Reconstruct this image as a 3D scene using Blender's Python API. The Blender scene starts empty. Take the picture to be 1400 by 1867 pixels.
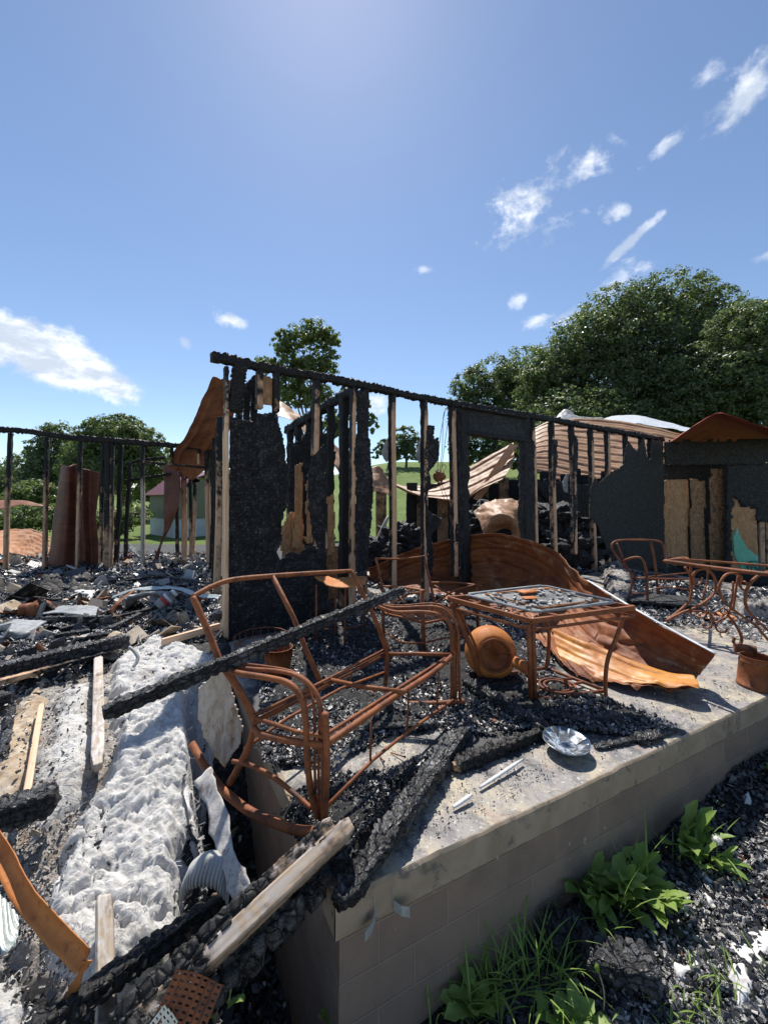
import bpy, bmesh, math, random
import numpy as np
from mathutils import Vector, Matrix

sc = bpy.context.scene
C = sc.collection
R = math.radians
rnd = random.Random(7)
rng = np.random.default_rng(7)

# ---------------------------------------------------------------- camera, sky, sun, exposure
F = 720.0; PITCH = R(3.0); CX = 700.0; CY = 910.0 - F*math.tan(PITCH); EYE = 1.30
cam_d = bpy.data.cameras.new('camera'); cam = bpy.data.objects.new('camera', cam_d); C.objects.link(cam)
cam.location = (0, 0, EYE); cam.rotation_euler = (R(90)+PITCH, 0, 0)
cam_d.sensor_fit = 'VERTICAL'; cam_d.sensor_height = 36.0; cam_d.sensor_width = 27.0
cam_d.lens = 36.0*F/1867.0; cam_d.shift_y = -(933.5-CY)/1867.0
cam_d.clip_start = 0.02; cam_d.clip_end = 3000
sc.camera = cam
sc.view_settings.view_transform = 'Standard'; sc.view_settings.look = 'None'
sc.view_settings.gamma = 1.0; sc.view_settings.exposure = 0.64
SUN_AZ = R(-9.5); SUN_EL = R(58)

def ray(px, py):
    f = Vector((0, math.cos(PITCH), math.sin(PITCH))); u = Vector((0, -math.sin(PITCH), math.cos(PITCH)))
    return (f*F + Vector((1, 0, 0))*(px-CX) - u*(py-CY)).normalized()
CAM = Vector((0, 0, EYE))
def G(px, py, z=0.0):
    d = ray(px, py); t = (z-EYE)/d.z; return CAM + d*t
def D(px, py, Y):
    d = ray(px, py); return CAM + d*(Y/d.y)
def PL(px, py, pl, off=0.0):
    """hit of the sight line with the vertical plane pl = (p0, dir); off = metres towards the viewer"""
    p0, dr = pl; n = Vector((dr.y, -dr.x, 0)).normalized()
    if n.y > 0: n = -n
    d = ray(px, py); q = p0 + n*off
    t = (q-CAM).dot(n)/d.dot(n); return CAM + d*t

# ---- node helper
class NT:
    def __init__(s, tree): s.t = tree; s.n = tree.nodes; s.l = tree.links
    def new(s, ty, **kw):
        nd = s.n.new(ty)
        for k, v in kw.items():
            if k.startswith('i_'):
                nd.inputs[k[2:].replace('_', ' ')].default_value = v
            else: setattr(nd, k, v)
        return nd
    def put(s, sock, v):
        if isinstance(v, bpy.types.NodeSocket): s.l.new(v, sock)
        else: sock.default_value = v
    def math(s, op, a, b=0.0, c=0.0, clamp=False):
        nd = s.n.new('ShaderNodeMath'); nd.operation = op; nd.use_clamp = clamp
        s.put(nd.inputs[0], a); s.put(nd.inputs[1], b); s.put(nd.inputs[2], c); return nd.outputs[0]
    def mix(s, f, a, b, mode='MIX'):
        nd = s.n.new('ShaderNodeMix'); nd.data_type = 'RGBA'; nd.blend_type = mode
        s.put(nd.inputs[0], f)
        s.put(nd.inputs[6], a if isinstance(a, bpy.types.NodeSocket) else (*a, 1)); s.put(nd.inputs[7], b if isinstance(b, bpy.types.NodeSocket) else (*b, 1))
        return nd.outputs[2]
    def noise(s, vec, scale, detail=4, rough=0.55, dist=0.0):
        nd = s.n.new('ShaderNodeTexNoise'); s.put(nd.inputs['Scale'], scale); nd.inputs['Detail'].default_value = detail
        nd.inputs['Roughness'].default_value = rough; nd.inputs['Distortion'].default_value = dist
        if vec is not None: s.l.new(vec, nd.inputs['Vector'])
        return nd.outputs[0]
    def vor(s, vec, scale, feature='DISTANCE_TO_EDGE', rnd_=1.0):
        nd = s.n.new('ShaderNodeTexVoronoi'); nd.feature = feature; nd.inputs['Scale'].default_value = scale
        if vec is not None: s.l.new(vec, nd.inputs['Vector'])
        nd.inputs['Randomness'].default_value = rnd_; return nd
    def ss(s, v, a, b):
        nd = s.n.new('ShaderNodeMapRange'); nd.interpolation_type = 'SMOOTHSTEP'
        s.put(nd.inputs[0], v); nd.inputs[1].default_value = a; nd.inputs[2].default_value = b
        return nd.outputs[0]
    def map(s, vec, sc_=(1, 1, 1), loc=(0, 0, 0), rot=(0, 0, 0)):
        nd = s.n.new('ShaderNodeMapping'); nd.inputs['Scale'].default_value = sc_; nd.inputs['Location'].default_value = loc
        nd.inputs['Rotation'].default_value = rot; s.l.new(vec, nd.inputs['Vector']); return nd.outputs[0]
    def bump(s, h, strength=0.5, dist=0.01, nrm=None):
        nd = s.n.new('ShaderNodeBump'); nd.inputs['Strength'].default_value = strength; nd.inputs['Distance'].default_value = dist
        s.l.new(h, nd.inputs['Height'])
        if nrm is not None: s.l.new(nrm, nd.inputs['Normal'])
        return nd.outputs[0]

# ---- world: Nishita sky with clouds placed by direction
w = bpy.data.worlds.new('World'); sc.world = w; w.use_nodes = True
w.node_tree.nodes.clear(); n = NT(w.node_tree)
sky = n.new('ShaderNodeTexSky', sky_type='NISHITA', sun_disc=False)
sky.sun_elevation = SUN_EL; sky.sun_rotation = SUN_AZ; sky.air_density = 1.0; sky.dust_density = 0.3; sky.ozone_density = 1.6; sky.altitude = 900
gen = n.new('ShaderNodeTexCoord').outputs['Generated']
CLOUDS = [  # px, py, half-length, half-height (px), tilt deg, density, wispiness
    (78, 645, 178, 54, -19, 1.25, 0.58), (972, 385, 88, 62, 36, 1.05, 1.15), (1072, 292, 42, 30, 20, 0.8, 1.3), (1370, 165, 85, 42, 40, 0.85, 1.3),
    (432, 587, 46, 19, -22, 0.95, 1.1), (1160, 430, 75, 9, 42, 0.6, 1.2), (1218, 258, 48, 15, 42, 0.55, 1.3), (1128, 388, 20, 15, 30, 0.7, 1.2), (1120, 250, 34, 14, -30, 0.4, 1.3),
    (1120, 520, 55, 22, 40, 0.55, 1.2), (950, 545, 22, 16, 20, 0.6, 1.2), (985, 580, 36, 15, 20, 0.6, 1.2), (1045, 580, 46, 16, 10, 0.7, 1.1), (770, 493, 20, 9, 0, 0.45, 1.3), (1395, 465, 34, 14, 20, 0.6, 1.2),
    (686, 738, 26, 24, 0, 0.85, 0.9), (338, 626, 16, 12, -50, 0.55, 1.2), (1290, 140, 30, 22, 40, 0.45, 1.3)]
nz = n.noise(n.map(gen, (1, 1, 1.3)), 9.0, 9, 0.62, 0.25)
nz2 = n.noise(gen, 34.0, 5, 0.6, 0.3)
nzm = n.math('ADD', n.math('MULTIPLY', n.math('SUBTRACT', nz, 0.5), 2.0), n.math('MULTIPLY', n.math('SUBTRACT', nz2, 0.5), 0.9))
tot = None
for (px, py, a, b, tilt, dens, wis) in CLOUDS:
    c = ray(px, py); e1 = (ray(px+math.cos(R(tilt)), py-math.sin(R(tilt)))-c).normalized(); e2 = c.cross(e1).normalized()
    k = 1.0/math.hypot(F, math.hypot(px-CX, py-CY))
    vd = []
    for e, s_ in ((e1, a*k*1.12), (e2, b*k*1.2)):
        dn = n.new('ShaderNodeVectorMath', operation='DOT_PRODUCT'); n.l.new(gen, dn.inputs[0]); dn.inputs[1].default_value = e
        off = c.dot(e)
        vd.append(n.math('DIVIDE', n.math('SUBTRACT', dn.outputs['Value'], off), s_))
    r2 = n.math('SQRT', n.math('ADD', n.math('MULTIPLY', vd[0], vd[0]), n.math('MULTIPLY', vd[1], vd[1])))
    front = n.new('ShaderNodeVectorMath', operation='DOT_PRODUCT'); n.l.new(gen, front.inputs[0]); front.inputs[1].default_value = c
    v = n.math('ADD', n.math('SUBTRACT', 0.95, r2), n.math('MULTIPLY', nzm, wis*1.25))
    if wis < .6: v = n.math('MULTIPLY', v, 1.6)
    v = n.math('MULTIPLY', n.ss(v, 0.12, 1.0), n.math('GREATER_THAN', front.outputs['Value'], 0.5))
    v = n.math('MULTIPLY', v, dens)
    tot = v if tot is None else n.math('MAXIMUM', tot, v)
tot = n.math('MINIMUM', tot, 0.97)
cshade = n.ss(n.noise(n.map(gen, (1, 1, 2.2)), 7.0, 6, 0.6), 0.42, 0.60)
ccol = n.mix(cshade, (4.4, 5.0, 5.9), (8.2, 8.4, 8.8))
skyc = n.mix(1.0, sky.outputs[0], (1.0, 1.0, 1.0), 'MULTIPLY')
bg = n.new('ShaderNodeBackground'); bg.inputs['Strength'].default_value = 0.10
n.l.new(n.mix(tot, skyc, ccol), bg.inputs['Color'])
wo = n.new('ShaderNodeOutputWorld'); n.l.new(bg.outputs[0], wo.inputs['Surface'])

# ---- the sun
sd = bpy.data.lights.new('sun', 'SUN'); sd.energy = 4.3; sd.angle = R(0.53); sd.color = (1.0, 0.95, 0.87)
sun = bpy.data.objects.new('sun', sd); C.objects.link(sun)
sdir = Vector((math.sin(SUN_AZ)*math.cos(SUN_EL), math.cos(SUN_AZ)*math.cos(SUN_EL), math.sin(SUN_EL)))
sun.rotation_euler = sdir.to_track_quat('Z', 'Y').to_euler(); sun.location = sdir*60
sc.cycles.use_denoising = True
sc.cycles.max_bounces = 6; sc.cycles.diffuse_bounces = 3; sc.cycles.glossy_bounces = 2; sc.cycles.transmission_bounces = 2
sc.cycles.sample_clamp_indirect = 4.0; sc.cycles.caustics_reflective = False; sc.cycles.caustics_refractive = False

# ---------------------------------------------------------------- numpy noise
def _h(i, j, k, s):
    h = (i*374761393 + j*668265263 + k*2147483647 + s*1274126177) & 0xFFFFFFFF
    h = ((h ^ (h >> 13))*1274126177) & 0xFFFFFFFF
    h = h ^ (h >> 16)
    return (h & 0xFFFFFF)/float(0xFFFFFF)
def vn(P, s=0):
    P = np.asarray(P, float); I = np.floor(P).astype(np.int64); f = P-I; f = f*f*(3-2*f)
    x, y, z = I[..., 0], I[..., 1], I[..., 2]; r = 0
    for a in (0, 1):
        for b in (0, 1):
            for c in (0, 1):
                wgt = (f[..., 0] if a else 1-f[..., 0])*(f[..., 1] if b else 1-f[..., 1])*(f[..., 2] if c else 1-f[..., 2])
                r = r + wgt*_h(x+a, y+b, z+c, s)
    return r
def fbm(P, s=0, o=4):
    P = np.asarray(P, float); r = 0; a = 0.5; t = 0
    for i in range(o):
        r = r+a*vn(P, s+i); t += a; a *= 0.5; P = P*2.03+7.1
    return r/t
def fb2(x, y, sc_, s=0, o=4):
    x = np.asarray(x, float); y = np.asarray(y, float)
    return fbm(np.stack([x*sc_, y*sc_, np.zeros_like(x)+3.3], -1), s, o)
def vorn(P, s=0):
    """F2-F1 of cell noise, and cell id value"""
    P = np.asarray(P, float); I = np.floor(P).astype(np.int64); f1 = np.full(P.shape[:-1], 9.0); f2 = f1.copy(); cid = np.zeros(P.shape[:-1])
    for a in (-1, 0, 1):
        for b in (-1, 0, 1):
            for c in (-1, 0, 1):
                J = I+np.array([a, b, c]); i, j, k = J[..., 0], J[..., 1], J[..., 2]
                q = np.stack([i+0.22+0.56*_h(i, j, k, s), j+0.22+0.56*_h(i, j, k, s+11), k+0.22+0.56*_h(i, j, k, s+23)], -1)
                d = np.sqrt(((P-q)**2).sum(-1)); idv = _h(i, j, k, s+5)
                m = d < f1
                f2 = np.where(m, f1, np.minimum(f2, d)); cid = np.where(m, idv, cid); f1 = np.where(m, d, f1)
    return f2-f1, cid
def sst(x, a, b):
    t = np.clip((np.asarray(x, float)-a)/(b-a), 0, 1); return t*t*(3-2*t)

# ---------------------------------------------------------------- objects
def tag(o, label=None, cat=None, group=None, kind=None):
    if label: o['label'] = label
    if cat: o['category'] = cat
    if group: o['group'] = group
    if kind: o['kind'] = kind
    return o
def thing(name, label, cat, loc=(0, 0, 0), group=None):
    o = bpy.data.objects.new(name, None); C.objects.link(o); o.location = Vector(loc); o.empty_display_size = 0.1
    return tag(o, label, cat, group)
def wloc(p):
    v = Vector((0, 0, 0))
    while p is not None: v += p.location; p = p.parent
    return v
class MB:
    def __init__(s): s.v = []; s.f = []; s.c = []; s.g = []; s.n = 0
    def add(s, v, f, c=0.0, g=None):
        v = np.asarray(v, float).reshape(-1, 3); s.g.append(v[:, [2, 0, 1]] if g is None else g)
        c = np.broadcast_to(np.asarray(c, float), (len(v),))
        s.v.append(v); s.c.append(c)
        s.f.extend([tuple(int(i)+s.n for i in q) for q in f]); s.n += len(v); return s
    def build(s, name, mat, parent=None, smooth=True, base=None):
        v = np.concatenate(s.v); c = np.concatenate(s.c)
        me = bpy.data.meshes.new(name)
        if parent is not None: o_ = wloc(parent)
        elif base is not None: o_ = Vector(base)
        else:
            lo = v.min(0); hi = v.max(0); o_ = Vector(((lo[0]+hi[0])/2, (lo[1]+hi[1])/2, lo[2]))
        me.from_pydata([tuple(q) for q in (v-np.array(o_))], [], s.f); me.update()
        at = me.attributes.new('char', 'FLOAT', 'POINT'); at.data.foreach_set('value', c.astype(np.float32))
        at = me.attributes.new('gr', 'FLOAT_VECTOR', 'POINT'); at.data.foreach_set('vector', np.concatenate(s.g).astype(np.float32).ravel())
        if smooth: me.polygons.foreach_set('use_smooth', [True]*len(me.polygons))
        if isinstance(mat, (list, tuple)):
            for m_ in mat: me.materials.append(m_)
        else: me.materials.append(mat)
        o = bpy.data.objects.new(name, me); C.objects.link(o)
        if parent is not None: o.parent = parent
        else: o.location = o_
        return o
def bigmesh(name, v, quads, mat, attr=None, smooth=False, base=(0, 0, 0), parent=None, nside=4):
    """fast mesh from arrays: v (N,3), quads (M,nside)"""
    me = bpy.data.meshes.new(name); v = np.asarray(v, np.float32)-np.asarray(base, np.float32); M = len(quads)
    me.vertices.add(len(v)); me.vertices.foreach_set('co', v.ravel())
    me.loops.add(M*nside); me.loops.foreach_set('vertex_index', np.asarray(quads, np.int32).ravel())
    me.polygons.add(M); me.polygons.foreach_set('loop_start', np.arange(0, M*nside, nside, dtype=np.int32))
    try: me.polygons.foreach_set('loop_total', np.full(M, nside, np.int32))
    except Exception: pass
    me.polygons.foreach_set('use_smooth', np.full(M, smooth))
    me.update(calc_edges=True)
    if attr is not None:
        at = me.attributes.new('char', 'FLOAT', 'POINT'); at.data.foreach_set('value', np.asarray(attr, np.float32))
    me.materials.append(mat); me.validate()
    o = bpy.data.objects.new(name, me); C.objects.link(o)
    if parent is not None: o.parent = parent
    else: o.location = base
    return o
def V3(p): return np.array([p[0], p[1], p[2]], float)
def spline(pts, sub=6):
    P = [V3(p) for p in pts]
    if len(P) < 3: return P
    out = []
    for i in range(len(P)-1):
        p0 = P[max(i-1, 0)]; p1 = P[i]; p2 = P[i+1]; p3 = P[min(i+2, len(P)-1)]
        for k in range(sub):
            t = k/sub
            out.append(0.5*((2*p1)+(-p0+p2)*t+(2*p0-5*p1+4*p2-p3)*t*t+(-p0+3*p1-3*p2+p3)*t**3))
    out.append(P[-1]); return out
def tube(mb, pts, r, seg=8, curve=True, r2=None, flat=1.0, sub=6, jit=0.0, c=0.0):
    P = spline(pts, sub) if curve else [V3(p) for p in pts]
    nP = len(P); T = []
    for i in range(nP):
        d = P[min(i+1, nP-1)]-P[max(i-1, 0)]; T.append(d/(np.linalg.norm(d)+1e-9))
    a = np.array([0, 0, 1.0]) if abs(T[0][2]) < 0.9 else np.array([1.0, 0, 0])
    u = np.cross(T[0], a); u /= np.linalg.norm(u); vs = []
    for i in range(nP):
        u = u-T[i]*np.dot(u, T[i]); u /= (np.linalg.norm(u)+1e-9); w_ = np.cross(T[i], u)
        rr = r if r2 is None else r+(r2-r)*i/(nP-1)
        rr *= 1+jit*(rnd.random()-0.5)
        for k in range(seg):
            an = 2*math.pi*k/seg; vs.append(P[i]+rr*(u*math.cos(an)+w_*math.sin(an)*flat))
    fs = [(i*seg+k, i*seg+(k+1) % seg, (i+1)*seg+(k+1) % seg, (i+1)*seg+k) for i in range(nP-1) for k in range(seg)]
    fs.append(tuple(range(seg))[::-1]); fs.append(tuple((nP-1)*seg+k for k in range(seg)))
    return mb.add(vs, fs, c)
def box(mb, c, s, rz=0.0, M=None, bev=0.0, ch=0.0):
    bm = bmesh.new(); bmesh.ops.create_cube(bm, size=1.0)
    for v in bm.verts: v.co = Vector((v.co.x*s[0], v.co.y*s[1], v.co.z*s[2]))
    if bev: bmesh.ops.bevel(bm, geom=bm.edges[:], offset=bev, segments=1, affect='EDGES')
    X = Matrix.Translation(Vector(c)) @ (M.to_4x4() if M is not None else Matrix.Rotation(rz, 4, 'Z'))
    bm.verts.index_update()
    mb.add([X @ v.co for v in bm.verts], [[v.index for v in f.verts] for f in bm.faces], ch); bm.free(); return mb
def beam(mb, p0, p1, w_, d_, side, nl=40, ns=3, amp=0.004, cell=0.03, prof=((0, 1), (1, 1)), front=0.0, ragged=0.0, seed=1, stretch=1.0, warp=0.0, taper=(1, 1), edge_n=0.25):
    """timber: ring of points round a rectangle, displaced into char blocks where charred"""
    p0 = V3(p0); p1 = V3(p1); ax = p1-p0; L = np.linalg.norm(ax); ax /= L
    u = V3(side); u = u-ax*np.dot(u, ax); u /= np.linalg.norm(u); v = np.cross(ax, u)
    if np.dot(v, V3(CAM)-p0) > 0: v = -v          # -v faces the viewer
    ring = []
    for (a, b) in (((-1, -1), (1, -1)), ((1, -1), (1, 1)), ((1, 1), (-1, 1)), ((-1, 1), (-1, -1))):
        for k in range(ns): t = k/ns; ring.append((a[0]+(b[0]-a[0])*t, a[1]+(b[1]-a[1])*t))
    ring = np.array(ring); nr = len(ring)
    t = np.linspace(0, 1, nl+1)
    tp = np.interp(t, [0, 1], taper)
    if ragged: tp = tp*(1-ragged*np.maximum(sst(t, 0.93, 1.0), 1-sst(t, 0, 0.05)))
    P = p0+ax*(t*L)[:, None, None]+(ring[None, :, 0, None]*u*w_/2+ring[None, :, 1, None]*v*d_/2)*tp[:, None, None]
    out = ring[:, 0, None]*u+ring[:, 1, None]*v; out /= np.linalg.norm(out, axis=1)[:, None]
    loc = np.stack([np.broadcast_to((t*L)[:, None]/(cell*stretch), (nl+1, nr)), np.broadcast_to(ring[None, :, 0]*w_/2/cell, (nl+1, nr)), np.broadcast_to(ring[None, :, 1]*d_/2/cell, (nl+1, nr))], -1)+seed*3.7
    pr = np.interp(t, [q[0] for q in prof], [q[1] for q in prof])[:, None]
    isf = (ring[:, 1] < -0.99).astype(float)[None, :]
    nzv = fbm(loc*0.35, seed, 3)
    ch = np.clip(pr-front*isf+(nzv-0.5)*edge_n*4, 0, 1)
    F21, cid = vorn(loc, seed)
    disp = (np.clip(F21*3.4, 0, 1)*(0.45+1.1*cid)-0.6)*amp*2*ch + (fbm(loc*0.25, seed+9, 2)-0.5)*amp*3*ch
    P = P+out[None]*disp[..., None]
    if warp:
        q = np.stack([t*L*0.9+seed*5, 0*t, 0*t], -1)
        P = P+((vn(q, 3)-0.5)*warp)[:, None, None]*u+((vn(q+40, 4)-0.5)*warp)[:, None, None]*v
    vs = P.reshape(-1, 3)
    fs = [(i*nr+k, i*nr+(k+1) % nr, (i+1)*nr+(k+1) % nr, (i+1)*nr+k) for i in range(nl) for k in range(nr)]
    fs.append(tuple(range(nr))[::-1]); fs.append(tuple(nl*nr+k for k in range(nr)))
    gg = np.stack([np.broadcast_to((t*L)[:, None], (nl+1, nr)), np.broadcast_to(ring[None, :, 0]*w_/2, (nl+1, nr)), np.broadcast_to(ring[None, :, 1]*d_/2, (nl+1, nr))], -1).reshape(-1, 3)+seed*1.37
    return mb.add(vs, fs, ch.reshape(-1), gg)
def inpoly(x, y, poly):
    x = np.asarray(x); y = np.asarray(y); r = np.zeros(x.shape, bool); m = len(poly); j = m-1
    for i in range(m):
        xi, yi = poly[i][0], poly[i][1]; xj, yj = poly[j][0], poly[j][1]
        c = ((yi > y) != (yj > y)) & (x < (xj-xi)*(y-yi)/((yj-yi)+1e-12)+xi); r ^= c; j = i
    return r
def pdist(x, y, poly):
    d = np.full(np.shape(x), 1e9); m = len(poly)
    for i in range(m):
        ax, ay = poly[i][0], poly[i][1]; bx, by = poly[(i+1) % m][0], poly[(i+1) % m][1]
        L2 = (bx-ax)**2+(by-ay)**2+1e-12; t = np.clip(((x-ax)*(bx-ax)+(y-ay)*(by-ay))/L2, 0, 1)
        d = np.minimum(d, np.hypot(x-ax-t*(bx-ax), y-ay-t*(by-ay)))
    return d
def sheetgrid(mb, P, thick=0.0, c=0.0):
    """P (n,m,3) surface grid; thick gives it a second face and rims"""
    n_, m_, _ = P.shape; vs = P.reshape(-1, 3); c = np.broadcast_to(np.asarray(c, float), (n_, m_)).reshape(-1)
    fs = [(i*m_+j, i*m_+j+1, (i+1)*m_+j+1, (i+1)*m_+j) for i in range(n_-1) for j in range(m_-1)]
    if thick:
        du = np.gradient(P, axis=0); dv = np.gradient(P, axis=1); nn = np.cross(du, dv); nn /= (np.linalg.norm(nn, axis=-1, keepdims=True)+1e-9)
        v2 = (P-nn*thick).reshape(-1, 3); N = len(vs)
        fs2 = [tuple(N+q for q in f[::-1]) for f in fs]; rim = []
        b = [(0, j) for j in range(m_)]+[(i, m_-1) for i in range(1, n_)]+[(n_-1, j) for j in range(m_-2, -1, -1)]+[(i, 0) for i in range(n_-2, 0, -1)]
        ids = [i*m_+j for i, j in b]
        for k in range(len(ids)): a_, b_ = ids[k], ids[(k+1) % len(ids)]; rim.append((b_, a_, a_+N, b_+N))
        vs = np.concatenate([vs, v2]); fs = fs+fs2+rim; c = np.concatenate([c, c])
    return mb.add(vs, fs, c)
def loft(rows, nu=40, nv=24, corr=0.0, pitch=0.2, corr_axis='v', crumple=0.0, cs=3.0, seed=1, smoothv=True):
    """rows: polylines (same count) of points -> smooth surface grid with ribs"""
    RR = np.array([[V3(p) for p in r] for r in rows])       # (r, k, 3)
    def resamp(A, n_, axis, sm=True):
        A = np.moveaxis(A, axis, 0); k = len(A); t = np.linspace(0, k-1, n_); i = np.clip(np.floor(t).astype(int), 0, k-2); f = (t-i).reshape((-1,)+(1,)*(A.ndim-1))
        p1 = A[i]; p2 = A[i+1]; p0 = A[np.maximum(i-1, 0)]; p3 = A[np.minimum(i+2, k-1)]
        if sm and k > 2: o = 0.5*(2*p1+(-p0+p2)*f+(2*p0-5*p1+4*p2-p3)*f*f+(-p0+3*p1-3*p2+p3)*f**3)
        else: o = p1+(p2-p1)*f
        return np.moveaxis(o, 0, axis)
    S = resamp(resamp(RR, nu, 1), nv, 0, smoothv)           # (nv, nu, 3)
    du = np.gradient(S, axis=1); dv = np.gradient(S, axis=0); nn = np.cross(du, dv); nn /= (np.linalg.norm(nn, axis=-1, keepdims=True)+1e-9)
    if corr:
        g = dv if corr_axis == 'v' else du
        s_ = np.cumsum(np.linalg.norm(g, axis=-1), axis=0 if corr_axis == 'v' else 1)
        ph = (s_/pitch) % 1.0; rib = np.exp(-((ph-0.5)/0.09)**2)+0.35*np.exp(-((ph-0.0)/0.05)**2)+0.35*np.exp(-((ph-1.0)/0.05)**2)
        S = S+nn*(rib*corr)[..., None]
    if crumple:
        S = S+nn*((fbm(S*cs, seed, 4)-0.5)*crumple*2)[..., None]
    return S
# ---------------------------------------------------------------- materials
def mat(name):
    m = bpy.data.materials.new(name); m.use_nodes = True; m.node_tree.nodes.clear(); n = NT(m.node_tree)
    b = n.new('ShaderNodeBsdfPrincipled'); o = n.new('ShaderNodeOutputMaterial'); n.l.new(b.outputs[0], o.inputs[0])
    co = n.new('ShaderNodeTexCoord').outputs['Object']
    return m, n, b, co
def sf(n, b, col=None, rough=None, nrm=None, metal=None, spec=None):
    if col is not None: n.put(b.inputs['Base Color'], col if isinstance(col, bpy.types.NodeSocket) else (*col, 1))
    if rough is not None: n.put(b.inputs['Roughness'], rough)
    if nrm is not None: n.l.new(nrm, b.inputs['Normal'])
    if metal is not None: n.put(b.inputs['Metallic'], metal)
    if spec is not None: n.put(b.inputs['Specular IOR Level'], spec)
def m_rust(name, a, b_, c, sc_=6.0, rough=0.62, spots=None, bumpd=0.002, sheet=False):
    m, n, b, co = mat(name)
    n1 = n.noise(co, sc_, 8, 0.65, 0.4); n2 = n.noise(co, sc_*6, 6, 0.7)
    col = n.mix(n.ss(n1, 0.36, 0.62), a, b_); col = n.mix(n.math('MULTIPLY', n.ss(n2, 0.5, 0.72), 0.75), col, c)
    if sheet:
        st = n.noise(n.map(co, (1.2, 1.2, 9)), 2.0, 6, 0.6, 0.6)
        col = n.mix(n.math('MULTIPLY', n.ss(st, 0.5, 0.68), 0.55), col, c)
    if spots:
        n3 = n.noise(n.map(co, (1, 1, 1), (3, 5, 7)), sc_*0.55, 7, 0.7, 1.0)
        col = n.mix(n.math('MULTIPLY', n.ss(n3, 0.56, 0.68), .85), col, spots)
    sf(n, b, col, n.math('ADD', n.math('MULTIPLY', n2, 0.25), rough-0.1), n.bump(n2, 0.6, bumpd), None, 0.35)
    return m
def m_char(name, cell=30.0, base=(0.012, 0.012, 0.014), ash=0.12, rough=0.42, bd=0.012, st=(1, 1, 1), blue=True):
    m, n, b, co = mat(name); v = n.map(n.new('ShaderNodeAttribute', attribute_name='gr').outputs['Vector'], st)
    warp = n.new('ShaderNodeVectorMath', operation='ADD'); n.l.new(v, warp.inputs[0])
    nzc = n.new('ShaderNodeTexNoise'); nzc.inputs['Scale'].default_value = cell*0.4; n.l.new(v, nzc.inputs['Vector'])
    sc2 = n.new('ShaderNodeVectorMath', operation='SCALE'); n.l.new(nzc.outputs['Color'], sc2.inputs[0]); sc2.inputs['Scale'].default_value = 0.3/cell
    n.l.new(sc2.outputs[0], warp.inputs[1])
    e = n.vor(warp.outputs[0], cell, rnd_=.65).outputs['Distance']; e2 = n.vor(warp.outputs[0], cell*2.7, rnd_=.8).outputs['Distance']
    h = n.math('ADD', n.ss(e, 0.0, 0.16), n.math('MULTIPLY', n.ss(e2, 0, 0.2), 0.3)); fine = n.noise(co, cell*9, 4, 0.7)
    h = n.math('ADD', h, n.math('MULTIPLY', fine, 0.35))
    f = n.math('MULTIPLY', n.ss(n.noise(co, cell*0.25, 7, 0.72), 0.48, 0.72), ash)  # ash patches, turned up to serve as painted highlights too
    cr_ = n.new('ShaderNodeTexVoronoi'); cr_.inputs['Scale'].default_value = cell; cr_.inputs['Randomness'].default_value = .65; n.l.new(warp.outputs[0], cr_.inputs['Vector'])
    sx = n.new('ShaderNodeSeparateColor'); n.l.new(cr_.outputs['Color'], sx.inputs[0]); f = n.math('ADD', f, n.math('MULTIPLY', n.ss(sx.outputs[0], 0.55, 1.0), 0.16))  # random blocks greyed to imitate lit tops of the char
    col = n.mix(f, base, (0.34, 0.34, 0.36)); col = n.mix(n.ss(e, 0.07, 0.0), col, (0.004, 0.004, 0.005))
    sf(n, b, col, n.math('ADD', rough, n.math('MULTIPLY', fine, 0.25)), n.bump(h, 1.0, bd), None, 0.5)
    return m
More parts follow.
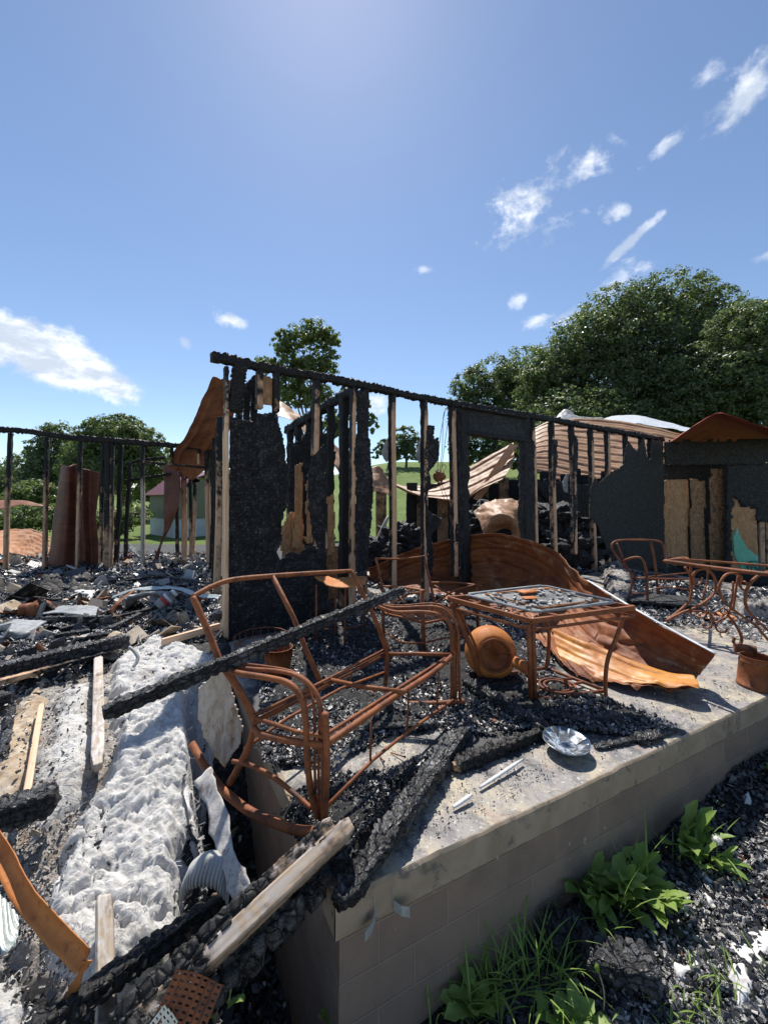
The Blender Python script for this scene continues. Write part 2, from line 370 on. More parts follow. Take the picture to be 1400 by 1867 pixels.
def m_charwood(name, wood=(0.43, 0.29, 0.17), wood2=(0.30, 0.19, 0.10), cell=34.0, ashc=None, ash=0.0, grain=(1, 1, 0.06), edge=0.5, bd=0.006, base=(0.013, 0.0125, 0.013)):
    m, n, b, co = mat(name)
    at = n.new('ShaderNodeAttribute', attribute_name='char').outputs['Fac']
    gr = n.new('ShaderNodeAttribute', attribute_name='gr').outputs['Vector']; gs = (grain[2], 1, 1)
    g = n.noise(n.map(gr, gs), 55, 6, 0.65, 0.8); g2 = n.noise(n.map(gr, gs), 16, 5, 0.6, 1.5)
    wc = n.mix(n.ss(g, 0.3, 0.7), wood2, wood); wc = n.mix(n.math('MULTIPLY', n.ss(g2, 0.45, 0.65), 0.6), wc, (wood2[0]*0.6, wood2[1]*0.55, wood2[2]*0.5))
    kn = n.vor(n.map(co, (1, 1, 0.35)), 3.2, 'F1').outputs['Distance']; wc = n.mix(n.ss(kn, 0.07, 0.03), wc, (0.10, 0.055, 0.03))
    e = n.vor(co, cell).outputs['Distance']; fine = n.noise(co, cell*7, 4, 0.7)
    cc = n.mix(n.math('MULTIPLY', n.ss(n.noise(co, 12, 7, 0.75), 0.55, 0.72), 0.22), base, (0.3, 0.3, 0.31)); cc = n.mix(n.ss(e, 0.06, 0.0), cc, (0.004, 0.004, 0.004))
    nz_ = n.noise(co, 16, 7, 0.7, 0.6)
    k = n.math('ADD', at, n.math('MULTIPLY', n.math('SUBTRACT', nz_, 0.5), 1.1))
    msk = n.ss(k, edge-0.04, edge+0.06); scorch = n.ss(k, edge-0.38, edge)
    wc = n.mix(n.math('MULTIPLY', scorch, 0.8), wc, (0.10, 0.06, 0.035))
    if ashc:
        wc = n.mix(n.math('MULTIPLY', n.ss(n.noise(n.map(gr, (0.22, 1, 1)), 26, 7, 0.75, 1.2), 0.45, 0.6), ash), wc, ashc)
    h = n.math('MULTIPLY', n.math('ADD', n.ss(e, 0.0, 0.16), n.math('MULTIPLY', fine, 0.3)), msk)
    h = n.math('ADD', h, n.math('MULTIPLY', g, 0.12))
    sf(n, b, n.mix(msk, wc, cc), n.math('ADD', 0.46, n.math('MULTIPLY', fine, 0.3)), n.bump(h, 1.0, bd), None, 0.4)
    return m
M = {}
M['rust'] = m_rust('rust_tube', (0.15, 0.048, 0.020), (0.27, 0.088, 0.028), (0.085, 0.032, 0.020), 11, spots=(.035, .028, .024), bumpd=.004)
M['rust_bright'] = m_rust('rust_orange', (0.40, 0.125, 0.030), (0.50, 0.19, 0.05), (0.24, 0.070, 0.025), 7)
M['rust_dark'] = m_rust('rust_dark', (0.13, 0.045, 0.025), (0.22, 0.075, 0.035), (0.07, 0.03, 0.022), 8)
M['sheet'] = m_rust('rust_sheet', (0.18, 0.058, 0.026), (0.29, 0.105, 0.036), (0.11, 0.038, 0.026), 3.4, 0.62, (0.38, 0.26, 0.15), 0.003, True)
M['sheet_dark'] = m_rust('rust_sheet_brown', (0.13, 0.045, 0.028), (0.20, 0.075, 0.042), (0.075, 0.032, 0.025), 2.5, 0.55, None, 0.003, True)
M['sheet_lit'] = m_rust('rust_sheet_lit', (0.40, 0.14, 0.035), (0.55, 0.24, 0.05), (0.26, 0.085, 0.035), 3.2, 0.45, (0.50, 0.42, 0.36), 0.002, True)  # lit copy of the rust sheet, sunlight put into the orange
M['roof'] = m_rust('roof_tan', (0.29, 0.155, 0.08), (0.37, 0.22, 0.12), (0.17, 0.075, 0.04), 2.2, 0.5, (0.30, 0.115, 0.05), 0.002, True)
M['roof_brown'] = m_rust('roof_brown', (0.26, 0.105, 0.055), (0.33, 0.15, 0.085), (0.14, 0.05, 0.03), 2.2, 0.5, None, 0.002, True)
M['roof_orange'] = m_rust('roof_orange', (0.47, 0.22, 0.10), (0.52, 0.30, 0.17), (0.38, 0.13, 0.04), 1.6, 0.5, None, 0.002, True)
M['char'] = m_char('char_beam', 34.0, ash=0.5, bd=0.010, rough=0.28, st=(.65, 1, 1), base=(.024, .024, .026))
M['char_panel'] = m_char('char_panel', 34.0, ash=0.22, bd=0.016, rough=0.30, base=(.020, .020, .023))
M['char_flat'] = m_char('char_flat', 60.0, ash=0.10, bd=0.004, rough=0.5, base=(0.009, 0.010, 0.013))
M['char_end'] = m_char('char_big', 26.0, ash=0.5, bd=0.010, rough=0.28, st=(.7, 1, 1), base=(.024, .024, .026))
M['stud'] = m_charwood('stud_wood', (0.64, 0.42, 0.27), (0.48, 0.29, 0.18))
M['stud_fresh'] = m_charwood('stud_fresh', (0.72, 0.50, 0.33), (0.58, 0.39, 0.25))
M['splitwood'] = m_charwood('split_wood', (0.56, 0.43, 0.30), (0.22, 0.145, 0.09), ashc=(0.50, 0.48, 0.47), ash=0.5, grain=(1, 1, 0.035))
M['greywood'] = m_charwood('weathered_wood', (0.52, 0.44, 0.35), (0.36, 0.29, 0.22), ashc=(0.55, 0.54, 0.54), ash=0.7, grain=(1, 1, 0.05))
M['osb'] = m_charwood('osb', (0.62, 0.36, 0.18), (0.42, 0.22, 0.10), grain=(1, 1, 0.35), ashc=(0.22, 0.12, 0.06), ash=0.5)

def m_rubble(name):
    m, n, b, co = mat(name)
    at = n.new('ShaderNodeAttribute', attribute_name='char').outputs['Fac']
    e = n.vor(co, 45).outputs['Distance']; nz_ = n.noise(co, 30, 8, 0.75); big = n.noise(co, 2.2, 6, 0.65, 0.5); mid = n.noise(co, 7.5, 6, 0.7, 0.4)
    black = n.mix(n.ss(nz_, 0.5, 0.68), (0.014, 0.014, 0.015), (0.10, 0.10, 0.10))
    ash = n.mix(n.ss(nz_, 0.42, 0.6), (0.22, 0.20, 0.18), (0.46, 0.43, 0.40)); ash = n.mix(n.ss(mid, 0.52, 0.66), ash, (0.32, 0.24, 0.17))
    f = n.math('ADD', at, n.math('MULTIPLY', n.math('SUBTRACT', mid, 0.5), 1.6))
    f = n.ss(n.math('ADD', f, n.math('MULTIPLY', n.math('SUBTRACT', nz_, 0.5), 0.8)), 0.42, 0.58)
    col = n.mix(f, ash, black)
    h = n.math('ADD', n.math('MULTIPLY', n.ss(e, 0, 0.2), 0.12), nz_)
    sf(n, b, col, 0.65, n.bump(h, 1.0, 0.02), None, 0.35); return m
M['rubble'] = m_rubble('rubble')
def m_flake(name, base, c2, rough, spec=0.5):
    m, n, b, co = mat(name); at = n.new('ShaderNodeAttribute', attribute_name='char').outputs['Fac']
    nz_ = n.noise(co, 80, 5, 0.7)
    col = n.mix(at, base, c2); sf(n, b, n.mix(n.math('MULTIPLY', nz_, 0.5), col, base), rough, n.bump(nz_, 0.8, 0.004), None, spec); return m
M['flake'] = m_flake('charcoal_flake', (0.011, 0.011, 0.012), (0.09, 0.09, 0.095), 0.27, 0.7)
M['ash'] = m_flake('ash_flake', (0.30, 0.28, 0.26), (0.62, 0.60, 0.58), 0.7, 0.2)

def m_wool():
    m, n, b, co = mat('insulation_wool')
    st_ = n.map(co, (1.0, 1.9, 1.5), rot=(0, 0, 0.5))
    a = n.noise(st_, 16, 9, 0.68, 0.9); c = n.noise(st_, 60, 6, 0.7, 0.6); d = n.noise(co, 4.0, 6, 0.6, 0.5)
    col = n.mix(n.ss(a, 0.34, 0.62), (0.72, 0.70, 0.67), (0.89, 0.88, 0.86)); col = n.mix(n.math('MULTIPLY', n.ss(d, 0.53, 0.70), 0.5), col, (0.44, 0.39, 0.32)); dk = n.noise(co, 38, 7, 0.75, 0.8); col = n.mix(n.math('MULTIPLY', n.ss(dk, 0.60, 0.68), 0.4), col, (0.25, 0.22, 0.20))
    at = n.new('ShaderNodeAttribute', attribute_name='char').outputs['Fac']
    k = n.math('ADD', at, n.math('MULTIPLY', n.math('SUBTRACT', a, 0.5), 1.2)); col = n.mix(n.math('MULTIPLY', n.ss(k, 0.45, 0.75), 0.85), col, (0.22, 0.185, 0.16))
    h = n.math('ADD', a, n.math('MULTIPLY', c, 0.35))
    sf(n, b, col, 0.95, n.bump(h, 0.85, 0.02), None, 0.05)
    tr = n.new('ShaderNodeBsdfTranslucent'); n.l.new(col, tr.inputs[0]); mx = n.new('ShaderNodeMixShader'); mx.inputs[0].default_value = .3; n.l.new(b.outputs[0], mx.inputs[1]); n.l.new(tr.outputs[0], mx.inputs[2])
    n.l.new(mx.outputs[0], [x for x in n.n if x.type == 'OUTPUT_MATERIAL'][0].inputs[0]); return m
M['wool'] = m_wool()
def m_slab():
    m, n, b, co = mat('porch_concrete'); at = n.new('ShaderNodeAttribute', attribute_name='char').outputs['Fac']
    a = n.noise(co, 2.6, 8, 0.66, 0.5); c = n.noise(co, 9, 8, 0.7, 0.6); f = n.noise(co, 90, 6, 0.7); g = n.noise(n.map(co, (1, 1, 1), (4, 2, 9)), 3.3, 7, 0.7, 0.8)
    col = n.mix(n.ss(a, 0.35, 0.55), (0.42, 0.36, 0.26), (0.27, 0.25, 0.235)); col = n.mix(n.math('MULTIPLY', n.ss(g, 0.55, 0.68), 0.6), col, (0.27, 0.15, 0.115))
    col = n.mix(n.math('MULTIPLY', n.ss(c, 0.44, 0.62), 0.75), col, (0.13, 0.125, 0.13))
    sp = n.ss(n.noise(co, 48, 5, 0.7), 0.58, 0.64); col = n.mix(n.math('MULTIPLY', sp, 0.75), col, (0.56, 0.54, 0.51)); sp2 = n.ss(n.noise(n.map(co, (1, 1, 1), (8, 3, 1)), 60, 5, 0.7), 0.60, 0.65); col = n.mix(n.math('MULTIPLY', sp2, 0.85), col, (0.05, 0.048, 0.05))
    k = n.math('ADD', at, n.math('MULTIPLY', n.math('SUBTRACT', n.math('ADD', n.math('MULTIPLY', a, 0.5), n.math('MULTIPLY', c, 0.5)), 0.5), 1.9))
    col = n.mix(n.math('MULTIPLY', n.ss(k, 0.38, 0.72), 0.93), col, (0.035, 0.036, 0.04))
    sf(n, b, col, n.math('ADD', 0.52, n.math('MULTIPLY', f, 0.3)), n.bump(n.math('ADD', f, n.math('MULTIPLY', c, 0.6)), 0.6, 0.004), None, 0.4); return m
M['slab'] = m_slab()
def m_block():
    m, n, b, co = mat('block_wall'); uv = n.new('ShaderNodeUVMap').outputs[0]
    br = n.new('ShaderNodeTexBrick'); n.l.new(uv, br.inputs['Vector']); br.inputs['Scale'].default_value = 1.0
    for k, v in (('Mortar Size', 0.0045), ('Mortar Smooth', 0.35), ('Brick Width', 0.285), ('Row Height', 0.137), ('Bias', 0.0)): br.inputs[k].default_value = v
    br.inputs['Color1'].default_value = (0.245, 0.175, 0.13, 1); br.inputs['Color2'].default_value = (0.30, 0.215, 0.158, 1); br.inputs['Mortar'].default_value = (0.33, 0.26, 0.20, 1)
    f = n.noise(co, 130, 6, 0.75); a = n.noise(co, 3.5, 7, 0.65, 0.3)
    col = n.mix(n.math('MULTIPLY', n.ss(a, 0.42, 0.7), 0.45), br.outputs['Color'], (0.125, 0.10, 0.082)); col = n.mix(n.math('MULTIPLY', n.ss(f, 0.45, 0.7), 0.3), col, (0.26, 0.22, 0.19))
    sp = n.ss(n.noise(co, 26, 3, 0.5), 0.73, 0.75); col = n.mix(sp, col, (0.4, 0.37, 0.34))
    h = n.math('ADD', n.math('MULTIPLY', br.outputs['Fac'], -0.6), n.math('MULTIPLY', f, 0.3))
    sf(n, b, col, 0.85, n.bump(h, 1.0, 0.006), None, 0.25); return m
M['block'] = m_block()
def m_plain(name, a, b_, sc_=8, rough=0.6, spec=0.4, bd=0.002, metal=0.0, st=(1, 1, 1), dirt=None):
    m, n, b, co = mat(name); q = n.noise(n.map(co, st), sc_, 7, 0.65, 0.4); f = n.noise(co, sc_*9, 5, 0.7)
    col = n.mix(n.ss(q, 0.35, 0.65), a, b_)
    if dirt: col = n.mix(n.math('MULTIPLY', n.ss(n.noise(n.map(co, st, (5, 1, 2)), sc_*1.3, 7, 0.75, 0.8), 0.54, 0.64), 0.8), col, dirt)
    sf(n, b, col, rough, n.bump(n.math('ADD', q, n.math('MULTIPLY', f, 0.4)), 0.6, bd), metal, spec); return m
M['slab_edge'] = m_plain('slab_edge_concrete', (0.30, 0.23, 0.158), (0.38, 0.30, 0.215), 5, 0.85, 0.25, 0.004, dirt=(0.12, 0.115, 0.10))
M['paper'] = m_plain('grey_paper', (0.55, 0.54, 0.53), (0.70, 0.69, 0.68), 9, 0.8, 0.2, 0.006, dirt=(0.25, 0.2, 0.19))
M['tanpaper'] = m_plain('scorched_kraft', (0.36, 0.27, 0.18), (0.52, 0.45, 0.36), 11, 0.85, 0.15, 0.012, dirt=(0.14, 0.09, 0.07))
M['white'] = m_plain('white_metal', (0.62, 0.64, 0.66), (0.74, 0.76, 0.78), 12, 0.35, 0.5, 0.001, dirt=(0.3, 0.29, 0.29))
M['galv'] = m_plain('galvanised', (0.40, 0.44, 0.42), (0.52, 0.56, 0.54), 30, 0.4, 0.5, 0.001, 0.5)
M['siding'] = m_plain('peeling_siding', (0.40, 0.37, 0.34), (0.58, 0.56, 0.54), 22, 0.8, 0.2, 0.008, st=(1, 1, .4), dirt=(0.19, 0.12, 0.085))
M['duct'] = m_plain('dull_duct', (0.36, 0.36, 0.34), (0.5, 0.5, 0.48), 10, 0.7, 0.3, 0.004, dirt=(0.2, 0.18, 0.16))
M['greymetal'] = m_plain('grey_sheet', (0.20, 0.21, 0.22), (0.33, 0.34, 0.35), 14, 0.5, 0.4, 0.003, dirt=(0.08, 0.08, 0.08))
M['leaf'] = None
def m_leaf(name, a, b_, trans=0.35, rough=0.4):
    m, n, b, co = mat(name); at = n.new('ShaderNodeAttribute', attribute_name='char').outputs['Fac']
    q = n.noise(co, 0.55, 4, 0.6); col = n.mix(at, a, b_); col = n.mix(n.math('MULTIPLY', n.ss(q, 0.4, 0.65), 0.4), col, tuple(v*0.62 for v in a))
    sf(n, b, col, rough, None, None, 0.45)
    tr = n.new('ShaderNodeBsdfTranslucent'); n.l.new(n.mix(0.45, col, (0.20, 0.30, 0.03)), tr.inputs[0])
    mx = n.new('ShaderNodeMixShader'); mx.inputs[0].default_value = trans; n.l.new(b.outputs[0], mx.inputs[1]); n.l.new(tr.outputs[0], mx.inputs[2])
    o = [x for x in n.n if x.type == 'OUTPUT_MATERIAL'][0]; n.l.new(mx.outputs[0], o.inputs[0]); return m
M['leaf_oak'] = m_leaf('oak_leaf', (0.10, 0.135, 0.07), (0.14, 0.18, 0.10), 0.5)
M['leaf_far'] = m_leaf('far_leaf', (0.115, 0.15, 0.085), (0.17, 0.21, 0.12), 0.5)
M['leaf_light'] = m_leaf('light_leaf', (0.12, 0.16, 0.065), (0.19, 0.235, 0.10), 0.5)
M['weed'] = m_leaf('weed_leaf', (0.24, 0.38, 0.08), (0.38, 0.50, 0.14), 0.5, 0.5)
M['bark'] = m_plain('bark', (0.10, 0.085, 0.07), (0.17, 0.15, 0.13), 7, 0.9, 0.2, 0.02, st=(1, 1, 0.2))
def m_grass():
    m, n, b, co = mat('meadow'); a = n.noise(co, 0.35, 7, 0.6, 0.4); c = n.noise(co, 3.0, 6, 0.75); f = n.noise(co, 30, 4, 0.8)
    col = n.mix(n.ss(a, 0.35, 0.65), (0.105, 0.165, 0.04), (0.17, 0.22, 0.065)); col = n.mix(n.math('MULTIPLY', n.ss(c, 0.45, 0.7), 0.5), col, (0.20, 0.22, 0.09))
    col = n.mix(n.math('MULTIPLY', n.ss(f, 0.4, 0.7), 0.4), col, (0.06, 0.11, 0.025))
    sf(n, b, col, 0.9, n.bump(n.math('ADD', f, c), 0.8, 0.08), None, 0.15); return m
M['grass'] = m_grass()

# ---------------------------------------------------------------- layout
PC = G(620, 1636); PR = G(1400, 1268); pe = (PR-PC).normalized(); pn = Vector((-0.50, 0.866, 0)).normalized()
qn = Vector((pe.y, -pe.x, 0))                       # outward of the porch front
ln = Vector((-pn.y, pn.x, 0))                       # outward of the porch's left side
WA = G(410, 1165); wd = Vector((0.839, 0.544, 0)).normalized(); W = (WA, wd); wn = Vector((wd.y, -wd.x, 0))
def lawn(x, y):
    x = np.asarray(x, float); y = np.asarray(y, float)
    up = sst(y, 16, 75); amp = 2.6+6.2*sst(x/np.maximum(y, 1), -0.35, 0.05)
    z = -0.6+up*amp*(y/75.0).clip(0, 1.15)+0.12*(fb2(x, y, 0.12, 3)-0.5)*sst(y, 8, 20)
    near = (1-sst(np.hypot(x, y-5), 10.5, 12.5))
    return z-near*1.0
def H(x, y, fine=True):
    """height of the rubble at x, y"""
    x = np.asarray(x, float); y = np.asarray(y, float)
    dq = (x-PC.x)*qn.x+(y-PC.y)*qn.y; dl = (x-PC.x)*ln.x+(y-PC.y)*ln.y
    house = 0.03+0.16*(fb2(x, y, 0.9, 5)-0.45)+0.07*(fb2(x, y, 4.5, 9)-0.5)
    heap = -0.03-0.24*(1-sst(y, 1.0, 2.3))+0.10*(fb2(x, y, 2.1, 21)-0.5)+0.03*(fb2(x, y, 11, 23)-0.5)
    left = heap*(1-sst(y, 2.4, 3.6))+house*sst(y, 2.4, 3.6)
    hole = (1-sst(dl, 0.24, 0.40))*sst(dl, -0.3, -0.2)*(1-sst(y, 2.2, 3.2))
    left = left*(1-hole)+(-0.95)*hole
    yard = np.clip(-0.60+0.115*np.clip(x, -1, 3.2), -0.7, -0.2)+0.12*(fb2(x, y, 2.6, 31)-0.5)+0.05*(fb2(x, y, 9, 33)-0.5)
    z = np.where((dl > -0.07) & ((x-WA.x)*wn.x+(y-WA.y)*wn.y > -0.1), left, np.where(dl > 0, left, house))
    fr = sst(dq, -0.10, -0.06)
    yard = yard*(1-(dl > 0)*0)+0
    nearf = fr*np.where(dl > 0.0, sst(dl, 0.75, 0.3), 1.0)
    z = z*(1-nearf)+yard*nearf
    inp = (dq < -0.045) & (dl < -0.045) & (((x-WA.x)*wn.x+(y-WA.y)*wn.y) > 0.05)
    z = np.where(inp, -1.1, z)
    edge = sst(y, 11.2, 12.4); out = np.maximum(edge, sst(np.abs(x), 9.6, 11.0))
    return z*(1-out)+(-0.75)*out
# ground sheet
xs = np.concatenate([-np.geomspace(420, 14, 40), np.linspace(-13.5, 13.5, 55), np.geomspace(14, 420, 40)])
ys = np.concatenate([np.linspace(-30, -2, 10), np.linspace(-1, 14, 31), np.geomspace(14.6, 620, 70)])
gx, gy = np.meshgrid(xs, ys); gz = lawn(gx, gy)
mb = MB(); sheetgrid(mb, np.stack([gx, gy, gz], -1)); tag(mb.build('meadow_ground', M['grass'], base=(0, 0, 0)), kind='structure')
# unseen pale ground added behind the viewer to bounce warm fill light
M['bounce'] = m_plain('pale_bounce', (0.40, 0.35, 0.29), (0.52, 0.47, 0.40), 14, .9, .2, .02, dirt=(0.28, 0.24, 0.20))
gx, gy = np.meshgrid(np.linspace(-26, 26, 90), np.linspace(-28, 0.34, 60)); gz = -0.60+0.05*(fb2(gx, gy, 1.1, 77)-0.5)
mb = MB(); sheetgrid(mb, np.stack([gx, gy, gz], -1)); tag(mb.build('bounce_ground', M['bounce'], base=(0, 0, 0)), kind='structure')
# rubble bed
def yardmask(x, y): return ((x-PC.x)*qn.x+(y-PC.y)*qn.y)
def bedmesh(nm, x0, x1, y0, y1, st):
    nx = int((x1-x0)/st)+1; ny = int((y1-y0)/st)+1
    X, Y = np.meshgrid(np.linspace(x0, x1, nx), np.linspace(y0, y1, ny)); Z = H(X, Y)
    Z = Z+(fb2(X, Y, 16, 40, 3)-0.5)*0.035
    dl = (X-PC.x)*ln.x+(Y-PC.y)*ln.y
    a = np.full(X.shape, 0.86)                                   # how charred, plus painted shade in the gap and depths
    a = np.where((dl > 0.25) & (Y < 3.1), 0.22, a); a = np.where((dl > 0) & (Y >= 3.1) & (Y < 6.0), 0.62, a)
    a = np.where((dl > 0.3) & (Y < 1.36), 0.75, a)  # lower left bed blackened to paint in its shaded depths
    dq = yardmask(X, Y); a = np.where(dq > 0.9+0.3*X, 0.45, a)
    a = np.where((dl > -0.05) & (dl < 0.42) & (Y < 3), 1.25, a)  # gap beside the slab blackest, standing in for its shade
    N = nx*ny; I = np.arange(N).reshape(ny, nx); q = np.stack([I[:-1, :-1], I[:-1, 1:], I[1:, 1:], I[1:, :-1]], -1).reshape(-1, 4)
    return bigmesh(nm, np.stack([X, Y, Z], -1).reshape(-1, 3), q, M['rubble'], a.reshape(-1), True)
tag(bedmesh('rubble_ground', -3.6, 3.6, 0.3, 4.0, 0.02), kind='structure')
b2 = tag(bedmesh('rubble_ground', -11, 11, 3.98, 12.5, 0.07), kind='structure')
tag(bedmesh('rubble_ground', 3.58, 11, 0.3, 3.99, 0.06), kind='structure')
tag(bedmesh('rubble_ground', -11, -3.58, 0.3, 3.99, 0.06), kind='structure')
# ---------------------------------------------------------------- the porch
LOW = (-1, -1)
CHAR_POLYS = [[(470, 1190), (640, 1110), (900, 1120), (860, 1220), (960, 1290), (1110, 1290), (1235, 1332), (1150, 1345), (1000, 1325), (850, 1335), (780, 1320), (700, 1345), (600, 1385), (470, 1370)],
              [(500, 1450), (600, 1425), (700, 1415), (760, 1400), (830, 1330), (860, 1350), (760, 1460), (690, 1520), (640, 1570), (560, 1520)],
              [(620, 1060), (900, 1050), (1010, 1130), (1010, 1280), (700, 1300), (600, 1200)],
              [(1110, 1040), (1230, 1050), (1290, 1090), (1140, 1110)], [(800, 1400), (860, 1330), (1000, 1330), (1000, 1350)]]
CP = [[(G(*p).x, G(*p).y) for p in P] for P in CHAR_POLYS]
def charred(x, y):
    x = np.asarray(x, float); y = np.asarray(y, float); v = np.zeros(x.shape)
    for P in CP:
        d = pdist(x, y, P); ins = inpoly(x, y, P); v = np.maximum(v, np.where(ins, 1.0, np.clip(1-d/0.30, 0, 1)*0.75))
    return v
porch = thing('porch', 'concrete porch slab with a sooty top standing on a low brown block wall', 'porch', PC)
# slab top: grid spanned between the front edge and the house wall
nu_, nv_ = 300, 170
endR = PC+pe*7.2
U = np.linspace(0, 1, nu_); Vv = np.linspace(0, 1, nv_)
c00 = V3(PC); c10 = V3(endR); c01 = V3(PC+pn*2.62); c11 = V3(endR+pn*5.0)
P = ((1-U)[None, :, None]*((1-Vv)[:, None, None]*c00+Vv[:, None, None]*c01)+U[None, :, None]*((1-Vv)[:, None, None]*c10+Vv[:, None, None]*c11))
ch = charred(P[..., 0], P[..., 1])*0.9
ch = np.maximum(ch, 0.55*np.clip((P[..., 1]-2.2)/2, 0, 1))
chips = (fbm(P*14, 3, 3)-0.5)
P[0, :, :2] -= np.array([qn.x, qn.y])*np.clip(chips[0], 0, 1)[:, None]*0.02
P[..., 2] += (fbm(P*5, 2)-0.5)*0.006
rows = [P[0].copy() for _ in range(4)]
jit = (fbm(P[0]*9, 8)-0.5)[:, None]*0.010*np.array([qn.x, qn.y, 0.4])
rows[0][:, 2] = -0.115; rows[0] += np.array([qn.x, qn.y, 0])*0.013; rows[1][:, 2] = -0.06; rows[1] += np.array([qn.x, qn.y, 0])*0.013+jit
rows[2][:, 2] = -0.010; rows[2] += np.array([qn.x, qn.y, 0])*0.010+jit; rows[3][:, 2] = -0.003; rows[3] += np.array([qn.x, qn.y, 0])*0.004+jit*.5
mb = MB(); sheetgrid(mb, P, 0.0, ch)
mb.build('slab', M['slab'], porch)
for r_ in rows: r_[0] += np.array([ln.x, ln.y, 0])*0.02
mb = MB(); e_ = [rows[0]+np.array([-qn.x, -qn.y, 0])*0.08, rows[0], rows[1], rows[2], rows[3], P[0]]
sheetgrid(mb, np.array(e_))
L_ = P[:, 0]; lo = np.array([ln.x, ln.y, 0])*0.02
sheetgrid(mb, np.array([L_, L_+lo*0.9+np.array([0, 0, -0.012]), L_+lo+np.array([0, 0, -0.06]), L_+lo+np.array([0, 0, -0.116]), L_-lo*3+np.array([0, 0, -0.116])]))
mb.build('slab_edge', M['slab_edge'], porch, smooth=False)
def wallquad(name, a, b, z0, z1, m_, parent):
    me = bpy.data.meshes.new(name); o_ = wloc(parent); k = 60
    vs = []; fs = []; L = (b-a).length
    for i in range(k+1):
        p = a+(b-a)*(i/k)
        for j in range(9): z = z0+(z1-z0)*j/8; vs.append((p.x-o_.x, p.y-o_.y, z-o_.z))
    for i in range(k):
        for j in range(8): q = i*9+j; fs.append((q, q+9, q+10, q+1))
    me.from_pydata(vs, [], fs); uv = me.uv_layers.new(name='UVMap')
    for lp in me.loops:
        i, j = divmod(lp.vertex_index, 9); uv.data[lp.index].uv = (L*i/k, (z0+(z1-z0)*j/8)+0.28+0.137*10)
    me.materials.append(m_); o = bpy.data.objects.new(name, me); C.objects.link(o); o.parent = parent; return o
ins = Vector((-qn.x, -qn.y, 0))*0.004
wallquad('block_wall', PC+ins, endR+ins, -1.15, -0.115, M['block'], porch)
wallquad('block_wall', PC+pn*2.6+Vector((-ln.x, -ln.y, 0))*0.004, PC+Vector((-ln.x, -ln.y, 0))*0.004+ins, -1.15, -0.115, M['block'], porch)
# two bent galvanised straps on the slab's face
for (px, py, fl) in ((688, 1628, -1), (722, 1615, 1)):
    mb = MB(); y0 = PC+pe*(0.115 if fl < 0 else 0.185); o_ = V3(y0)+np.array([qn.x, qn.y, 0])*0.018; e3 = np.array([pe.x, pe.y, 0]); q3 = np.array([qn.x, qn.y, 0])
    prof = [(-0.0, 0, -0.05), (0.0, 0.006, -0.085), (0.020*fl, 0.025, -0.095), (0.048*fl, 0.032, -0.105)]
    g = np.array([[o_+e3*a+q3*b+np.array([0, 0, c])+np.array([0, 0, 1])*w_*0.5 for w_ in (-0.032, 0.0, 0.032)] for a, b, c in prof]); g[0] = g[0]+e3*0
    sheetgrid(mb, g, 0.002); mb.build('strap', M['galv'], porch, smooth=False)

# ---------------------------------------------------------------- the burned house
house = thing('burned_house', 'burned timber-framed house, only charred studs, top plates and scraps of sheathing standing', 'house', WA)
def stud(top, bot, pl, ch=(0.3, 1), w_=0.038, d_=0.089, front=0.5, parent=house, off=0.0, m_='stud', seed=None, nl=46, z0=0.0, lumps=0.004, name='stud', ns=3, cell=0.026, warp=0.02, label=None):
    """top, bot in photograph pixels on plane pl; bot None = straight down to z0"""
    p1 = PL(*top, pl, off); front *= 1.45
    if front > .3: ch = tuple((t, v+(.9 if t >= .99 else 0)) for t, v in ch); ch = ch[:-1]+((.86, ch[-1][1]-.9),)+ch[-1:] if len(ch) > 1 and ch[-2][0] < .86 else ch
    if bot is None: p0 = Vector((p1.x, p1.y, z0))
    else: p0 = PL(*bot, pl, off)
    mb = MB(); sd_ = seed if seed is not None else rnd.randint(1, 900)
    # ch = list of (fraction from the ground, char)
    beam(mb, p0, p1, w_, d_, pl[1], nl, ns, lumps, cell, ch, front, 0, sd_, 1.0, warp)
    o = mb.build(name, M[m_], parent)
    if label: o['label'] = label
    return o
def plate(pts, pl, h=0.076, d_=0.092, parent=house, seed=1, amp=0.007, name='top_plate', off=0.0, prof=((0, 1), (1, 1)), m_='stud', cell=0.03):
    ps = [PL(x, y, pl, off) for x, y in pts]; mb = MB()
    for i in range(len(ps)-1):
        L = (ps[i+1]-ps[i]).length
        beam(mb, ps[i], ps[i+1], h, d_, (0, 0, 1), max(6, int(L/0.02)), 3, amp, cell, prof, 0, 0, seed+i, 1.0, 0.0)
    return mb.build(name, M[m_], parent)
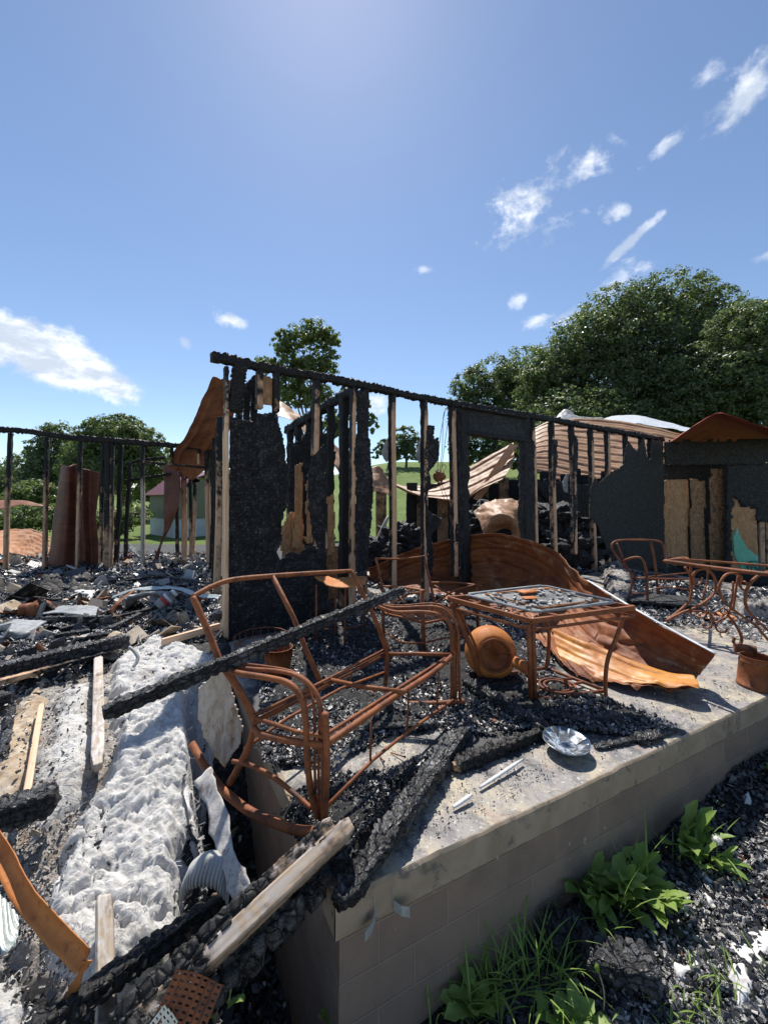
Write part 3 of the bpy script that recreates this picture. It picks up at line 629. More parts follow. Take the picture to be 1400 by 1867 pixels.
def panel(poly, pl, off=0.052, res=0.014, amp=0.012, cell=0.03, m_='char_panel', parent=house, name='sheathing', thick=0.012, seed=2, c=1.0, jag=0.0, label=None):
    pp = [PL(x, y, pl, off) for x, y in poly]; p0, dr = pl; dr = V3(dr); o_ = V3(p0)
    uv = np.array([[np.dot(V3(p)-o_, dr), p.z] for p in pp]); n3 = np.array([dr[1], -dr[0], 0]);
    if n3[1] > 0: n3 = -n3
    lo = uv.min(0)-res*2; hi = uv.max(0)+res*2; nu = int((hi[0]-lo[0])/res)+1; nv = int((hi[1]-lo[1])/res)+1
    U, V = np.meshgrid(lo[0]+np.arange(nu)*res, lo[1]+np.arange(nv)*res)
    jx = (fb2(U, V, 14, seed, 3)-0.5)*jag; jy = (fb2(U+9, V, 14, seed+4, 3)-0.5)*jag
    m_in = inpoly(U+jx, V+jy, uv)
    base = o_+n3*off
    P3 = o_[None, None]+U[..., None]*dr+np.array([0, 0, 1])*(V-o_[2])[..., None]+n3*off
    q = np.stack([U/cell, V/cell, np.zeros_like(U)], -1)+(fbm(np.stack([U*20, V*20, U*0], -1), 3, 2)-0.5)[..., None]*1.2
    f21, cid = vorn(q, seed)
    dsp = np.clip(f21*2.2, 0, 1)*(0.5+cid)*amp+(fb2(U, V, 3, seed+3)-0.5)*amp*2.5
    P3 = P3+n3*dsp[..., None]
    P3 = P3+(dr*((fb2(U, V, 25, 5)-0.5)*res*0.9)[..., None]+np.array([0, 0, 1])*((fb2(U, V, 25, 6)-0.5)*res*0.9)[..., None])
    cell_in = m_in[:-1, :-1] & m_in[:-1, 1:] & m_in[1:, :-1] & m_in[1:, 1:]
    idx = np.arange(nu*nv).reshape(nv, nu); A = idx[:-1, :-1][cell_in]; B = idx[:-1, 1:][cell_in]; Cc = idx[1:, 1:][cell_in]; D_ = idx[1:, :-1][cell_in]
    N = nu*nv; back = P3-n3*(dsp[..., None]+thick)
    fs = list(zip(A, B, Cc, D_))+list(zip(D_+N, Cc+N, B+N, A+N))
    pad = np.pad(cell_in, 1)
    for (di, dj, e) in ((0, -1, 'l'), (0, 1, 'r'), (-1, 0, 'b'), (1, 0, 't')):
        nb = pad[1+di:1+di+cell_in.shape[0], 1+dj:1+dj+cell_in.shape[1]]; k = cell_in & ~nb
        a = {'l': (idx[1:, :-1], idx[:-1, :-1]), 'r': (idx[:-1, 1:], idx[1:, 1:]), 'b': (idx[:-1, :-1], idx[:-1, 1:]), 't': (idx[1:, 1:], idx[1:, :-1])}[e]
        a0 = a[0][k]; a1 = a[1][k]; fs += list(zip(a1, a0, a0+N, a1+N))
    vs = np.concatenate([P3.reshape(-1, 3), back.reshape(-1, 3)])
    used = np.unique(np.array(fs)); rem = np.full(len(vs), -1); rem[used] = np.arange(len(used)); fs = [tuple(rem[list(f)]) for f in fs]
    mb = MB(); mb.add(vs[used], fs, c); o = mb.build(name, M[m_], parent)
    if label: o['label'] = label
    return o
# front wall
_stud = stud
def stud(top, bot, pl, w_=0.056, **k): return _stud(top, bot, pl, w_=w_, **k)
plate([(385, 652), (412, 655), (470, 668), (560, 684), (650, 700), (720, 715), (820, 735), (960, 757), (1075, 778), (1207, 801)], W, seed=3, amp=0.010)
stud((438, 664), (425, 750), W, w_=0.13, d_=0.13, ch=((0, 1), (1, 1)), lumps=0.016, cell=0.05, name='corner_post', front=0.0)
stud((413, 752), (409, 1165), W, w_=0.04, ch=((0, 0.0), (1, 0.05)), front=0.3, m_='stud_fresh', name='corner_post', off=0.03)
stud((413, 670), (413, 752), W, w_=0.036, ch=((0, 0.3), (0.4, 0.9), (1, 1)), front=0.2)
stud((472, 675), (472, 745), W, ch=((0, .4), (1, .7)), front=0.1); stud((503, 680), (503, 752), W, ch=((0, .7), (1, .9)), front=0.1)
panel([(476, 684), (499, 688), (499, 742), (476, 738)], W, off=-0.03, amp=0.001, m_='osb', c=0.15, name='header_board')
stud((578, 692), (574, 830), W, ch=((0, .3), (.4, .8), (1, 1)), front=.35)
stud((644, 706), None, W, ch=((0, .2), (.5, .5), (1, .8)), front=.6, w_=.042)
stud((662, 710), (661, 1082), W, ch=((0, .3), (.25, .9), (1, .8)), front=.1, w_=.085, seed=11)
stud((715, 720), None, W, ch=((0, .6), (.5, .6), (1, .7)), front=.62)
stud((772, 731), None, W, ch=((0, .6), (.5, .7), (1, .7)), front=.62)
stud((823, 740), (828, 1050), W, ch=((0, .8), (.5, .6), (1, .6)), front=.5)
stud((841, 745), (846, 1062), W, ch=((0, 1.3), (1, 1.3)), w_=.13, d_=.11, lumps=.012, cell=.04, name='door_jamb', front=0.0)
stud((952, 762), (957, 990), W, ch=((0, 1.3), (1, 1.3)), w_=.12, d_=.11, lumps=.012, cell=.04, name='door_jamb', front=0.0)
stud((968, 764), (976, 1000), W, ch=((0, .7), (.5, .8), (.75, .4), (1, .7)), front=.45)
for (a, b, c) in (((1003, 770), (1011, 1008), .45), ((1041, 777), (1047, 1010), .5), ((1074, 783), (1084, 1046), .45), ((1105, 788), None, .75), ((1138, 793), None, .6), ((1166, 798), None, .8), ((1184, 801), None, .9)):
    stud(a, b, W, ch=((0, .5), (.4, .45), (.7, .55), (1, .9)), front=c)
stud((1108, 1010), (1110, 1055), W, ch=((0, 0), (.7, .2), (1, 1)), front=.3, name='stud', off=.05)
# scraps of sheathing that give the studs their ragged outline
for k, pg in enumerate([
    [(569, 830), (592, 808), (593, 1005), (582, 1010), (572, 985), (562, 935), (560, 870)],
    [(650, 712), (664, 712), (668, 790), (675, 805), (679, 850), (681, 905), (679, 945), (672, 1000), (668, 1060), (650, 1050), (646, 1000), (649, 880), (645, 830), (651, 780)],
    [(776, 775), (792, 776), (793, 800), (801, 795), (800, 838), (784, 860), (787, 885), (778, 905), (781, 930), (806, 945), (800, 962), (784, 975), (791, 1000), (789, 1050), (779, 1052), (776, 960), (773, 860)],
    [(836, 745), (847, 745), (848, 1062), (838, 1062)],
    [(946, 800), (975, 803), (975, 985), (966, 1000), (948, 985)],
    [(1006, 800), (1016, 802), (1014, 870), (1009, 900), (1008, 850)], [(1046, 790), (1054, 800), (1052, 850), (1050, 960), (1046, 1000), (1043, 900)],
    [(829, 950), (840, 955), (832, 1010), (828, 985)]]):
    panel(pg, W, off=0.05, res=.012, amp=.014, seed=20+k, jag=.05, name='sheathing_scrap', m_='char_panel')
panel([(418, 757), (435, 760), (465, 771), (471, 752), (504, 752), (516, 786), (522, 822), (526, 870), (526, 909), (514, 954), (516, 984), (504, 1008), (514, 1017), (531, 1002), (545, 1010), (567, 988), (580, 1000), (595, 1002), (598, 1044), (598, 1150), (414, 1185)], W, off=.056, res=.011, amp=.016, jag=.05, seed=5, name='sheathing', cell=.034, label='thick black alligator-charred sheet beside the pale corner post')
SH2 = [(1075, 890), (1084, 868), (1090, 880), (1098, 874), (1105, 866), (1117, 858), (1128, 852), (1136, 846), (1139, 820), (1145, 802), (1152, 812), (1161, 820), (1168, 804), (1174, 798), (1178, 820), (1180, 836), (1186, 836), (1186, 800), (1209, 803), (1212, 1040), (1136, 1040), (1108, 1018), (1089, 959), (1076, 946)]
panel(SH2, W, off=.055, res=.025, amp=.004, jag=.10, seed=6, m_='char_flat', name='sheathing', label='flat black charred sheet with a ragged burnt top')
# door header
panel([(832, 740), (960, 761), (957, 800), (850, 790)], W, off=.05, res=.02, amp=.004, jag=.02, m_='char_flat', name='door_header')
plate([(848, 788), (905, 797), (957, 803)], W, h=.06, name='door_header', seed=50, off=.03)
plate([(842, 742), (960, 762)], W, h=.03, name='header_trim', seed=51, off=.075)
# partition running back from the front wall
XP = (PL(648, 708, W), Vector((-0.52, 0.855, 0)).normalized()); XP = (Vector((XP[0].x, XP[0].y, 0)), XP[1])
plate([(646, 712), (600, 737), (560, 762), (522, 785)], XP, seed=60, amp=.012, h=.12)
for (x, y, w_, pr, m_) in ((628, 722, .11, ((0, .4), (.2, .9), (1, 1)), 'stud'), (603, 737, .07, ((0, 0), (.3, .2), (.45, 1), (1, 1)), 'stud'), (581, 750, .05, ((0, 0), (.3, .3), (.4, 1), (1, 1)), 'stud'),
                           (562, 762, .09, ((0, 0), (.35, .1), (.5, 1), (1, 1)), 'stud'), (545, 772, .10, ((0, 0), (.4, .1), (.7, .3), (.8, 1), (1, 1)), 'stud_fresh'), (530, 780, .09, ((0, 0), (.4, .1), (.5, 1), (1, 1)), 'stud')):
    stud((x, y), None, XP, ch=pr, w_=w_, front=.0, m_=m_, lumps=.009, z0=0.02)
panel([(512, 962), (528, 930), (552, 936), (560, 1036), (512, 1032)], W, off=-.35, res=.02, amp=.002, m_='osb', c=.12, name='wall_board', jag=.03)
panel([(524, 806), (560, 790), (600, 782), (612, 800), (606, 900), (612, 1010), (526, 1000)], W, off=-1.3, res=.035, amp=.02, m_='char_panel', name='inner_wall', jag=.12)
panel([(536, 848), (553, 840), (554, 1004), (534, 1002)], W, off=-.3, res=.018, amp=.002, m_='osb', c=.1, name='wall_board', jag=.03)
panel([(558, 878), (572, 870), (573, 990), (557, 994)], W, off=-.25, res=.018, amp=.002, m_='osb', c=.15, name='wall_board', jag=.03)
panel([(596, 905), (610, 900), (612, 1010), (597, 1012)], W, off=-.3, res=.018, amp=.002, m_='osb', c=.2, name='wall_board', jag=.03)
panel([(585, 1000), (640, 985), (642, 1090), (588, 1100)], W, off=-.5, res=.025, amp=.002, m_='osb', c=.3, name='wall_board', jag=.05)
# side wall running back to the rear-left wall
SP = (WA, Vector((-1.85, 3.93, 0)).normalized())
plate([(470, 690), (452, 708), (428, 742)], W, off=-.35, h=.09, seed=70, name='roof_rafter')
plate([(478, 700), (440, 745)], W, off=-.7, h=.05, seed=72, name='roof_rafter')
for x, y, z_ in ((450, 712, 2.1), (462, 705, 2.0), (438, 728, 2.1)): stud((x, y), (x-1, 772), W, off=-.5, ch=((0, .6), (1, 1)), front=0)
for k, (px, ptop, pr) in enumerate(((403, 760, .2), (398, 780, .9), (392, 800, 1.0), (387, 812, .3))):
    stud((px, ptop), None, SP, ch=((0, pr*.6), (.4, pr), (1, 1)), front=.1, m_='stud' if k else 'stud_fresh')
# left wall
LA = D(0, 1044, 7.0); LA.z = 0; LB = D(385, 1033, 7.6); LB.z = 0; LW = (LA, (LB-LA).normalized())
plate([(-60, 779), (0, 783), (40, 785), (120, 797), (200, 803), (290, 810), (385, 818)], LW, seed=80, h=.09, amp=.012, d_=.1)
stl = [((19, 790), (10, 1044), .45, .038), ((86, 798), (81, 1046), .4, .038), ((148, 803), (141, 1046), .35, .038), ((189, 806), (184, 1062), .75, .04), ((198, 807), (195, 1062), .8, .09), ((206, 807), (202, 1060), .55, .04), ((223, 809), (211, 1045), 1.3, .06),
       ((262, 812), (260, 1060), .15, .045), ((314, 815), (314, 845), .9, .04), ((363, 818), (363, 847), .3, .04), ((378, 820), (381, 1040), .05, .07), ((386, 820), (389, 1040), .25, .05)]
for k, (a, b, c, w_) in enumerate(stl):
    stud(a, b, LW, ch=((0, c*.5), (.3, c*.6), (.6, c), (.8, .75+c*.3), (1, 1)), front=.1, w_=w_, m_='greywood' if k == 7 else 'stud', off=0.0 if k not in (6,) else -.4, nl=34)
plate([(262, 842), (300, 846), (378, 853)], LW, seed=90, h=.04, amp=.006, name='door_header', prof=((0, .4), (1, .9)))
LW2 = (LA+Vector((0, 1.1, 0)), LW[1])
for a, b, c in (((238, 842), (228, 1042), 1.3), ((335, 862), (337, 1042), .15), ((347, 866), (349, 1036), .8), ((325, 870), (324, 1020), 1.2), ((356, 880), (353, 1010), .4)):
    stud(a, b, LW2, ch=((0, c*.5), (.6, c*.8), (1, .5+c)), front=.1, w_=.09 if a[0] == 335 else .05, nl=30)
for a, b in (((228, 848), (262, 836)), ((258, 838), (302, 834)), ((230, 877), (330, 861)), ((318, 864), (352, 872))):
    plate([a, b], LW2, h=.05, d_=.05, name='fallen_brace', seed=91+a[0])
# right end of the house: black lintel, boarded opening, wrapped sheathing
RA = PL(1207, 1015, W); RA = Vector((RA.x, RA.y, 0)); RB = Vector((9.4, 8.35, 0)); RW = (RA, (RB-RA).normalized())
panel([(1207, 802), (1440, 798), (1440, 846), (1320, 850), (1207, 852)], RW, off=.05, res=.05, amp=.006, m_='char_flat', jag=.1, name='lintel')
panel([(1322, 846), (1440, 846), (1440, 950), (1396, 952), (1378, 950), (1376, 924), (1352, 920), (1338, 905), (1334, 960), (1336, 1030), (1322, 1034)], RW, off=.06, res=.03, amp=.005, m_='char_flat', jag=.12, name='sheathing')
panel([(1208, 872), (1256, 872), (1258, 1035), (1208, 1035)], RW, off=-.25, res=.05, amp=.001, m_='osb', c=.12, name='wall_board', cell=.2)
panel([(1256, 868), (1286, 876), (1288, 1035), (1256, 1035)], RW, off=-.2, res=.05, amp=.002, m_='osb', c=.35, name='wall_board')
panel([(1292, 852), (1322, 852), (1322, 1035), (1290, 1035)], RW, off=-.12, res=.05, amp=.003, m_='osb', c=.4, name='wall_board')
panel([(1327, 904), (1342, 908), (1352, 922), (1379, 926), (1384, 1045), (1328, 1045)], RW, off=.03, res=.04, amp=.001, m_='osb', c=-.1, name='wall_board')
panel([(1200, 840), (1600, 840), (1600, 1080), (1200, 1060)], RW, off=-.7, res=.1, amp=.01, m_='char_flat', name='inner_wall')
M['wrap'] = m_plain('green_house_wrap', (0.16, 0.50, 0.34), (0.20, 0.56, 0.40), 6, .6, .3, .004, dirt=(0.14, 0.42, 0.30))
M['ink'] = m_plain('wrap_ink', (0.02, 0.08, 0.07), (0.02, 0.09, 0.08), 6, .6)
wr = panel([(1344, 955), (1348, 972), (1362, 998), (1381, 1012), (1383, 1046), (1352, 1046), (1346, 1030), (1335, 1012), (1333, 985), (1336, 972)], RW, off=.045, res=.03, amp=.002, m_='wrap', c=0, jag=.03, name='house_wrap', label='torn green house wrap with dark lettering')
mb = MB(); pa = [PL(x, y, RW, .075) for x, y in ((1357, 1029), (1362, 1026), (1368, 1024), (1375, 1023), (1381, 1024))]; tube(mb, pa, .018, 6, True, flat=.3)
mb.build('printed_arc', M['ink'], wr)
cu = bpy.data.curves.new('lettering', 'FONT'); cu.body = 'INNE'; cu.size = 0.30; cu.extrude = .003; tx = bpy.data.objects.new('lettering', cu); C.objects.link(tx)
bpy.context.view_layer.update(); dg = bpy.context.evaluated_depsgraph_get(); me = bpy.data.meshes.new_from_object(tx.evaluated_get(dg)); bpy.data.objects.remove(tx)
tp = PL(1359, 1043, RW, .085); lt = bpy.data.objects.new('lettering', me); C.objects.link(lt); me.materials.append(M['ink']); lt.parent = wr
lt.rotation_euler = (R(90), 0, math.atan2(RW[1].y, RW[1].x)); lt.location = tp-wloc(wr)
for a, b, c in (((1386, 950), (1388, 1046), .1), ((1398, 952), (1400, 1046), .3), ((1412, 950), (1412, 1046), .2)): stud(a, b, RW, ch=((0, c), (1, c+.3)), front=.1, w_=.1, off=-.1, nl=24)
# back room wall seen through the doorway
BW = (Vector((-2.2, 10.2, 0)), Vector((1, .02, 0)).normalized())
for k in range(24):
    x = 686+k*18.6; tp_ = 884+8*math.sin(k*1.9)-(10 if 9 < k < 14 else 0)-(20 if k > 15 else 0)+rnd.uniform(-4, 4)
    c = (.1, .9, .3, 1.2, .2, 1.1)[(k*5) % 6] if k < 16 else 1.2
    if k in (1, 2): continue
    a_ = PL(x+9, tp_, BW, 0); b_ = Vector((a_.x, a_.y+rnd.uniform(0, .1), -.1)); mb = MB()
    beam(mb, b_, a_, .275, .02, (1, 0, 0), 40, 6, .006, .06, ((0, c), (1, c+.3)), 0, 0, 300+k, 1, .02); mb.build('rear_board', M['osb'], house)
# dark interior partition behind the right-hand studs
IW = (Vector((3.2, 8.9, 0)), Vector((.93, .36, 0)).normalized())
panel([(966, 868), (1000, 876), (1076, 884), (1080, 1030), (960, 1030)], IW, off=0, res=.06, amp=.01, m_='char_flat', name='inner_wall', jag=.1)
for a, b in (((975, 885), (1010, 930)), ((1050, 950), (1100, 990))): plate([a, b], IW, h=.08, name='fallen_brace', off=.5, m_='greywood', seed=a[0])
# ---------------------------------------------------------------- fallen and hanging metal
def sheet_thing(name, label, cat, rows, m_, nu=60, nv=30, corr=0.018, pitch=0.23, ax='v', crumple=0.03, cs=2.5, thick=0.002, seed=1, group=None, smoothv=True):
    S = loft(rows, nu, nv, corr, pitch, ax, crumple, cs, seed, smoothv); mb = MB(); sheetgrid(mb, S, thick)
    o = mb.build(name, M[m_]); return tag(o, label, cat, group)
GR = 'torn steel roofing sheets'
M['under'] = m_rust('roof_red_brown', (0.30, 0.058, 0.050), (0.36, 0.085, 0.06), (0.17, 0.035, 0.035), 2.5, 0.85)
# big curved sheet through the doorway and down onto the porch
top = [D(672, 1036, 6.0), D(760, 1000, 5.75), D(880, 974, 5.4), D(960, 984, 5.05), D(1015, 1010, 4.6), D(1070, 1060, 3.9), D(1150, 1109, 3.12), D(1230, 1155, 2.82), D(1302, 1194, 2.6)]
mid1 = [D(674, 1050, 6.15), D(760, 1022, 5.9), D(880, 1010, 5.6), D(955, 1025, 5.25), D(1008, 1060, 4.75), D(1055, 1100, 4.0), D(1130, 1135, 3.3), D(1215, 1180, 2.98), D(1290, 1212, 2.73)]
mid2 = [D(678, 1068, 6.1), D(760, 1045, 5.9), D(878, 1050, 5.6), D(945, 1072, 5.15), D(990, 1110, 4.45), D(1040, 1150, 3.75), D(1100, 1180, 3.3), D(1185, 1217, 2.98), D(1284, 1222, 2.79)]
low = [D(682, 1088, 5.75), D(760, 1070, 5.45), D(875, 1092, 5.0), D(935, 1120, 4.45), D(985, 1150, 3.9), D(1022, 1190, 3.25), D(1080, 1212, 3.0), D(1170, 1238, 2.80), D(1268, 1240, 2.72)]
lip = [D(684, 1092, 5.7), D(762, 1082, 5.4), D(872, 1105, 4.7), D(930, 1130, 4.3), D(975, 1158, 3.7), D(1030, 1215, 3.05), D(1085, 1236, 2.84), D(1180, 1250, 2.66), D(1270, 1252, 2.62)]
S = loft([top, mid1, mid2, low, lip], 200, 100, 0.022, 0.20, 'v', 0.034, 3.0, 4); S = S+((fbm(S*8, 31, 3)-.5)*.03-.03*np.clip(1-np.abs(fbm(S*np.array([2.2, 2.2, 3.4]), 33, 2)-.5)*16, 0, 1))[..., None]*np.array([0, -1, .4])
S[:, 100:] += ((fbm(S*7, 12, 3)-0.5)*0.05)[:, 100:, None]*np.array([0, -.4, 1])
S[-3:, :, 2] += ((fbm(S*6, 15, 3)-0.5)*0.09)[-3:]
mb = MB(); sheetgrid(mb, S, 0.002)
M['sheet_lit2'] = M['sheet_lit']
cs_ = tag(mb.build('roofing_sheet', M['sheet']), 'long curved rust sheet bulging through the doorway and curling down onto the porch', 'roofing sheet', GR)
# pale folded rim along its upper edge
mb = MB(); tube(mb, [p+Vector((0, -.01, .012)) for p in top[5:]], .012, 6, True, flat=.4); mb.build('rim', M['white'], cs_)
# the curved sheet's lit inner face: extra surface, sunlight painted as brighter orange
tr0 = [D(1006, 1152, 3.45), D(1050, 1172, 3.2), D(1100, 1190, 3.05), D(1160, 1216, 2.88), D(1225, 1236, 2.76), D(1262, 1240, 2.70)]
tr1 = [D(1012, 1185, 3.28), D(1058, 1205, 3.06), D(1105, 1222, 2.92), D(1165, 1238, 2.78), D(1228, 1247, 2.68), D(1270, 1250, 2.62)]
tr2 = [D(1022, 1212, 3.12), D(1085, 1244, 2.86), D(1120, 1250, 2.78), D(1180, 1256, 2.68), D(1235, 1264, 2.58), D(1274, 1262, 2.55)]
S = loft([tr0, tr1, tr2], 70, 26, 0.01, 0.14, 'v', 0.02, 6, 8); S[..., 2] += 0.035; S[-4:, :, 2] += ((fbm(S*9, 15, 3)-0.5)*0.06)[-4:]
mb = MB(); sheetgrid(mb, S, 0.002); tag(mb.build('roofing_sheet', M['sheet_lit']), 'sunlit flap of the long curved sheet beside the square table frame, painted brighter orange', 'roofing sheet', GR)
# collapsed roof behind the front wall
sheet_thing('roofing_sheet', 'tan ribbed roof sheet swooping down behind the doorway', 'roofing sheet',
    [[D(700, 868, 11.5), D(740, 886, 11), D(800, 878, 10.6), D(850, 854, 10.4), D(900, 826, 10.2), D(936, 806, 10)],
     [D(708, 876, 10.8), D(750, 893, 10.3), D(805, 893, 9.9), D(850, 880, 9.6), D(895, 860, 9.4), D(935, 842, 9.2)],
     [D(716, 882, 10.2), D(768, 903, 9.6), D(815, 910, 9.2), D(846, 909, 8.9), D(880, 890, 8.7), D(915, 874, 8.6)]], 'roof', 90, 70, .06, .5, group=GR)
sheet_thing('roofing_sheet', 'wide tan ribbed roof sheet sagging behind the right-hand studs', 'roofing sheet',
    [[D(965, 786, 15), D(1000, 768, 15), D(1060, 762, 14.6), D(1120, 766, 14.2), D(1190, 778, 13.6), D(1262, 796, 13)],
     [D(972, 815, 12.5), D(1005, 812, 12.5), D(1060, 822, 12.3), D(1120, 828, 12), D(1190, 830, 11.6), D(1250, 832, 11.2)],
     [D(975, 856, 10.4), D(1010, 874, 10.4), D(1060, 884, 10.3), D(1120, 886, 10.2), D(1190, 880, 10), D(1240, 870, 9.9)]], 'roof', 100, 110, .09, .55, group=GR)
tag(MB().add(*[[*map(V3, [D(862, 909, 8.9), D(874, 914, 8.9), D(944, 812, 9.4), D(930, 808, 9.4), D(862, 909, 9.0), D(874, 914, 9.0), D(944, 812, 9.5), D(930, 808, 9.5)])], [(0, 1, 2, 3), (4, 7, 6, 5), (0, 4, 5, 1), (1, 5, 6, 2), (2, 6, 7, 3), (3, 7, 4, 0)]]).build('roof_trim', M['roof_orange'], smooth=False), 'narrow yellowish trim strip along the torn edge of the swooping roof sheet', 'roof trim')
sheet_thing('ridge_cap', 'pale white ridge sheet on top of the sagging tan roof', 'ridge cap',
    [[D(1098, 763, 15.6), D(1130, 756, 15.8), D(1180, 760, 15.4), D(1262, 782, 14)], [D(1096, 772, 14.2), D(1130, 770, 14.2), D(1180, 775, 14.0), D(1262, 789, 13.2)]], 'white', 40, 14, 0.02, .3, crumple=.05)
sheet_thing('roofing_sheet', 'small grey crumpled roof piece poking above the plate right of the doorway', 'roofing sheet',
    [[D(1008, 762, 15.5), D(1024, 750, 15.6), D(1040, 748, 15.6), D(1056, 760, 15.2), D(1100, 762, 15)], [D(1006, 774, 14.8), D(1024, 768, 14.9), D(1042, 768, 14.9), D(1058, 770, 14.8), D(1100, 772, 14.6)]], 'greymetal', 30, 10, 0.0, .3, crumple=.12, group=GR)
sheet_thing('roofing_sheet', 'dark brown roof sheet drooping over the black lintel at the far right', 'roofing sheet',
    [[D(1222, 806, 8.2), D(1256, 782, 7.8), D(1290, 760, 7.5), D(1310, 753, 7.4), D(1335, 760, 7.2), D(1400, 779, 6.9), D(1470, 786, 6.6)],
     [D(1224, 808, 8.9), D(1262, 794, 8.8), D(1296, 780, 8.7), D(1314, 776, 8.6), D(1340, 780, 8.5), D(1400, 794, 8.2), D(1470, 802, 7.9)],
     [D(1226, 811, 9.6), D(1268, 810, 9.8), D(1300, 806, 10), D(1330, 806, 10), D(1360, 808, 9.8), D(1400, 810, 9.5), D(1470, 816, 9.2)]], 'under', 70, 40, .02, .3, 'v', group=GR)
# crumpled sheet seen through the door
sheet_thing('roofing_sheet', 'crumpled tan sheet with a dark torn mouth seen through the doorway', 'roofing sheet',
    [[D(862, 932, 7.6), D(885, 918, 7.7), D(915, 910, 7.7), D(948, 914, 7.6)], [D(872, 950, 7.3), D(892, 930, 7.25), D(918, 922, 7.25), D(950, 936, 7.3)],
     [D(880, 976, 7.1), D(910, 940, 7.0), D(938, 950, 6.95), D(952, 975, 7.0)], [D(884, 984, 7.3), D(925, 962, 7.3), D(938, 978, 7.1), D(952, 990, 7.0)]], 'roof', 50, 40, 0, .3, crumple=.12, cs=3.2, group=GR)
# left: curved hanging sheet, standing sheets
sheet_thing('roofing_sheet', 'brown roof sheet curling down from above the pale corner post', 'roofing sheet',
    [[D(388, 686, 5.6), D(372, 722, 6.0), D(352, 766, 6.5), D(334, 802, 7.0), D(318, 822, 7.5), D(308, 850, 7.9)],
     [D(412, 690, 5.9), D(402, 730, 6.3), D(384, 775, 6.8), D(362, 810, 7.3), D(345, 830, 7.8), D(330, 862, 8.1)],
     [D(440, 692, 6.2), D(430, 742, 6.6), D(416, 790, 7.1), D(398, 822, 7.6), D(380, 850, 8.0), D(352, 876, 8.3)]], 'roof_brown', 70, 30, .03, .35, crumple=.05, group=GR)
sheet_thing('roofing_sheet', 'tall dark rust sheet standing upright behind the left studs', 'roofing sheet',
    [[D(112, 846, 7.5), D(124, 850, 7.35), D(140, 846, 7.5), D(150, 853, 7.4), D(166, 857, 7.55), D(184, 861, 7.4)],
     [D(100, 930, 7.5), D(120, 935, 7.3), D(140, 932, 7.5), D(150, 938, 7.35), D(165, 940, 7.5), D(176, 935, 7.4)],
     [D(94, 985, 7.45), D(115, 990, 7.25), D(140, 988, 7.45), D(152, 992, 7.3), D(168, 992, 7.45), D(180, 975, 7.35)],
     [D(84, 1040, 7.4), D(110, 1048, 7.2), D(140, 1050, 7.4), D(152, 1054, 7.25), D(168, 1054, 7.4), D(182, 1056, 7.3)]], 'sheet_dark', 40, 60, 0, .3, crumple=.03, group=GR)
sheet_thing('roofing_sheet', 'orange ribbed roof sheet lying slumped at the far left', 'roofing sheet',
    [[D(-60, 962, 10.4), D(0, 966, 10.2), D(30, 964, 10.2), D(60, 966, 10.0), D(92, 978, 9.4)],
     [D(-60, 1000, 9), D(0, 1010, 8.8), D(30, 1012, 8.8), D(60, 1008, 8.8), D(90, 1000, 8.8)],
     [D(-60, 1040, 7.9), D(0, 1058, 7.8), D(25, 1064, 7.8), D(55, 1064, 7.8), D(72, 1040, 8)]], 'roof_orange', 60, 50, .03, .3, crumple=.06, group=GR)
sheet_thing('roofing_sheet', 'curved brown and white sheet edge behind the leftmost studs', 'roofing sheet',
    [[D(-40, 912, 9.4), D(10, 912, 9.4), D(45, 914, 9.3), D(80, 922, 9.2), D(98, 928, 9.1)], [D(-40, 932, 9.0), D(10, 928, 9.0), D(40, 922, 9.1), D(80, 924, 9.1), D(98, 930, 9.1)]], 'roof_brown', 40, 10, .0, .3, crumple=.04, group=GR)
sheet_thing('roofing_sheet', 'twisted strip of rust sheet hanging down and ending in an orange curl', 'roofing sheet',
    [[D(296, 850, 8.6), D(300, 880, 8.5), D(298, 930, 8.4), D(300, 960, 8.3), D(293, 990, 8.2), D(279, 1025, 8.1), D(275, 1048, 8.0)],
     [D(326, 850, 8.4), D(330, 880, 8.3), D(326, 920, 8.2), D(316, 950, 8.3), D(297, 990, 8.35), D(290, 1020, 8.2), D(291, 1046, 8.1)]], 'sheet_dark', 70, 14, .0, .2, crumple=.02, group=GR)
sheet_thing('roofing_sheet', 'low orange sheet lying behind the dark double stud at left', 'roofing sheet',
    [[D(216, 1012, 9.2), D(240, 1008, 9.2), D(262, 1018, 9.0)], [D(214, 1040, 8.4), D(240, 1046, 8.2), D(262, 1046, 8.2)]], 'roof_orange', 24, 18, .02, .25, crumple=.04, group=GR)
sheet_thing('roofing_sheet', 'flat orange sheet lying beyond the rear doorway at left', 'roofing sheet',
    [[D(296, 1012, 9.6), D(330, 1010, 9.6), D(385, 1008, 9.6)], [D(294, 1026, 8.8), D(330, 1028, 8.8), D(385, 1030, 8.6)]], 'roof_orange', 30, 18, .02, .3, crumple=.08, group=GR)
sheet_thing('roofing_sheet', 'curved brown sheet arching behind the partition left of the doorway', 'roofing sheet',
    [[D(505, 728, 8.5), D(530, 744, 8.5), D(600, 800, 8.5), D(660, 850, 8.6), D(690, 850, 8.8), D(706, 870, 9), D(722, 892, 9.2)],
     [D(505, 760, 7.8), D(540, 775, 7.8), D(600, 840, 7.8), D(650, 900, 8), D(680, 896, 8.2), D(700, 900, 8.4), D(722, 906, 8.6)]], 'roof', 70, 30, .0, .3, crumple=.09, group=GR)

# ---------------------------------------------------------------- rusty furniture
def T(parent, name, pts, r, m_='rust', seg=8, curve=True, flat=1.0, sub=6):
    mb = MB(); tube(mb, pts, r, seg, curve, flat=flat, sub=sub); return mb.build(name, M[m_], parent)
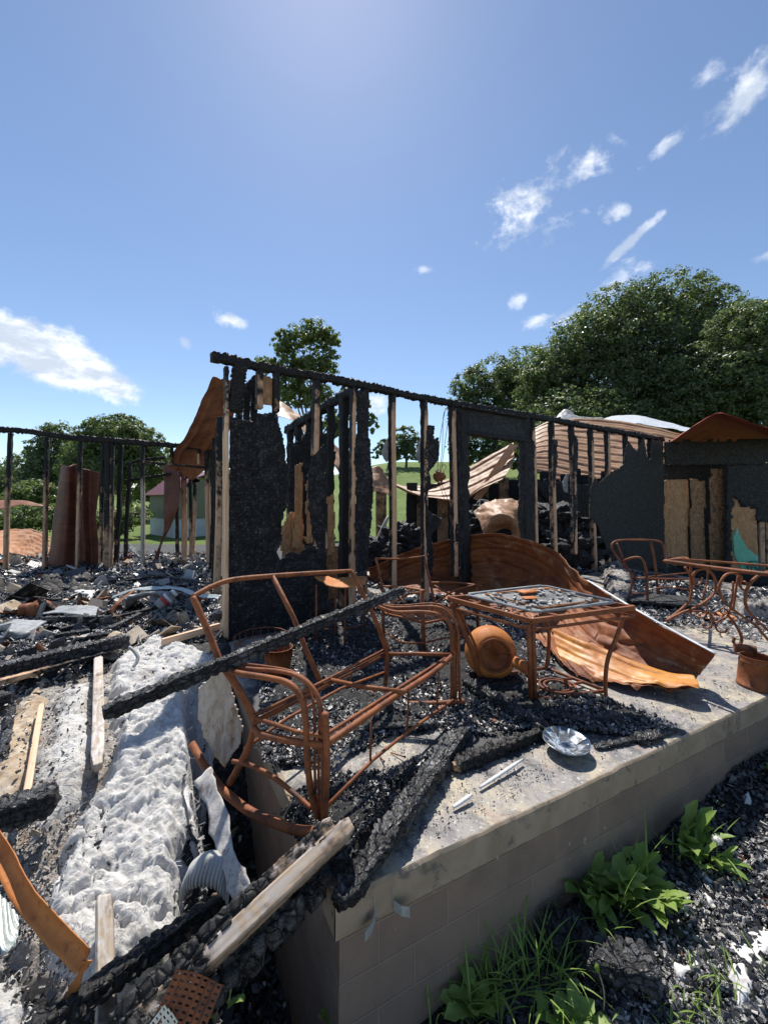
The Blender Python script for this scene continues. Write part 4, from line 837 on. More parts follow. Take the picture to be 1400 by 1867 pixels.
# --- glider loveseat
FL = D(588, 1503, 1.57); FR = D(840, 1277, 2.50); RL = D(412, 1432, 1.80); RR_ = D(702, 1248, 2.66)
sFL = D(592, 1358, 1.57); sFR = D(826, 1194, 2.50); sRL = D(462, 1318, 1.74); sRR = D(700, 1193, 2.62)
love = thing('glider_loveseat', 'large rusty tubular loveseat frame with a charred beam lying across its back', 'loveseat frame', ((FL+FR+RL+RR_)/4))
bTL = D(352, 1088, 1.86); bTM = D(497, 1050, 2.18); bTR = D(640, 1041, 2.62)
T(love, 'top_rail', [bTL, D(385, 1070, 1.94), D(425, 1057, 2.02), bTM, D(570, 1045, 2.38), bTR], 0.0131)
T(love, 'back_post', [bTL, D(378, 1147, 1.83), D(402, 1206, 1.80), D(432, 1252, 1.77), D(457, 1300, 1.75), D(463, 1322, 1.75), D(450, 1370, 1.77), D(418, 1430, 1.80)], 0.0149)
T(love, 'back_post', [D(410, 1212, 1.79), D(440, 1258, 1.765), D(463, 1300, 1.745)], 0.0090)
T(love, 'back_post', [bTM, D(535, 1125, 2.12), D(558, 1185, 2.09), D(590, 1256, 2.10)], 0.0131, curve=False)
T(love, 'back_post', [bTR, D(664, 1088, 2.60), D(684, 1130, 2.58), D(702, 1180, 2.60), D(706, 1210, 2.63), RR_], 0.0149)
T(love, 'back_post', [D(672, 1098, 2.57), D(690, 1140, 2.56), D(709, 1185, 2.6)], 0.0099)
T(love, 'seat_rail', [sRL, D(600, 1246, 2.13), sRR], 0.0126, curve=False); T(love, 'seat_rail', [sRL+Vector((0, 0, .028)), D(600, 1237, 2.13), sRR+Vector((0, 0, .028))], 0.0081, curve=False)
T(love, 'seat_rail', [D(463, 1328, 1.73), D(480, 1340, 1.69), D(540, 1352, 1.62), sFL], 0.0140); T(love, 'seat_rail', [sRL+Vector((.01, 0, .02)), D(540, 1334, 1.63), sFL+Vector((0, 0, .03))], 0.0081, curve=False)
T(love, 'seat_rail', [sFL, D(640, 1326, 1.68), D(712, 1276, 1.95), D(790, 1225, 2.28), sFR], 0.0140); T(love, 'seat_rail', [sFL+Vector((0, .02, .025)), D(706, 1268, 1.97), D(812, 1200, 2.46)], 0.0081)
T(love, 'seat_rail', [sRR, D(760, 1192, 2.56), sFR], 0.0121, curve=False)
T(love, 'cross_tube', [D(604, 1240, 2.12), D(660, 1252, 2.05), D(740, 1262, 1.99)], 0.0117, curve=False)
def armset(side):
    if side == 'l':
        P_ = [[D(404, 1212, 1.79), D(430, 1226, 1.75), D(490, 1236, 1.68), D(526, 1246, 1.64), D(548, 1270, 1.615), D(557, 1310, 1.6), D(560, 1380, 1.59), D(568, 1450, 1.585), D(580, 1490, 1.575)],
              [D(410, 1212, 1.81), D(450, 1219, 1.77), D(510, 1224, 1.70), D(548, 1236, 1.655), D(575, 1262, 1.625), D(586, 1300, 1.60), D(589, 1380, 1.585), D(588, 1500, 1.57)],
              [D(420, 1213, 1.84), D(480, 1221, 1.77), D(532, 1226, 1.70), D(560, 1240, 1.665), D(580, 1270, 1.64), D(583, 1310, 1.61), D(581, 1400, 1.595), D(582, 1495, 1.58)],
              [D(414, 1210, 1.82), D(460, 1212, 1.78), D(525, 1222, 1.71), D(550, 1238, 1.68), D(566, 1262, 1.66), D(573, 1300, 1.63), D(574, 1400, 1.60), D(577, 1490, 1.585)]]
        rr = (.0125, .0095, .0055, .0055)
        post = [D(593, 1300, 1.56), D(596, 1390, 1.56), D(592, 1500, 1.562)]
    else:
        P_ = [[D(684, 1104, 2.57), D(720, 1116, 2.55), D(770, 1116, 2.53), D(802, 1122, 2.52), D(820, 1140, 2.51), D(824, 1180, 2.5), D(824, 1275, 2.5)],
              [D(684, 1100, 2.6), D(720, 1108, 2.58), D(790, 1106, 2.55), D(818, 1118, 2.53), D(833, 1145, 2.52), D(836, 1190, 2.5), D(838, 1276, 2.5)],
              [D(688, 1100, 2.62), D(730, 1104, 2.6), D(785, 1100, 2.57), D(812, 1108, 2.55), D(828, 1130, 2.54), D(831, 1180, 2.52), D(832, 1276, 2.5)],
              [D(684, 1106, 2.59), D(730, 1112, 2.57), D(795, 1112, 2.54), D(815, 1128, 2.53), D(828, 1160, 2.52), D(828, 1276, 2.5)]]
        rr = (.0125, .0095, .0055, .0055); post = [D(826, 1190, 2.49), D(829, 1272, 2.49)]
    mb = MB()
    for p, r in zip(P_, rr): tube(mb, p, r, 8)
    mb.build('armrest', M['rust'], love)
    T(love, 'leg', post, .013)
armset('l'); armset('r')
T(love, 'rocker', [D(350, 1356, 1.93), D(372, 1395, 1.86), D(402, 1436, 1.79), D(430, 1462, 1.74)], 0.0171, curve=False); T(love, 'rocker', [D(402, 1436, 1.79), D(450, 1476, 1.70), D(505, 1502, 1.63), D(545, 1514, 1.59), D(588, 1516, 1.555)], 0.0171)
T(love, 'rocker', [D(672, 1262, 2.70), D(700, 1275, 2.62), D(760, 1283, 2.55), D(848, 1279, 2.49)], 0.0153)
T(love, 'brace', [D(424, 1388, 1.79), D(458, 1396, 1.75), D(500, 1418, 1.70), D(540, 1450, 1.64), D(567, 1474, 1.6)], 0.0095)
T(love, 'brace', [D(594, 1472, 1.575), D(680, 1385, 1.83), D(745, 1333, 2.08), D(832, 1272, 2.49)], 0.0077, curve=False)
T(love, 'brace', [D(446, 1366, 1.79), D(520, 1312, 2.0), D(620, 1256, 2.33), D(700, 1226, 2.64)], 0.0077, curve=False)
for a, b, y in (((677, 1316), (675, 1386), 1.83), ((745, 1264), (742, 1333), 2.09), ((800, 1226), (796, 1292), 2.33)): T(love, 'spindle', [D(*a, y), D(*b, y)], 0.0054, curve=False)
for a, b, y in (((560, 1258), (556, 1296), 2.13), ((640, 1220), (638, 1250), 2.42)): T(love, 'spindle', [D(*a, y), D(*b, y)], 0.0054, curve=False)

# --- square table frame
tL = D(817, 1091, 2.80); tF = D(968, 1132, 2.50); tR = D(1156, 1108, 2.62); tB = D(978, 1077, 3.02)
fL = G(878, 1243); fF = G(972, 1284); fR = G(1104, 1268)
fB = Vector((fL.x+fR.x-fF.x, fL.y+fR.y-fF.y+.05, 0))
tab = thing('table_frame', 'rusty square patio table frame holding a sooty grey tray', 'table frame', (fL+fR)/2)
def flatbar(parent, name, a, b, w_, h, m_='rust'):
    mb = MB(); beam(mb, a, b, w_, h, Vector((b-a).cross(Vector((0, 0, 1)))), 10, 2, 0.0, .05, ((0, 0), (1, 0)), 0, 0, 3, warp=.004); return mb.build(name, M[m_], parent, smooth=False)
for a, b in ((tL, tF), (tF, tR), (tR, tB), (tB, tL)): flatbar(tab, 'top_frame', a, b, .02, .030)
mid = lambda a, b, t: a+(b-a)*t
for t in (.28, .5, .74): flatbar(tab, 'top_slat', mid(tL, tF, t)+Vector((0, 0, .008)), mid(tB, tR, t)+Vector((0, 0, .008)), .028 if t != .5 else .02, .005)
for t in (.25, .78): flatbar(tab, 'top_slat', mid(tL, tB, t)+Vector((0, 0, .014)), mid(tF, tR, t)+Vector((0, 0, .014)), .028, .005)
dz = Vector((0, 0, -.055))
T(tab, 'under_rail', [tL+dz, tF+dz], 0.0099, curve=False); T(tab, 'under_rail', [tF+dz, tR+dz], 0.0099, curve=False); T(tab, 'under_rail', [tL+dz, tB+dz], 0.0090, curve=False); T(tab, 'under_rail', [tB+dz, tR+dz], 0.0090, curve=False)
T(tab, 'leg', [tL+Vector((.03, 0, -.03)), D(845, 1150, 2.79), D(862, 1190, 2.79), fL], .020, seg=10); T(tab, 'leg', [tL+Vector((.055, 0, -.03)), D(854, 1150, 2.81), D(871, 1190, 2.81), fL+Vector((.03, .02, 0))], 0.0099)
T(tab, 'leg', [tF+Vector((-.016, 0, -.02)), fF+Vector((-.016, 0, 0))], 0.0153, curve=False); T(tab, 'leg', [tF+Vector((.014, .01, -.02)), fF+Vector((.014, .01, 0))], 0.0153, curve=False)
T(tab, 'leg', [D(1136, 1122, 2.62), D(1124, 1160, 2.62), D(1108, 1200, 2.61), D(1103, 1240, 2.61), fR], 0.0131)
T(tab, 'leg', [tB+Vector((0, 0, -.02)), D(1000, 1150, 3.0), fB], 0.0135)
bz = Vector((0, 0, .03))
for a, b in ((fF, fR), (fR, fB), (fB, fL)): T(tab, 'stretcher', [a+bz, b+bz], .012, 'rust_dark', curve=False)
T(tab, 'stretcher', [mid(fF, fL, .2)+bz, mid(fR, fB, .35)+bz], .010, 'rust_dark', curve=False); T(tab, 'stretcher', [mid(fL, fF, .3)+bz, mid(fB, fR, .5)+bz], .010, 'rust_dark', curve=False)
rc = D(1016, 1262, 2.72); rc.z = .05
for rr in (.115, .085): T(tab, 'ring', [rc+Vector((rr*math.cos(a), rr*.9*math.sin(a), 0)) for a in np.linspace(0, 2*math.pi, 25)], .008, 'rust_dark', curve=False)
# tray on the table
ct = (tL+tF+tR+tB)/4+Vector((.02, .0, .03)); u_ = (tR-tF).normalized(); v_ = (tL-tF).normalized()
tray = MB(); g = []
hu, hv = .30, .235
def tq(a, b, z=0.0): return ct+u_*a+v_*b+Vector((0, 0, z))
trayo = thing('tray', 'square sooty tray with a grey rim on the rusty table frame', 'tray', ct)
mb = MB(); g = np.array([[V3(tq(a, b, (fb2([a*1.0], [b*1.0], 14, 4)[0]-.5)*.012)) for a in np.linspace(-hu, hu, 40)] for b in np.linspace(-hv, hv, 34)]); sheetgrid(mb, g, .004, .7)
M['traymat'] = m_plain('tray_soot', (0.05, 0.05, 0.052), (0.20, 0.20, 0.20), 11, .6, .4, .004, dirt=(.34, .33, .32)); mb.build('base', M['traymat'], trayo)
mb = MB(); rr = .03; c4 = [(-hu, -hv), (hu, -hv), (hu, hv), (-hu, hv)]
tube(mb, [tq(a*(1-(0.0 if k else .0)), b, .008) for k, (a, b) in enumerate([(-hu+rr, -hv), (hu-rr, -hv), (hu, -hv+rr), (hu, hv-rr), (hu-rr, hv), (-hu+rr, hv), (-hu, hv-rr), (-hu, -hv+rr), (-hu+rr, -hv)])], .009, 6, False); mb.build('rim', M['greymetal'], trayo)
mb = MB(); tube(mb, [tq(a, b, .012) for a, b in [(-.2, -.19), (.24, -.17), (.25, .16), (-.2, .18), (-.2, -.19)]], .006, 5, False); mb.build('inner_rim', M['rust_bright'], trayo)
mb = MB(); box(mb, tq(.05, .12, .018), (.13, .07, .012), .4, bev=.004); box(mb, tq(-.07, 0, .018), (.10, .055, .010), .2, bev=.006); mb.build('rust_patch', M['rust_bright'], trayo)
mb = MB()
for k in range(60):
    a, b = rnd.uniform(-.25, .25), rnd.uniform(-.18, .18); box(mb, tq(a, b, .014), (rnd.uniform(.008, .05), rnd.uniform(.006, .02), rnd.uniform(.003, .012)), rnd.uniform(0, 3), ch=rnd.random())
tag(mb.build('ash_flakes', M['ash'], trayo, smooth=False), kind='stuff')

# --- armchair frame behind the table
ch2 = thing('armchair_frame', 'rusty armchair frame standing between the square table and the door jamb', 'chair frame', G(770, 1205))
A = {'fl': G(773, 1204), 'bl': D(700, 1165, 3.6), 'fr': D(871, 1148, 3.9), 'br': D(800, 1110, 4.5)}
up = lambda p, z: Vector((p.x, p.y, z))
T(ch2, 'leg', [up(A['fl'], .0), D(769, 1076, 3.17)], 0.0171, curve=False); T(ch2, 'leg', [D(697, 1092, 3.6), A['bl']], 0.0126, curve=False)
T(ch2, 'leg', [D(869, 1070, 3.9), A['fr']], 0.0153, curve=False)
T(ch2, 'armrest', [D(690, 1069, 3.55), D(730, 1070, 3.35), D(775, 1077, 3.16)], .015, flat=.6); T(ch2, 'armrest', [D(786, 1062, 4.3), D(830, 1062, 4.1), D(877, 1068, 3.88)], .015, flat=.6)
T(ch2, 'back_post', [D(772, 1013, 4.35), D(784, 1060, 4.2), D(792, 1105, 4.1)], 0.0144); T(ch2, 'back_post', [D(685, 1018, 3.75), D(693, 1050, 3.7), D(699, 1092, 3.6)], 0.0117)
T(ch2, 'top_rail', [D(684, 1018, 3.75), D(730, 1019, 4.0), D(774, 1014, 4.35)], 0.0099)
T(ch2, 'brace', [D(792, 1068, 4.2), D(835, 1090, 4.0), D(880, 1098, 3.9)], 0.0108); T(ch2, 'brace', [D(790, 1102, 4.1), D(826, 1078, 4.0), D(868, 1066, 3.9)], 0.0090)
T(ch2, 'brace', [D(712, 1105, 3.6), D(740, 1085, 3.45), D(768, 1080, 3.2)], 0.0090); T(ch2, 'brace', [D(716, 1075, 3.55), D(745, 1105, 3.4), D(772, 1118, 3.2)], 0.0072)
sc4 = [D(700, 1118, 3.6), D(775, 1136, 3.2), D(866, 1118, 3.85), D(800, 1102, 4.2)]
T(ch2, 'seat_frame', sc4+[sc4[0]], 0.0117, curve=False)
mb = MB()
for k in range(1, 13): tube(mb, [mid(sc4[0], sc4[1], k/13)+Vector((0, 0, .006)), mid(sc4[3], sc4[2], k/13)+Vector((0, 0, .006))], .005, 5, False)
mb.build('seat_slats', M['rust_dark'], ch2)
for a in ([D(700, 1150, 3.6), D(730, 1170, 3.4), D(772, 1172, 3.2)], [D(772, 1172, 3.2), D(820, 1162, 3.5), D(870, 1158, 3.85)]): T(ch2, 'stretcher', a, .008)

# --- round side table
ts = thing('round_side_table', 'small round rusty side table with a bent orange top beside the black sheathing', 'side table', G(622, 1180))
tc = D(622, 1058, 3.62)
mb = MB(); rr_ = np.linspace(0, .235, 9); aa = np.linspace(0, 2*math.pi, 41)
g = np.array([[V3(tc)+np.array([r*math.cos(a), r*math.sin(a)*.9, .02*math.sin(a*2+1)*(r/.235)**2+.02*(math.cos(a) < -.5)*(r/.235)**3]) for a in aa] for r in rr_]); sheetgrid(mb, g, .006)
mb.build('top', M['rust_bright'], ts)
for a, b in (((577, 1066), (577, 1168)), ((612, 1068), (612, 1158)), ((630, 1070), (628, 1190)), ((664, 1066), (664, 1152))):
    y = 3.55 if a[0] in (577, 630) else 3.75; T(ts, 'leg', [D(*a, y), D(*b, y)], .010, 'rust_dark', curve=False)
T(ts, 'stretcher', [D(577, 1148, 3.55), D(600, 1147, 3.6)], .007, 'rust_dark', curve=False); T(ts, 'stretcher', [D(628, 1146, 3.55), D(664, 1140, 3.75)], .007, 'rust_dark', curve=False)

# --- rocking armchair at right
rc_ = thing('patio_armchair', 'rusty tubular armchair with a rounded back before the flat black sheathing', 'chair frame', G(1200, 1100))
T(rc_, 'back_frame', [D(1156, 1052, 4.9), D(1134, 1028, 5.0), D(1116, 1002, 5.1), D(1118, 989, 5.12), D(1140, 984.5, 5.15), D(1196, 986, 5.15), D(1208, 996, 5.12), D(1211, 1012, 5.05), D(1214, 1022, 5.0)], 0.0135)
T(rc_, 'back_post', [D(1124, 990, 5.1), D(1138, 1025, 5.0), D(1152, 1055, 4.9), D(1145, 1090, 4.95)], 0.0108); T(rc_, 'back_post', [D(1186, 987, 5.15), D(1194, 1030, 5.1), D(1200, 1100, 5.1)], 0.0135)
T(rc_, 'armrest', [D(1134, 1024, 5.0), D(1152, 1017, 4.9), D(1168, 1018, 4.82), D(1176, 1034, 4.8), D(1179, 1060, 4.8), D(1180, 1100, 4.8)], 0.0144)
T(rc_, 'armrest', [D(1214, 1022, 5.0), D(1236, 1018, 4.9), D(1252, 1018, 4.8), D(1258, 1030, 4.75), D(1258, 1080, 4.7)], 0.0135)
T(rc_, 'seat_rail', [D(1154, 1054, 4.9), D(1180, 1055, 4.8), D(1258, 1056, 4.8)], 0.0108, curve=False); T(rc_, 'seat_rail', [D(1154, 1054, 4.95), D(1200, 1050, 5.2), D(1256, 1044, 5.1)], 0.0090, curve=False)
T(rc_, 'stretcher', [D(1180, 1077, 4.8), D(1210, 1071, 4.8), D(1256, 1075, 4.75)], 0.0081); T(rc_, 'stretcher', [D(1146, 1082, 4.95), D(1180, 1082, 4.8)], 0.0072, curve=False)
T(rc_, 'spring', [D(1214, 1055, 4.85), D(1208, 1070, 4.85)], 0.0054, curve=False); T(rc_, 'spring', [D(1230, 1055, 4.85), D(1234, 1071, 4.85)], 0.0054, curve=False)

# --- scrolled patio table at right
sct = thing('scroll_table', 'rusty wrought patio table with scrolled legs at the right edge', 'patio table', G(1330, 1165))
T(sct, 'top_bar', [D(1210, 1023, 3.95), D(1290, 1034, 3.7), D(1400, 1047, 3.35), D(1480, 1055, 3.1)], .021, flat=.9)
T(sct, 'top_bar', [D(1232, 1019, 4.6), D(1330, 1026, 4.4), D(1430, 1034, 4.1)], 0.0126); T(sct, 'top_bar', [D(1210, 1023, 3.95), D(1232, 1019, 4.6)], 0.0126, curve=False)
def scroll(pts, r, y, name='leg'):
    return T(sct, name, [D(a, b, y+(c if c else 0)) for a, b, c in [(q+(0,))[:3] for q in pts]], r, 'rust', sub=5, flat=.75)
y = 3.75
scroll([(1278, 1036), (1268, 1044), (1262, 1056), (1268, 1066), (1277, 1062), (1280, 1053)], .008, y, 'scroll')
scroll([(1268, 1060), (1262, 1050), (1270, 1040), (1286, 1038), (1300, 1050), (1304, 1068), (1298, 1086), (1270, 1106), (1240, 1118), (1214, 1132)], .014, y)
scroll([(1248, 1034), (1258, 1050), (1261, 1070), (1256, 1095), (1240, 1112), (1216, 1130)], .015, y+.05)
scroll([(1356, 1060), (1364, 1068), (1357, 1076), (1348, 1068), (1350, 1052), (1336, 1045), (1320, 1050), (1310, 1072), (1318, 1095), (1334, 1110), (1356, 1126), (1378, 1142), (1400, 1168)], .013, 3.5)
scroll([(1400, 1042), (1378, 1052), (1362, 1072), (1358, 1100), (1370, 1122), (1400, 1150)], .014, 3.45)
scroll([(1326, 1122), (1338, 1136), (1350, 1158), (1350, 1172), (1343, 1177), (1336, 1170), (1339, 1163)], .014, 3.52)
scroll([(1336, 1060), (1334, 1090), (1326, 1122), (1312, 1130), (1304, 1142), (1310, 1152), (1322, 1152), (1324, 1146)], .010, 3.6, 'scroll')
scroll([(1282, 1128), (1292, 1116), (1298, 1128), (1296, 1140), (1286, 1146), (1280, 1140), (1284, 1136)], .008, 3.7, 'scroll')
scroll([(1256, 1118), (1268, 1114), (1290, 1118), (1300, 1132)], .009, 3.7, 'scroll')
scroll([(1330, 1110), (1320, 1120), (1312, 1114), (1318, 1108), (1328, 1116), (1340, 1118), (1360, 1128)], .008, 3.6, 'scroll')
scroll([(1290, 1040), (1288, 1062), (1282, 1090), (1290, 1110)], .009, 4.1, 'scroll'); scroll([(1345, 1048), (1340, 1080), (1336, 1112)], .011, 3.9, 'leg')
mb = MB(); tube(mb, [D(1262+34*math.cos(a), 1124+8*math.sin(a), 4.1) for a in np.linspace(0, 6.28, 20)], .004, 4, False)
dk = G(1300, 1128); dd = thing('rusty_disc', 'yellow-orange round rusty disc lying flat under the scrolled table', 'disc', dk)
mb = MB(); g = np.array([[V3(dk)+np.array([r*math.cos(a), r*math.sin(a), .02+.02*(r > .17)]) for a in aa] for r in np.linspace(0, .19, 8)]); sheetgrid(mb, g, .006); mb.build('disc', M['rust_bright'], dd)
T(dd, 'rim', [dk+Vector((.19*math.cos(a), .19*math.sin(a), .03)) for a in aa], .008, 'rust', curve=False)

# --- watering can
wc = G(1382, 1252); can = thing('watering_can', 'rusty open watering can standing on the porch slab at the right edge', 'watering can', wc)
def lathe(prof, c, seg=40, th=0.003, axis=None, m=None):
    g = np.array([[np.array([r*math.cos(a), r*math.sin(a), z]) for a in np.linspace(0, 2*math.pi, seg+1)] for r, z in prof])
    if m is not None: g = g @ np.array(m.to_3x3()).T
    return g+V3(c)
mb = MB(); sheetgrid(mb, lathe([(.0, .004), (.112, .004), (.118, .008), (.116, .02), (.112, .022), (.104, .10), (.097, .165), (.099, .168), (.096, .175), (.090, .205), (.092, .208)], wc), .0025); mb.build('body', M['rust'], can)
T(can, 'handle', [wc+Vector((-.02, -.098, .18)), wc+Vector((-.005, -.130, .175)), wc+Vector((.0, -.140, .13)), wc+Vector((-.005, -.118, .07)), wc+Vector((-.01, -.105, .06))], .009, flat=.45)
mb = MB(); sheetgrid(mb, np.array([[V3(wc)+np.array([.075*math.cos(a)-.02, .05+.055*math.sin(a)+h*.25, .195+h]) for a in np.linspace(0, math.pi, 16)] for h in (0, .03, .055)]), .0025); mb.build('hood', M['rust'], can)
# --- kettle-like tank on its side and the little can beside it
kc = D(893, 1188, 2.95); kt = thing('round_tank', 'round rusty tank lying on its side behind the curved table leg', 'tank', (kc.x, kc.y, 0))
axd = Vector((.0, -.97, .16)).normalized(); mt = axd.to_track_quat('Z', 'Y').to_matrix()
mb = MB(); sheetgrid(mb, lathe([(.0, -.12), (.06, -.115), (.12, -.10), (.165, -.06), (.178, -.02), (.178, .03), (.165, .08), (.13, .12), (.115, .128)], kc, 44, m=mt), .003); mb.build('body', M['rust_bright'], kt)
mb = MB(); sheetgrid(mb, lathe([(.110, .122), (.112, .140), (.106, .140), (.104, .110), (.09, .102), (.0, .098)], kc, 44, m=mt), .003); mb.build('collar', M['rust'], kt)
cc = D(952, 1214, 2.72); sm = thing('small_can', 'small rusty can on its side next to the round tank', 'can', (cc.x, cc.y, 0)); m2 = Vector((.75, -.6, -.25)).normalized().to_track_quat('Z', 'Y').to_matrix()
mb = MB(); sheetgrid(mb, lathe([(0, -.06), (.034, -.06), (.036, .04), (.039, .042), (.033, .04), (.031, -.02), (0, -.02)], cc, 24, m=m2), .002); mb.build('body', M['rust_bright'], sm)
# --- wire basket and buckets in the dark by the sheathing
bk = D(476, 1150, 3.25); bs = thing('wire_basket', 'rusty round wire basket in the dark corner before the black sheathing', 'basket', (bk.x, bk.y, 0))
for z, r in ((.0, .19), (.10, .20), (.17, .205)): T(bs, 'hoop', [Vector((bk.x+r*math.cos(a), bk.y+r*math.sin(a), .03+z)) for a in aa], .004, 'rust_dark', 5, False)
mb = MB()
for a in aa[::2]: tube(mb, [(bk.x+.19*math.cos(a), bk.y+.19*math.sin(a), .03), (bk.x+.205*math.cos(a), bk.y+.205*math.sin(a), .2)], .002, 4, False)
mb.build('wires', M['rust_dark'], bs)
pk = D(508, 1165, 2.95); pt = thing('ribbed_pot', 'ribbed rusty pot half hidden under the long charred beam', 'pot', (pk.x, pk.y, 0))
mb = MB(); g = lathe([(.0, .0), (.07, .0), (.09, .12), (.10, .2), (.105, .2)], (pk.x, pk.y, .02), 48); ang = np.linspace(0, 2*math.pi, 49); g[1:, :, :2] += (np.stack([np.cos(ang), np.sin(ang)], -1)*(.005*np.sin(ang*16))[:, None])[None]; sheetgrid(mb, g, .003); mb.build('body', M['rust'], pt)
# --- plate
plc = G(1032, 1371); plate_ = thing('decorated_plate', 'blue and white patterned plate blackened with soot near the slab edge', 'plate', plc)
def m_plate():
    m, n, b, co = mat('plate_glaze'); sx = n.new('ShaderNodeSeparateXYZ'); n.l.new(co, sx.inputs[0])
    r = n.math('SQRT', n.math('ADD', n.math('MULTIPLY', sx.outputs[0], sx.outputs[0]), n.math('MULTIPLY', sx.outputs[1], sx.outputs[1])))
    an = n.math('ARCTAN2', sx.outputs[1], sx.outputs[0]); pet = n.math('MULTIPLY', n.math('ABSOLUTE', n.math('SINE', n.math('MULTIPLY', an, 3.5))), .035)
    ring = n.math('MULTIPLY', n.math('GREATER_THAN', r, n.math('ADD', .055, pet)), n.math('LESS_THAN', r, .112))
    col = n.mix(ring, (.40, .45, .50), (.02, .05, .10)); st_ = n.noise(co, 22, 6, .7, .8); lines = n.math('MULTIPLY', n.math('GREATER_THAN', n.math('SINE', n.math('MULTIPLY', an, 14)), .82), n.math('MULTIPLY', n.math('GREATER_THAN', r, .07), n.math('LESS_THAN', r, .105)))
    col = n.mix(lines, col, (.6, .66, .7)); col = n.mix(n.ss(n.math('ABSOLUTE', n.math('SUBTRACT', r, .05)), .004, .001), col, (.10, .16, .32))
    col = n.mix(n.math('MULTIPLY', n.ss(st_, .44, .56), .85), col, (.07, .065, .06)); sf(n, b, col, .22, None, None, .6); return m
M['plate'] = m_plate()
mb = MB(); ti = Matrix.Rotation(R(3), 3, 'X'); g = lathe([(0, .012), (.05, .012), (.062, .016), (.084, .030), (.106, .040), (.113, .042)], (0, 0, 0), 48); g = g @ np.array(ti).T+V3(plc)+np.array([0, 0, .022]); sheetgrid(mb, g, .005); mb.build('dish', M['plate'], plate_)
mb = MB(); g = lathe([(.045, .0), (.05, .0), (.052, .012)], (0, 0, 0), 32)@np.array(ti).T+V3(plc)+np.array([0, 0, .016]); sheetgrid(mb, g, .004); mb.build('foot_ring', M['plate'], plate_)
# ---------------------------------------------------------------- charred timbers
GB = 'charred timbers lying about'
def timber(label, p0, p1, w_, h_, side=(0, 0, 1), name='charred_beam', m_='char', nl=None, ns=7, amp=.0042, cell=.026, prof=((0, 1), (1, 1)), front=0, ragged=.35, seed=1, stretch=1.3, taper=(1, 1), cat='beam', group=GB, warp=.01):
    mb = MB(); L = (Vector(p1)-Vector(p0)).length
    beam(mb, p0, p1, w_, h_, side, nl or min(320, int(L/.007)), ns, amp, cell, prof, front, ragged, seed, stretch, warp, taper)
    return tag(mb.build(name, M[m_]), label, cat, group)
timber('long charred beam lying diagonally across the back of the rusty loveseat frame', D(188, 1296, 1.46), D(735, 1074, 2.52), .066, .056, seed=3, amp=.0042, taper=(.8, .75), warp=.03)
timber('thick cracked charred beam overhanging the porch slab corner', D(618, 1650, 1.255), G(850, 1322, .04), .062, .092, seed=5, amp=.007, cell=.028, stretch=1.1, m_='char_end', taper=(.75, 1))
timber('short charred beam with a brown broken end between the thick beam and the plate', G(826, 1398, .03), G(1005, 1328, .03), .05, .05, seed=7, amp=.008, prof=((0, .2), (.08, 1), (1, 1)), m_='stud', ragged=.4)
timber('charred beam lying under the front leg of the square table', G(848, 1245, .04), G(1002, 1338, .03), .055, .06, seed=8, amp=.010)
mb = MB(); p0 = D(640, 1508, 1.40); p1 = D(215, 1905, 1.03); ax_ = (p1-p0).normalized(); sd_ = Vector((.1, .75, .6)); sd_ = (sd_-ax_*sd_.dot(ax_)).normalized()
beam(mb, p0, p1, .046, .12, sd_, 150, 8, .005, .026, ((0, .1), (.5, .15), (.72, .5), (1, .8)), 0, .25, 9, 1.3, .01)
beam(mb, p0+ax_*.05+sd_*.040, p1+sd_*.040, .040, .112, sd_, 150, 8, .004, .03, ((0, .45), (.12, .7), (.3, .45), (.45, .8), (1, .9)), 0, .2, 19, 1.3, .01)
tag(mb.build('split_board', M['splitwood']), 'split pale board with charred underside running from slab corner to bottom left', 'board', GB)
timber('black charred plank clinging below the split pale board', D(640, 1545, 1.46), D(210, 1960, 1.09), .06, .12, side=(.1, .75, .6), seed=10, amp=.016, cell=.05)
timber('dark charred joist with white blisters crossing the bottom left below the wool', D(412, 1638, 1.50), D(40, 1905, 1.04), .045, .075, side=(.1, .7, .7), seed=11, amp=.006, prof=((0, .35), (.3, .8), (.5, 1), (1, 1)), m_='stud')
timber('round-ended charred log at the left edge beside the tan paper', D(-60, 1508, 1.62), D(106, 1450, 1.74), .09, .09, seed=12, amp=.008)
timber('long charred beam lying at the far left behind the tan paper', G(-60, 1236, .13), G(235, 1165, .13), .10, .08, seed=13, amp=.006)
timber('long brown plank just in front of the far left charred beam', G(-60, 1258, .08), G(200, 1188, .08), .03, .12, seed=14, name='plank', m_='stud', cat='plank', prof=((0, .3), (.6, .55), (1, .9)), ragged=.2)
timber('charred stub at the left edge above the round-ended log', G(-60, 1300, .02), G(18, 1272, .02), .09, .12, seed=15)
timber('thin charred rail running along the left side of the tan paper', G(8, 1375, .0), G(22, 1285, .0), .03, .04, seed=16)
timber('scorched rafter half buried in the white wool, left of its middle', G(180, 1200, .07), G(178, 1400, .04), .05, .055, seed=17, name='rafter', m_='greywood', cat='rafter', prof=((0, .1), (.5, .15), (1, .3)))
timber('narrow pale batten on the tan paper at the left', G(78, 1285, .03), G(46, 1460, .0), .018, .028, seed=18, name='batten', m_='stud_fresh', cat='batten', prof=((0, 0), (1, .1)), amp=.002)
timber('clean pale board lying behind the wool beside the corner post', G(296, 1172, .09), G(400, 1142, .10), .06, .035, seed=19, name='pale_board', m_='stud_fresh', cat='board', prof=((0, 0), (1, 0)), amp=0, ragged=.05)
timber('blistered grey board standing in the wool at the bottom left', D(194, 1630, 1.40), D(198, 1935, 1.13), .012, .055, side=(.7, -.5, 0), seed=20, name='grey_board', m_='greywood', cat='board', prof=((0, .1), (1, .45)), ragged=.2)
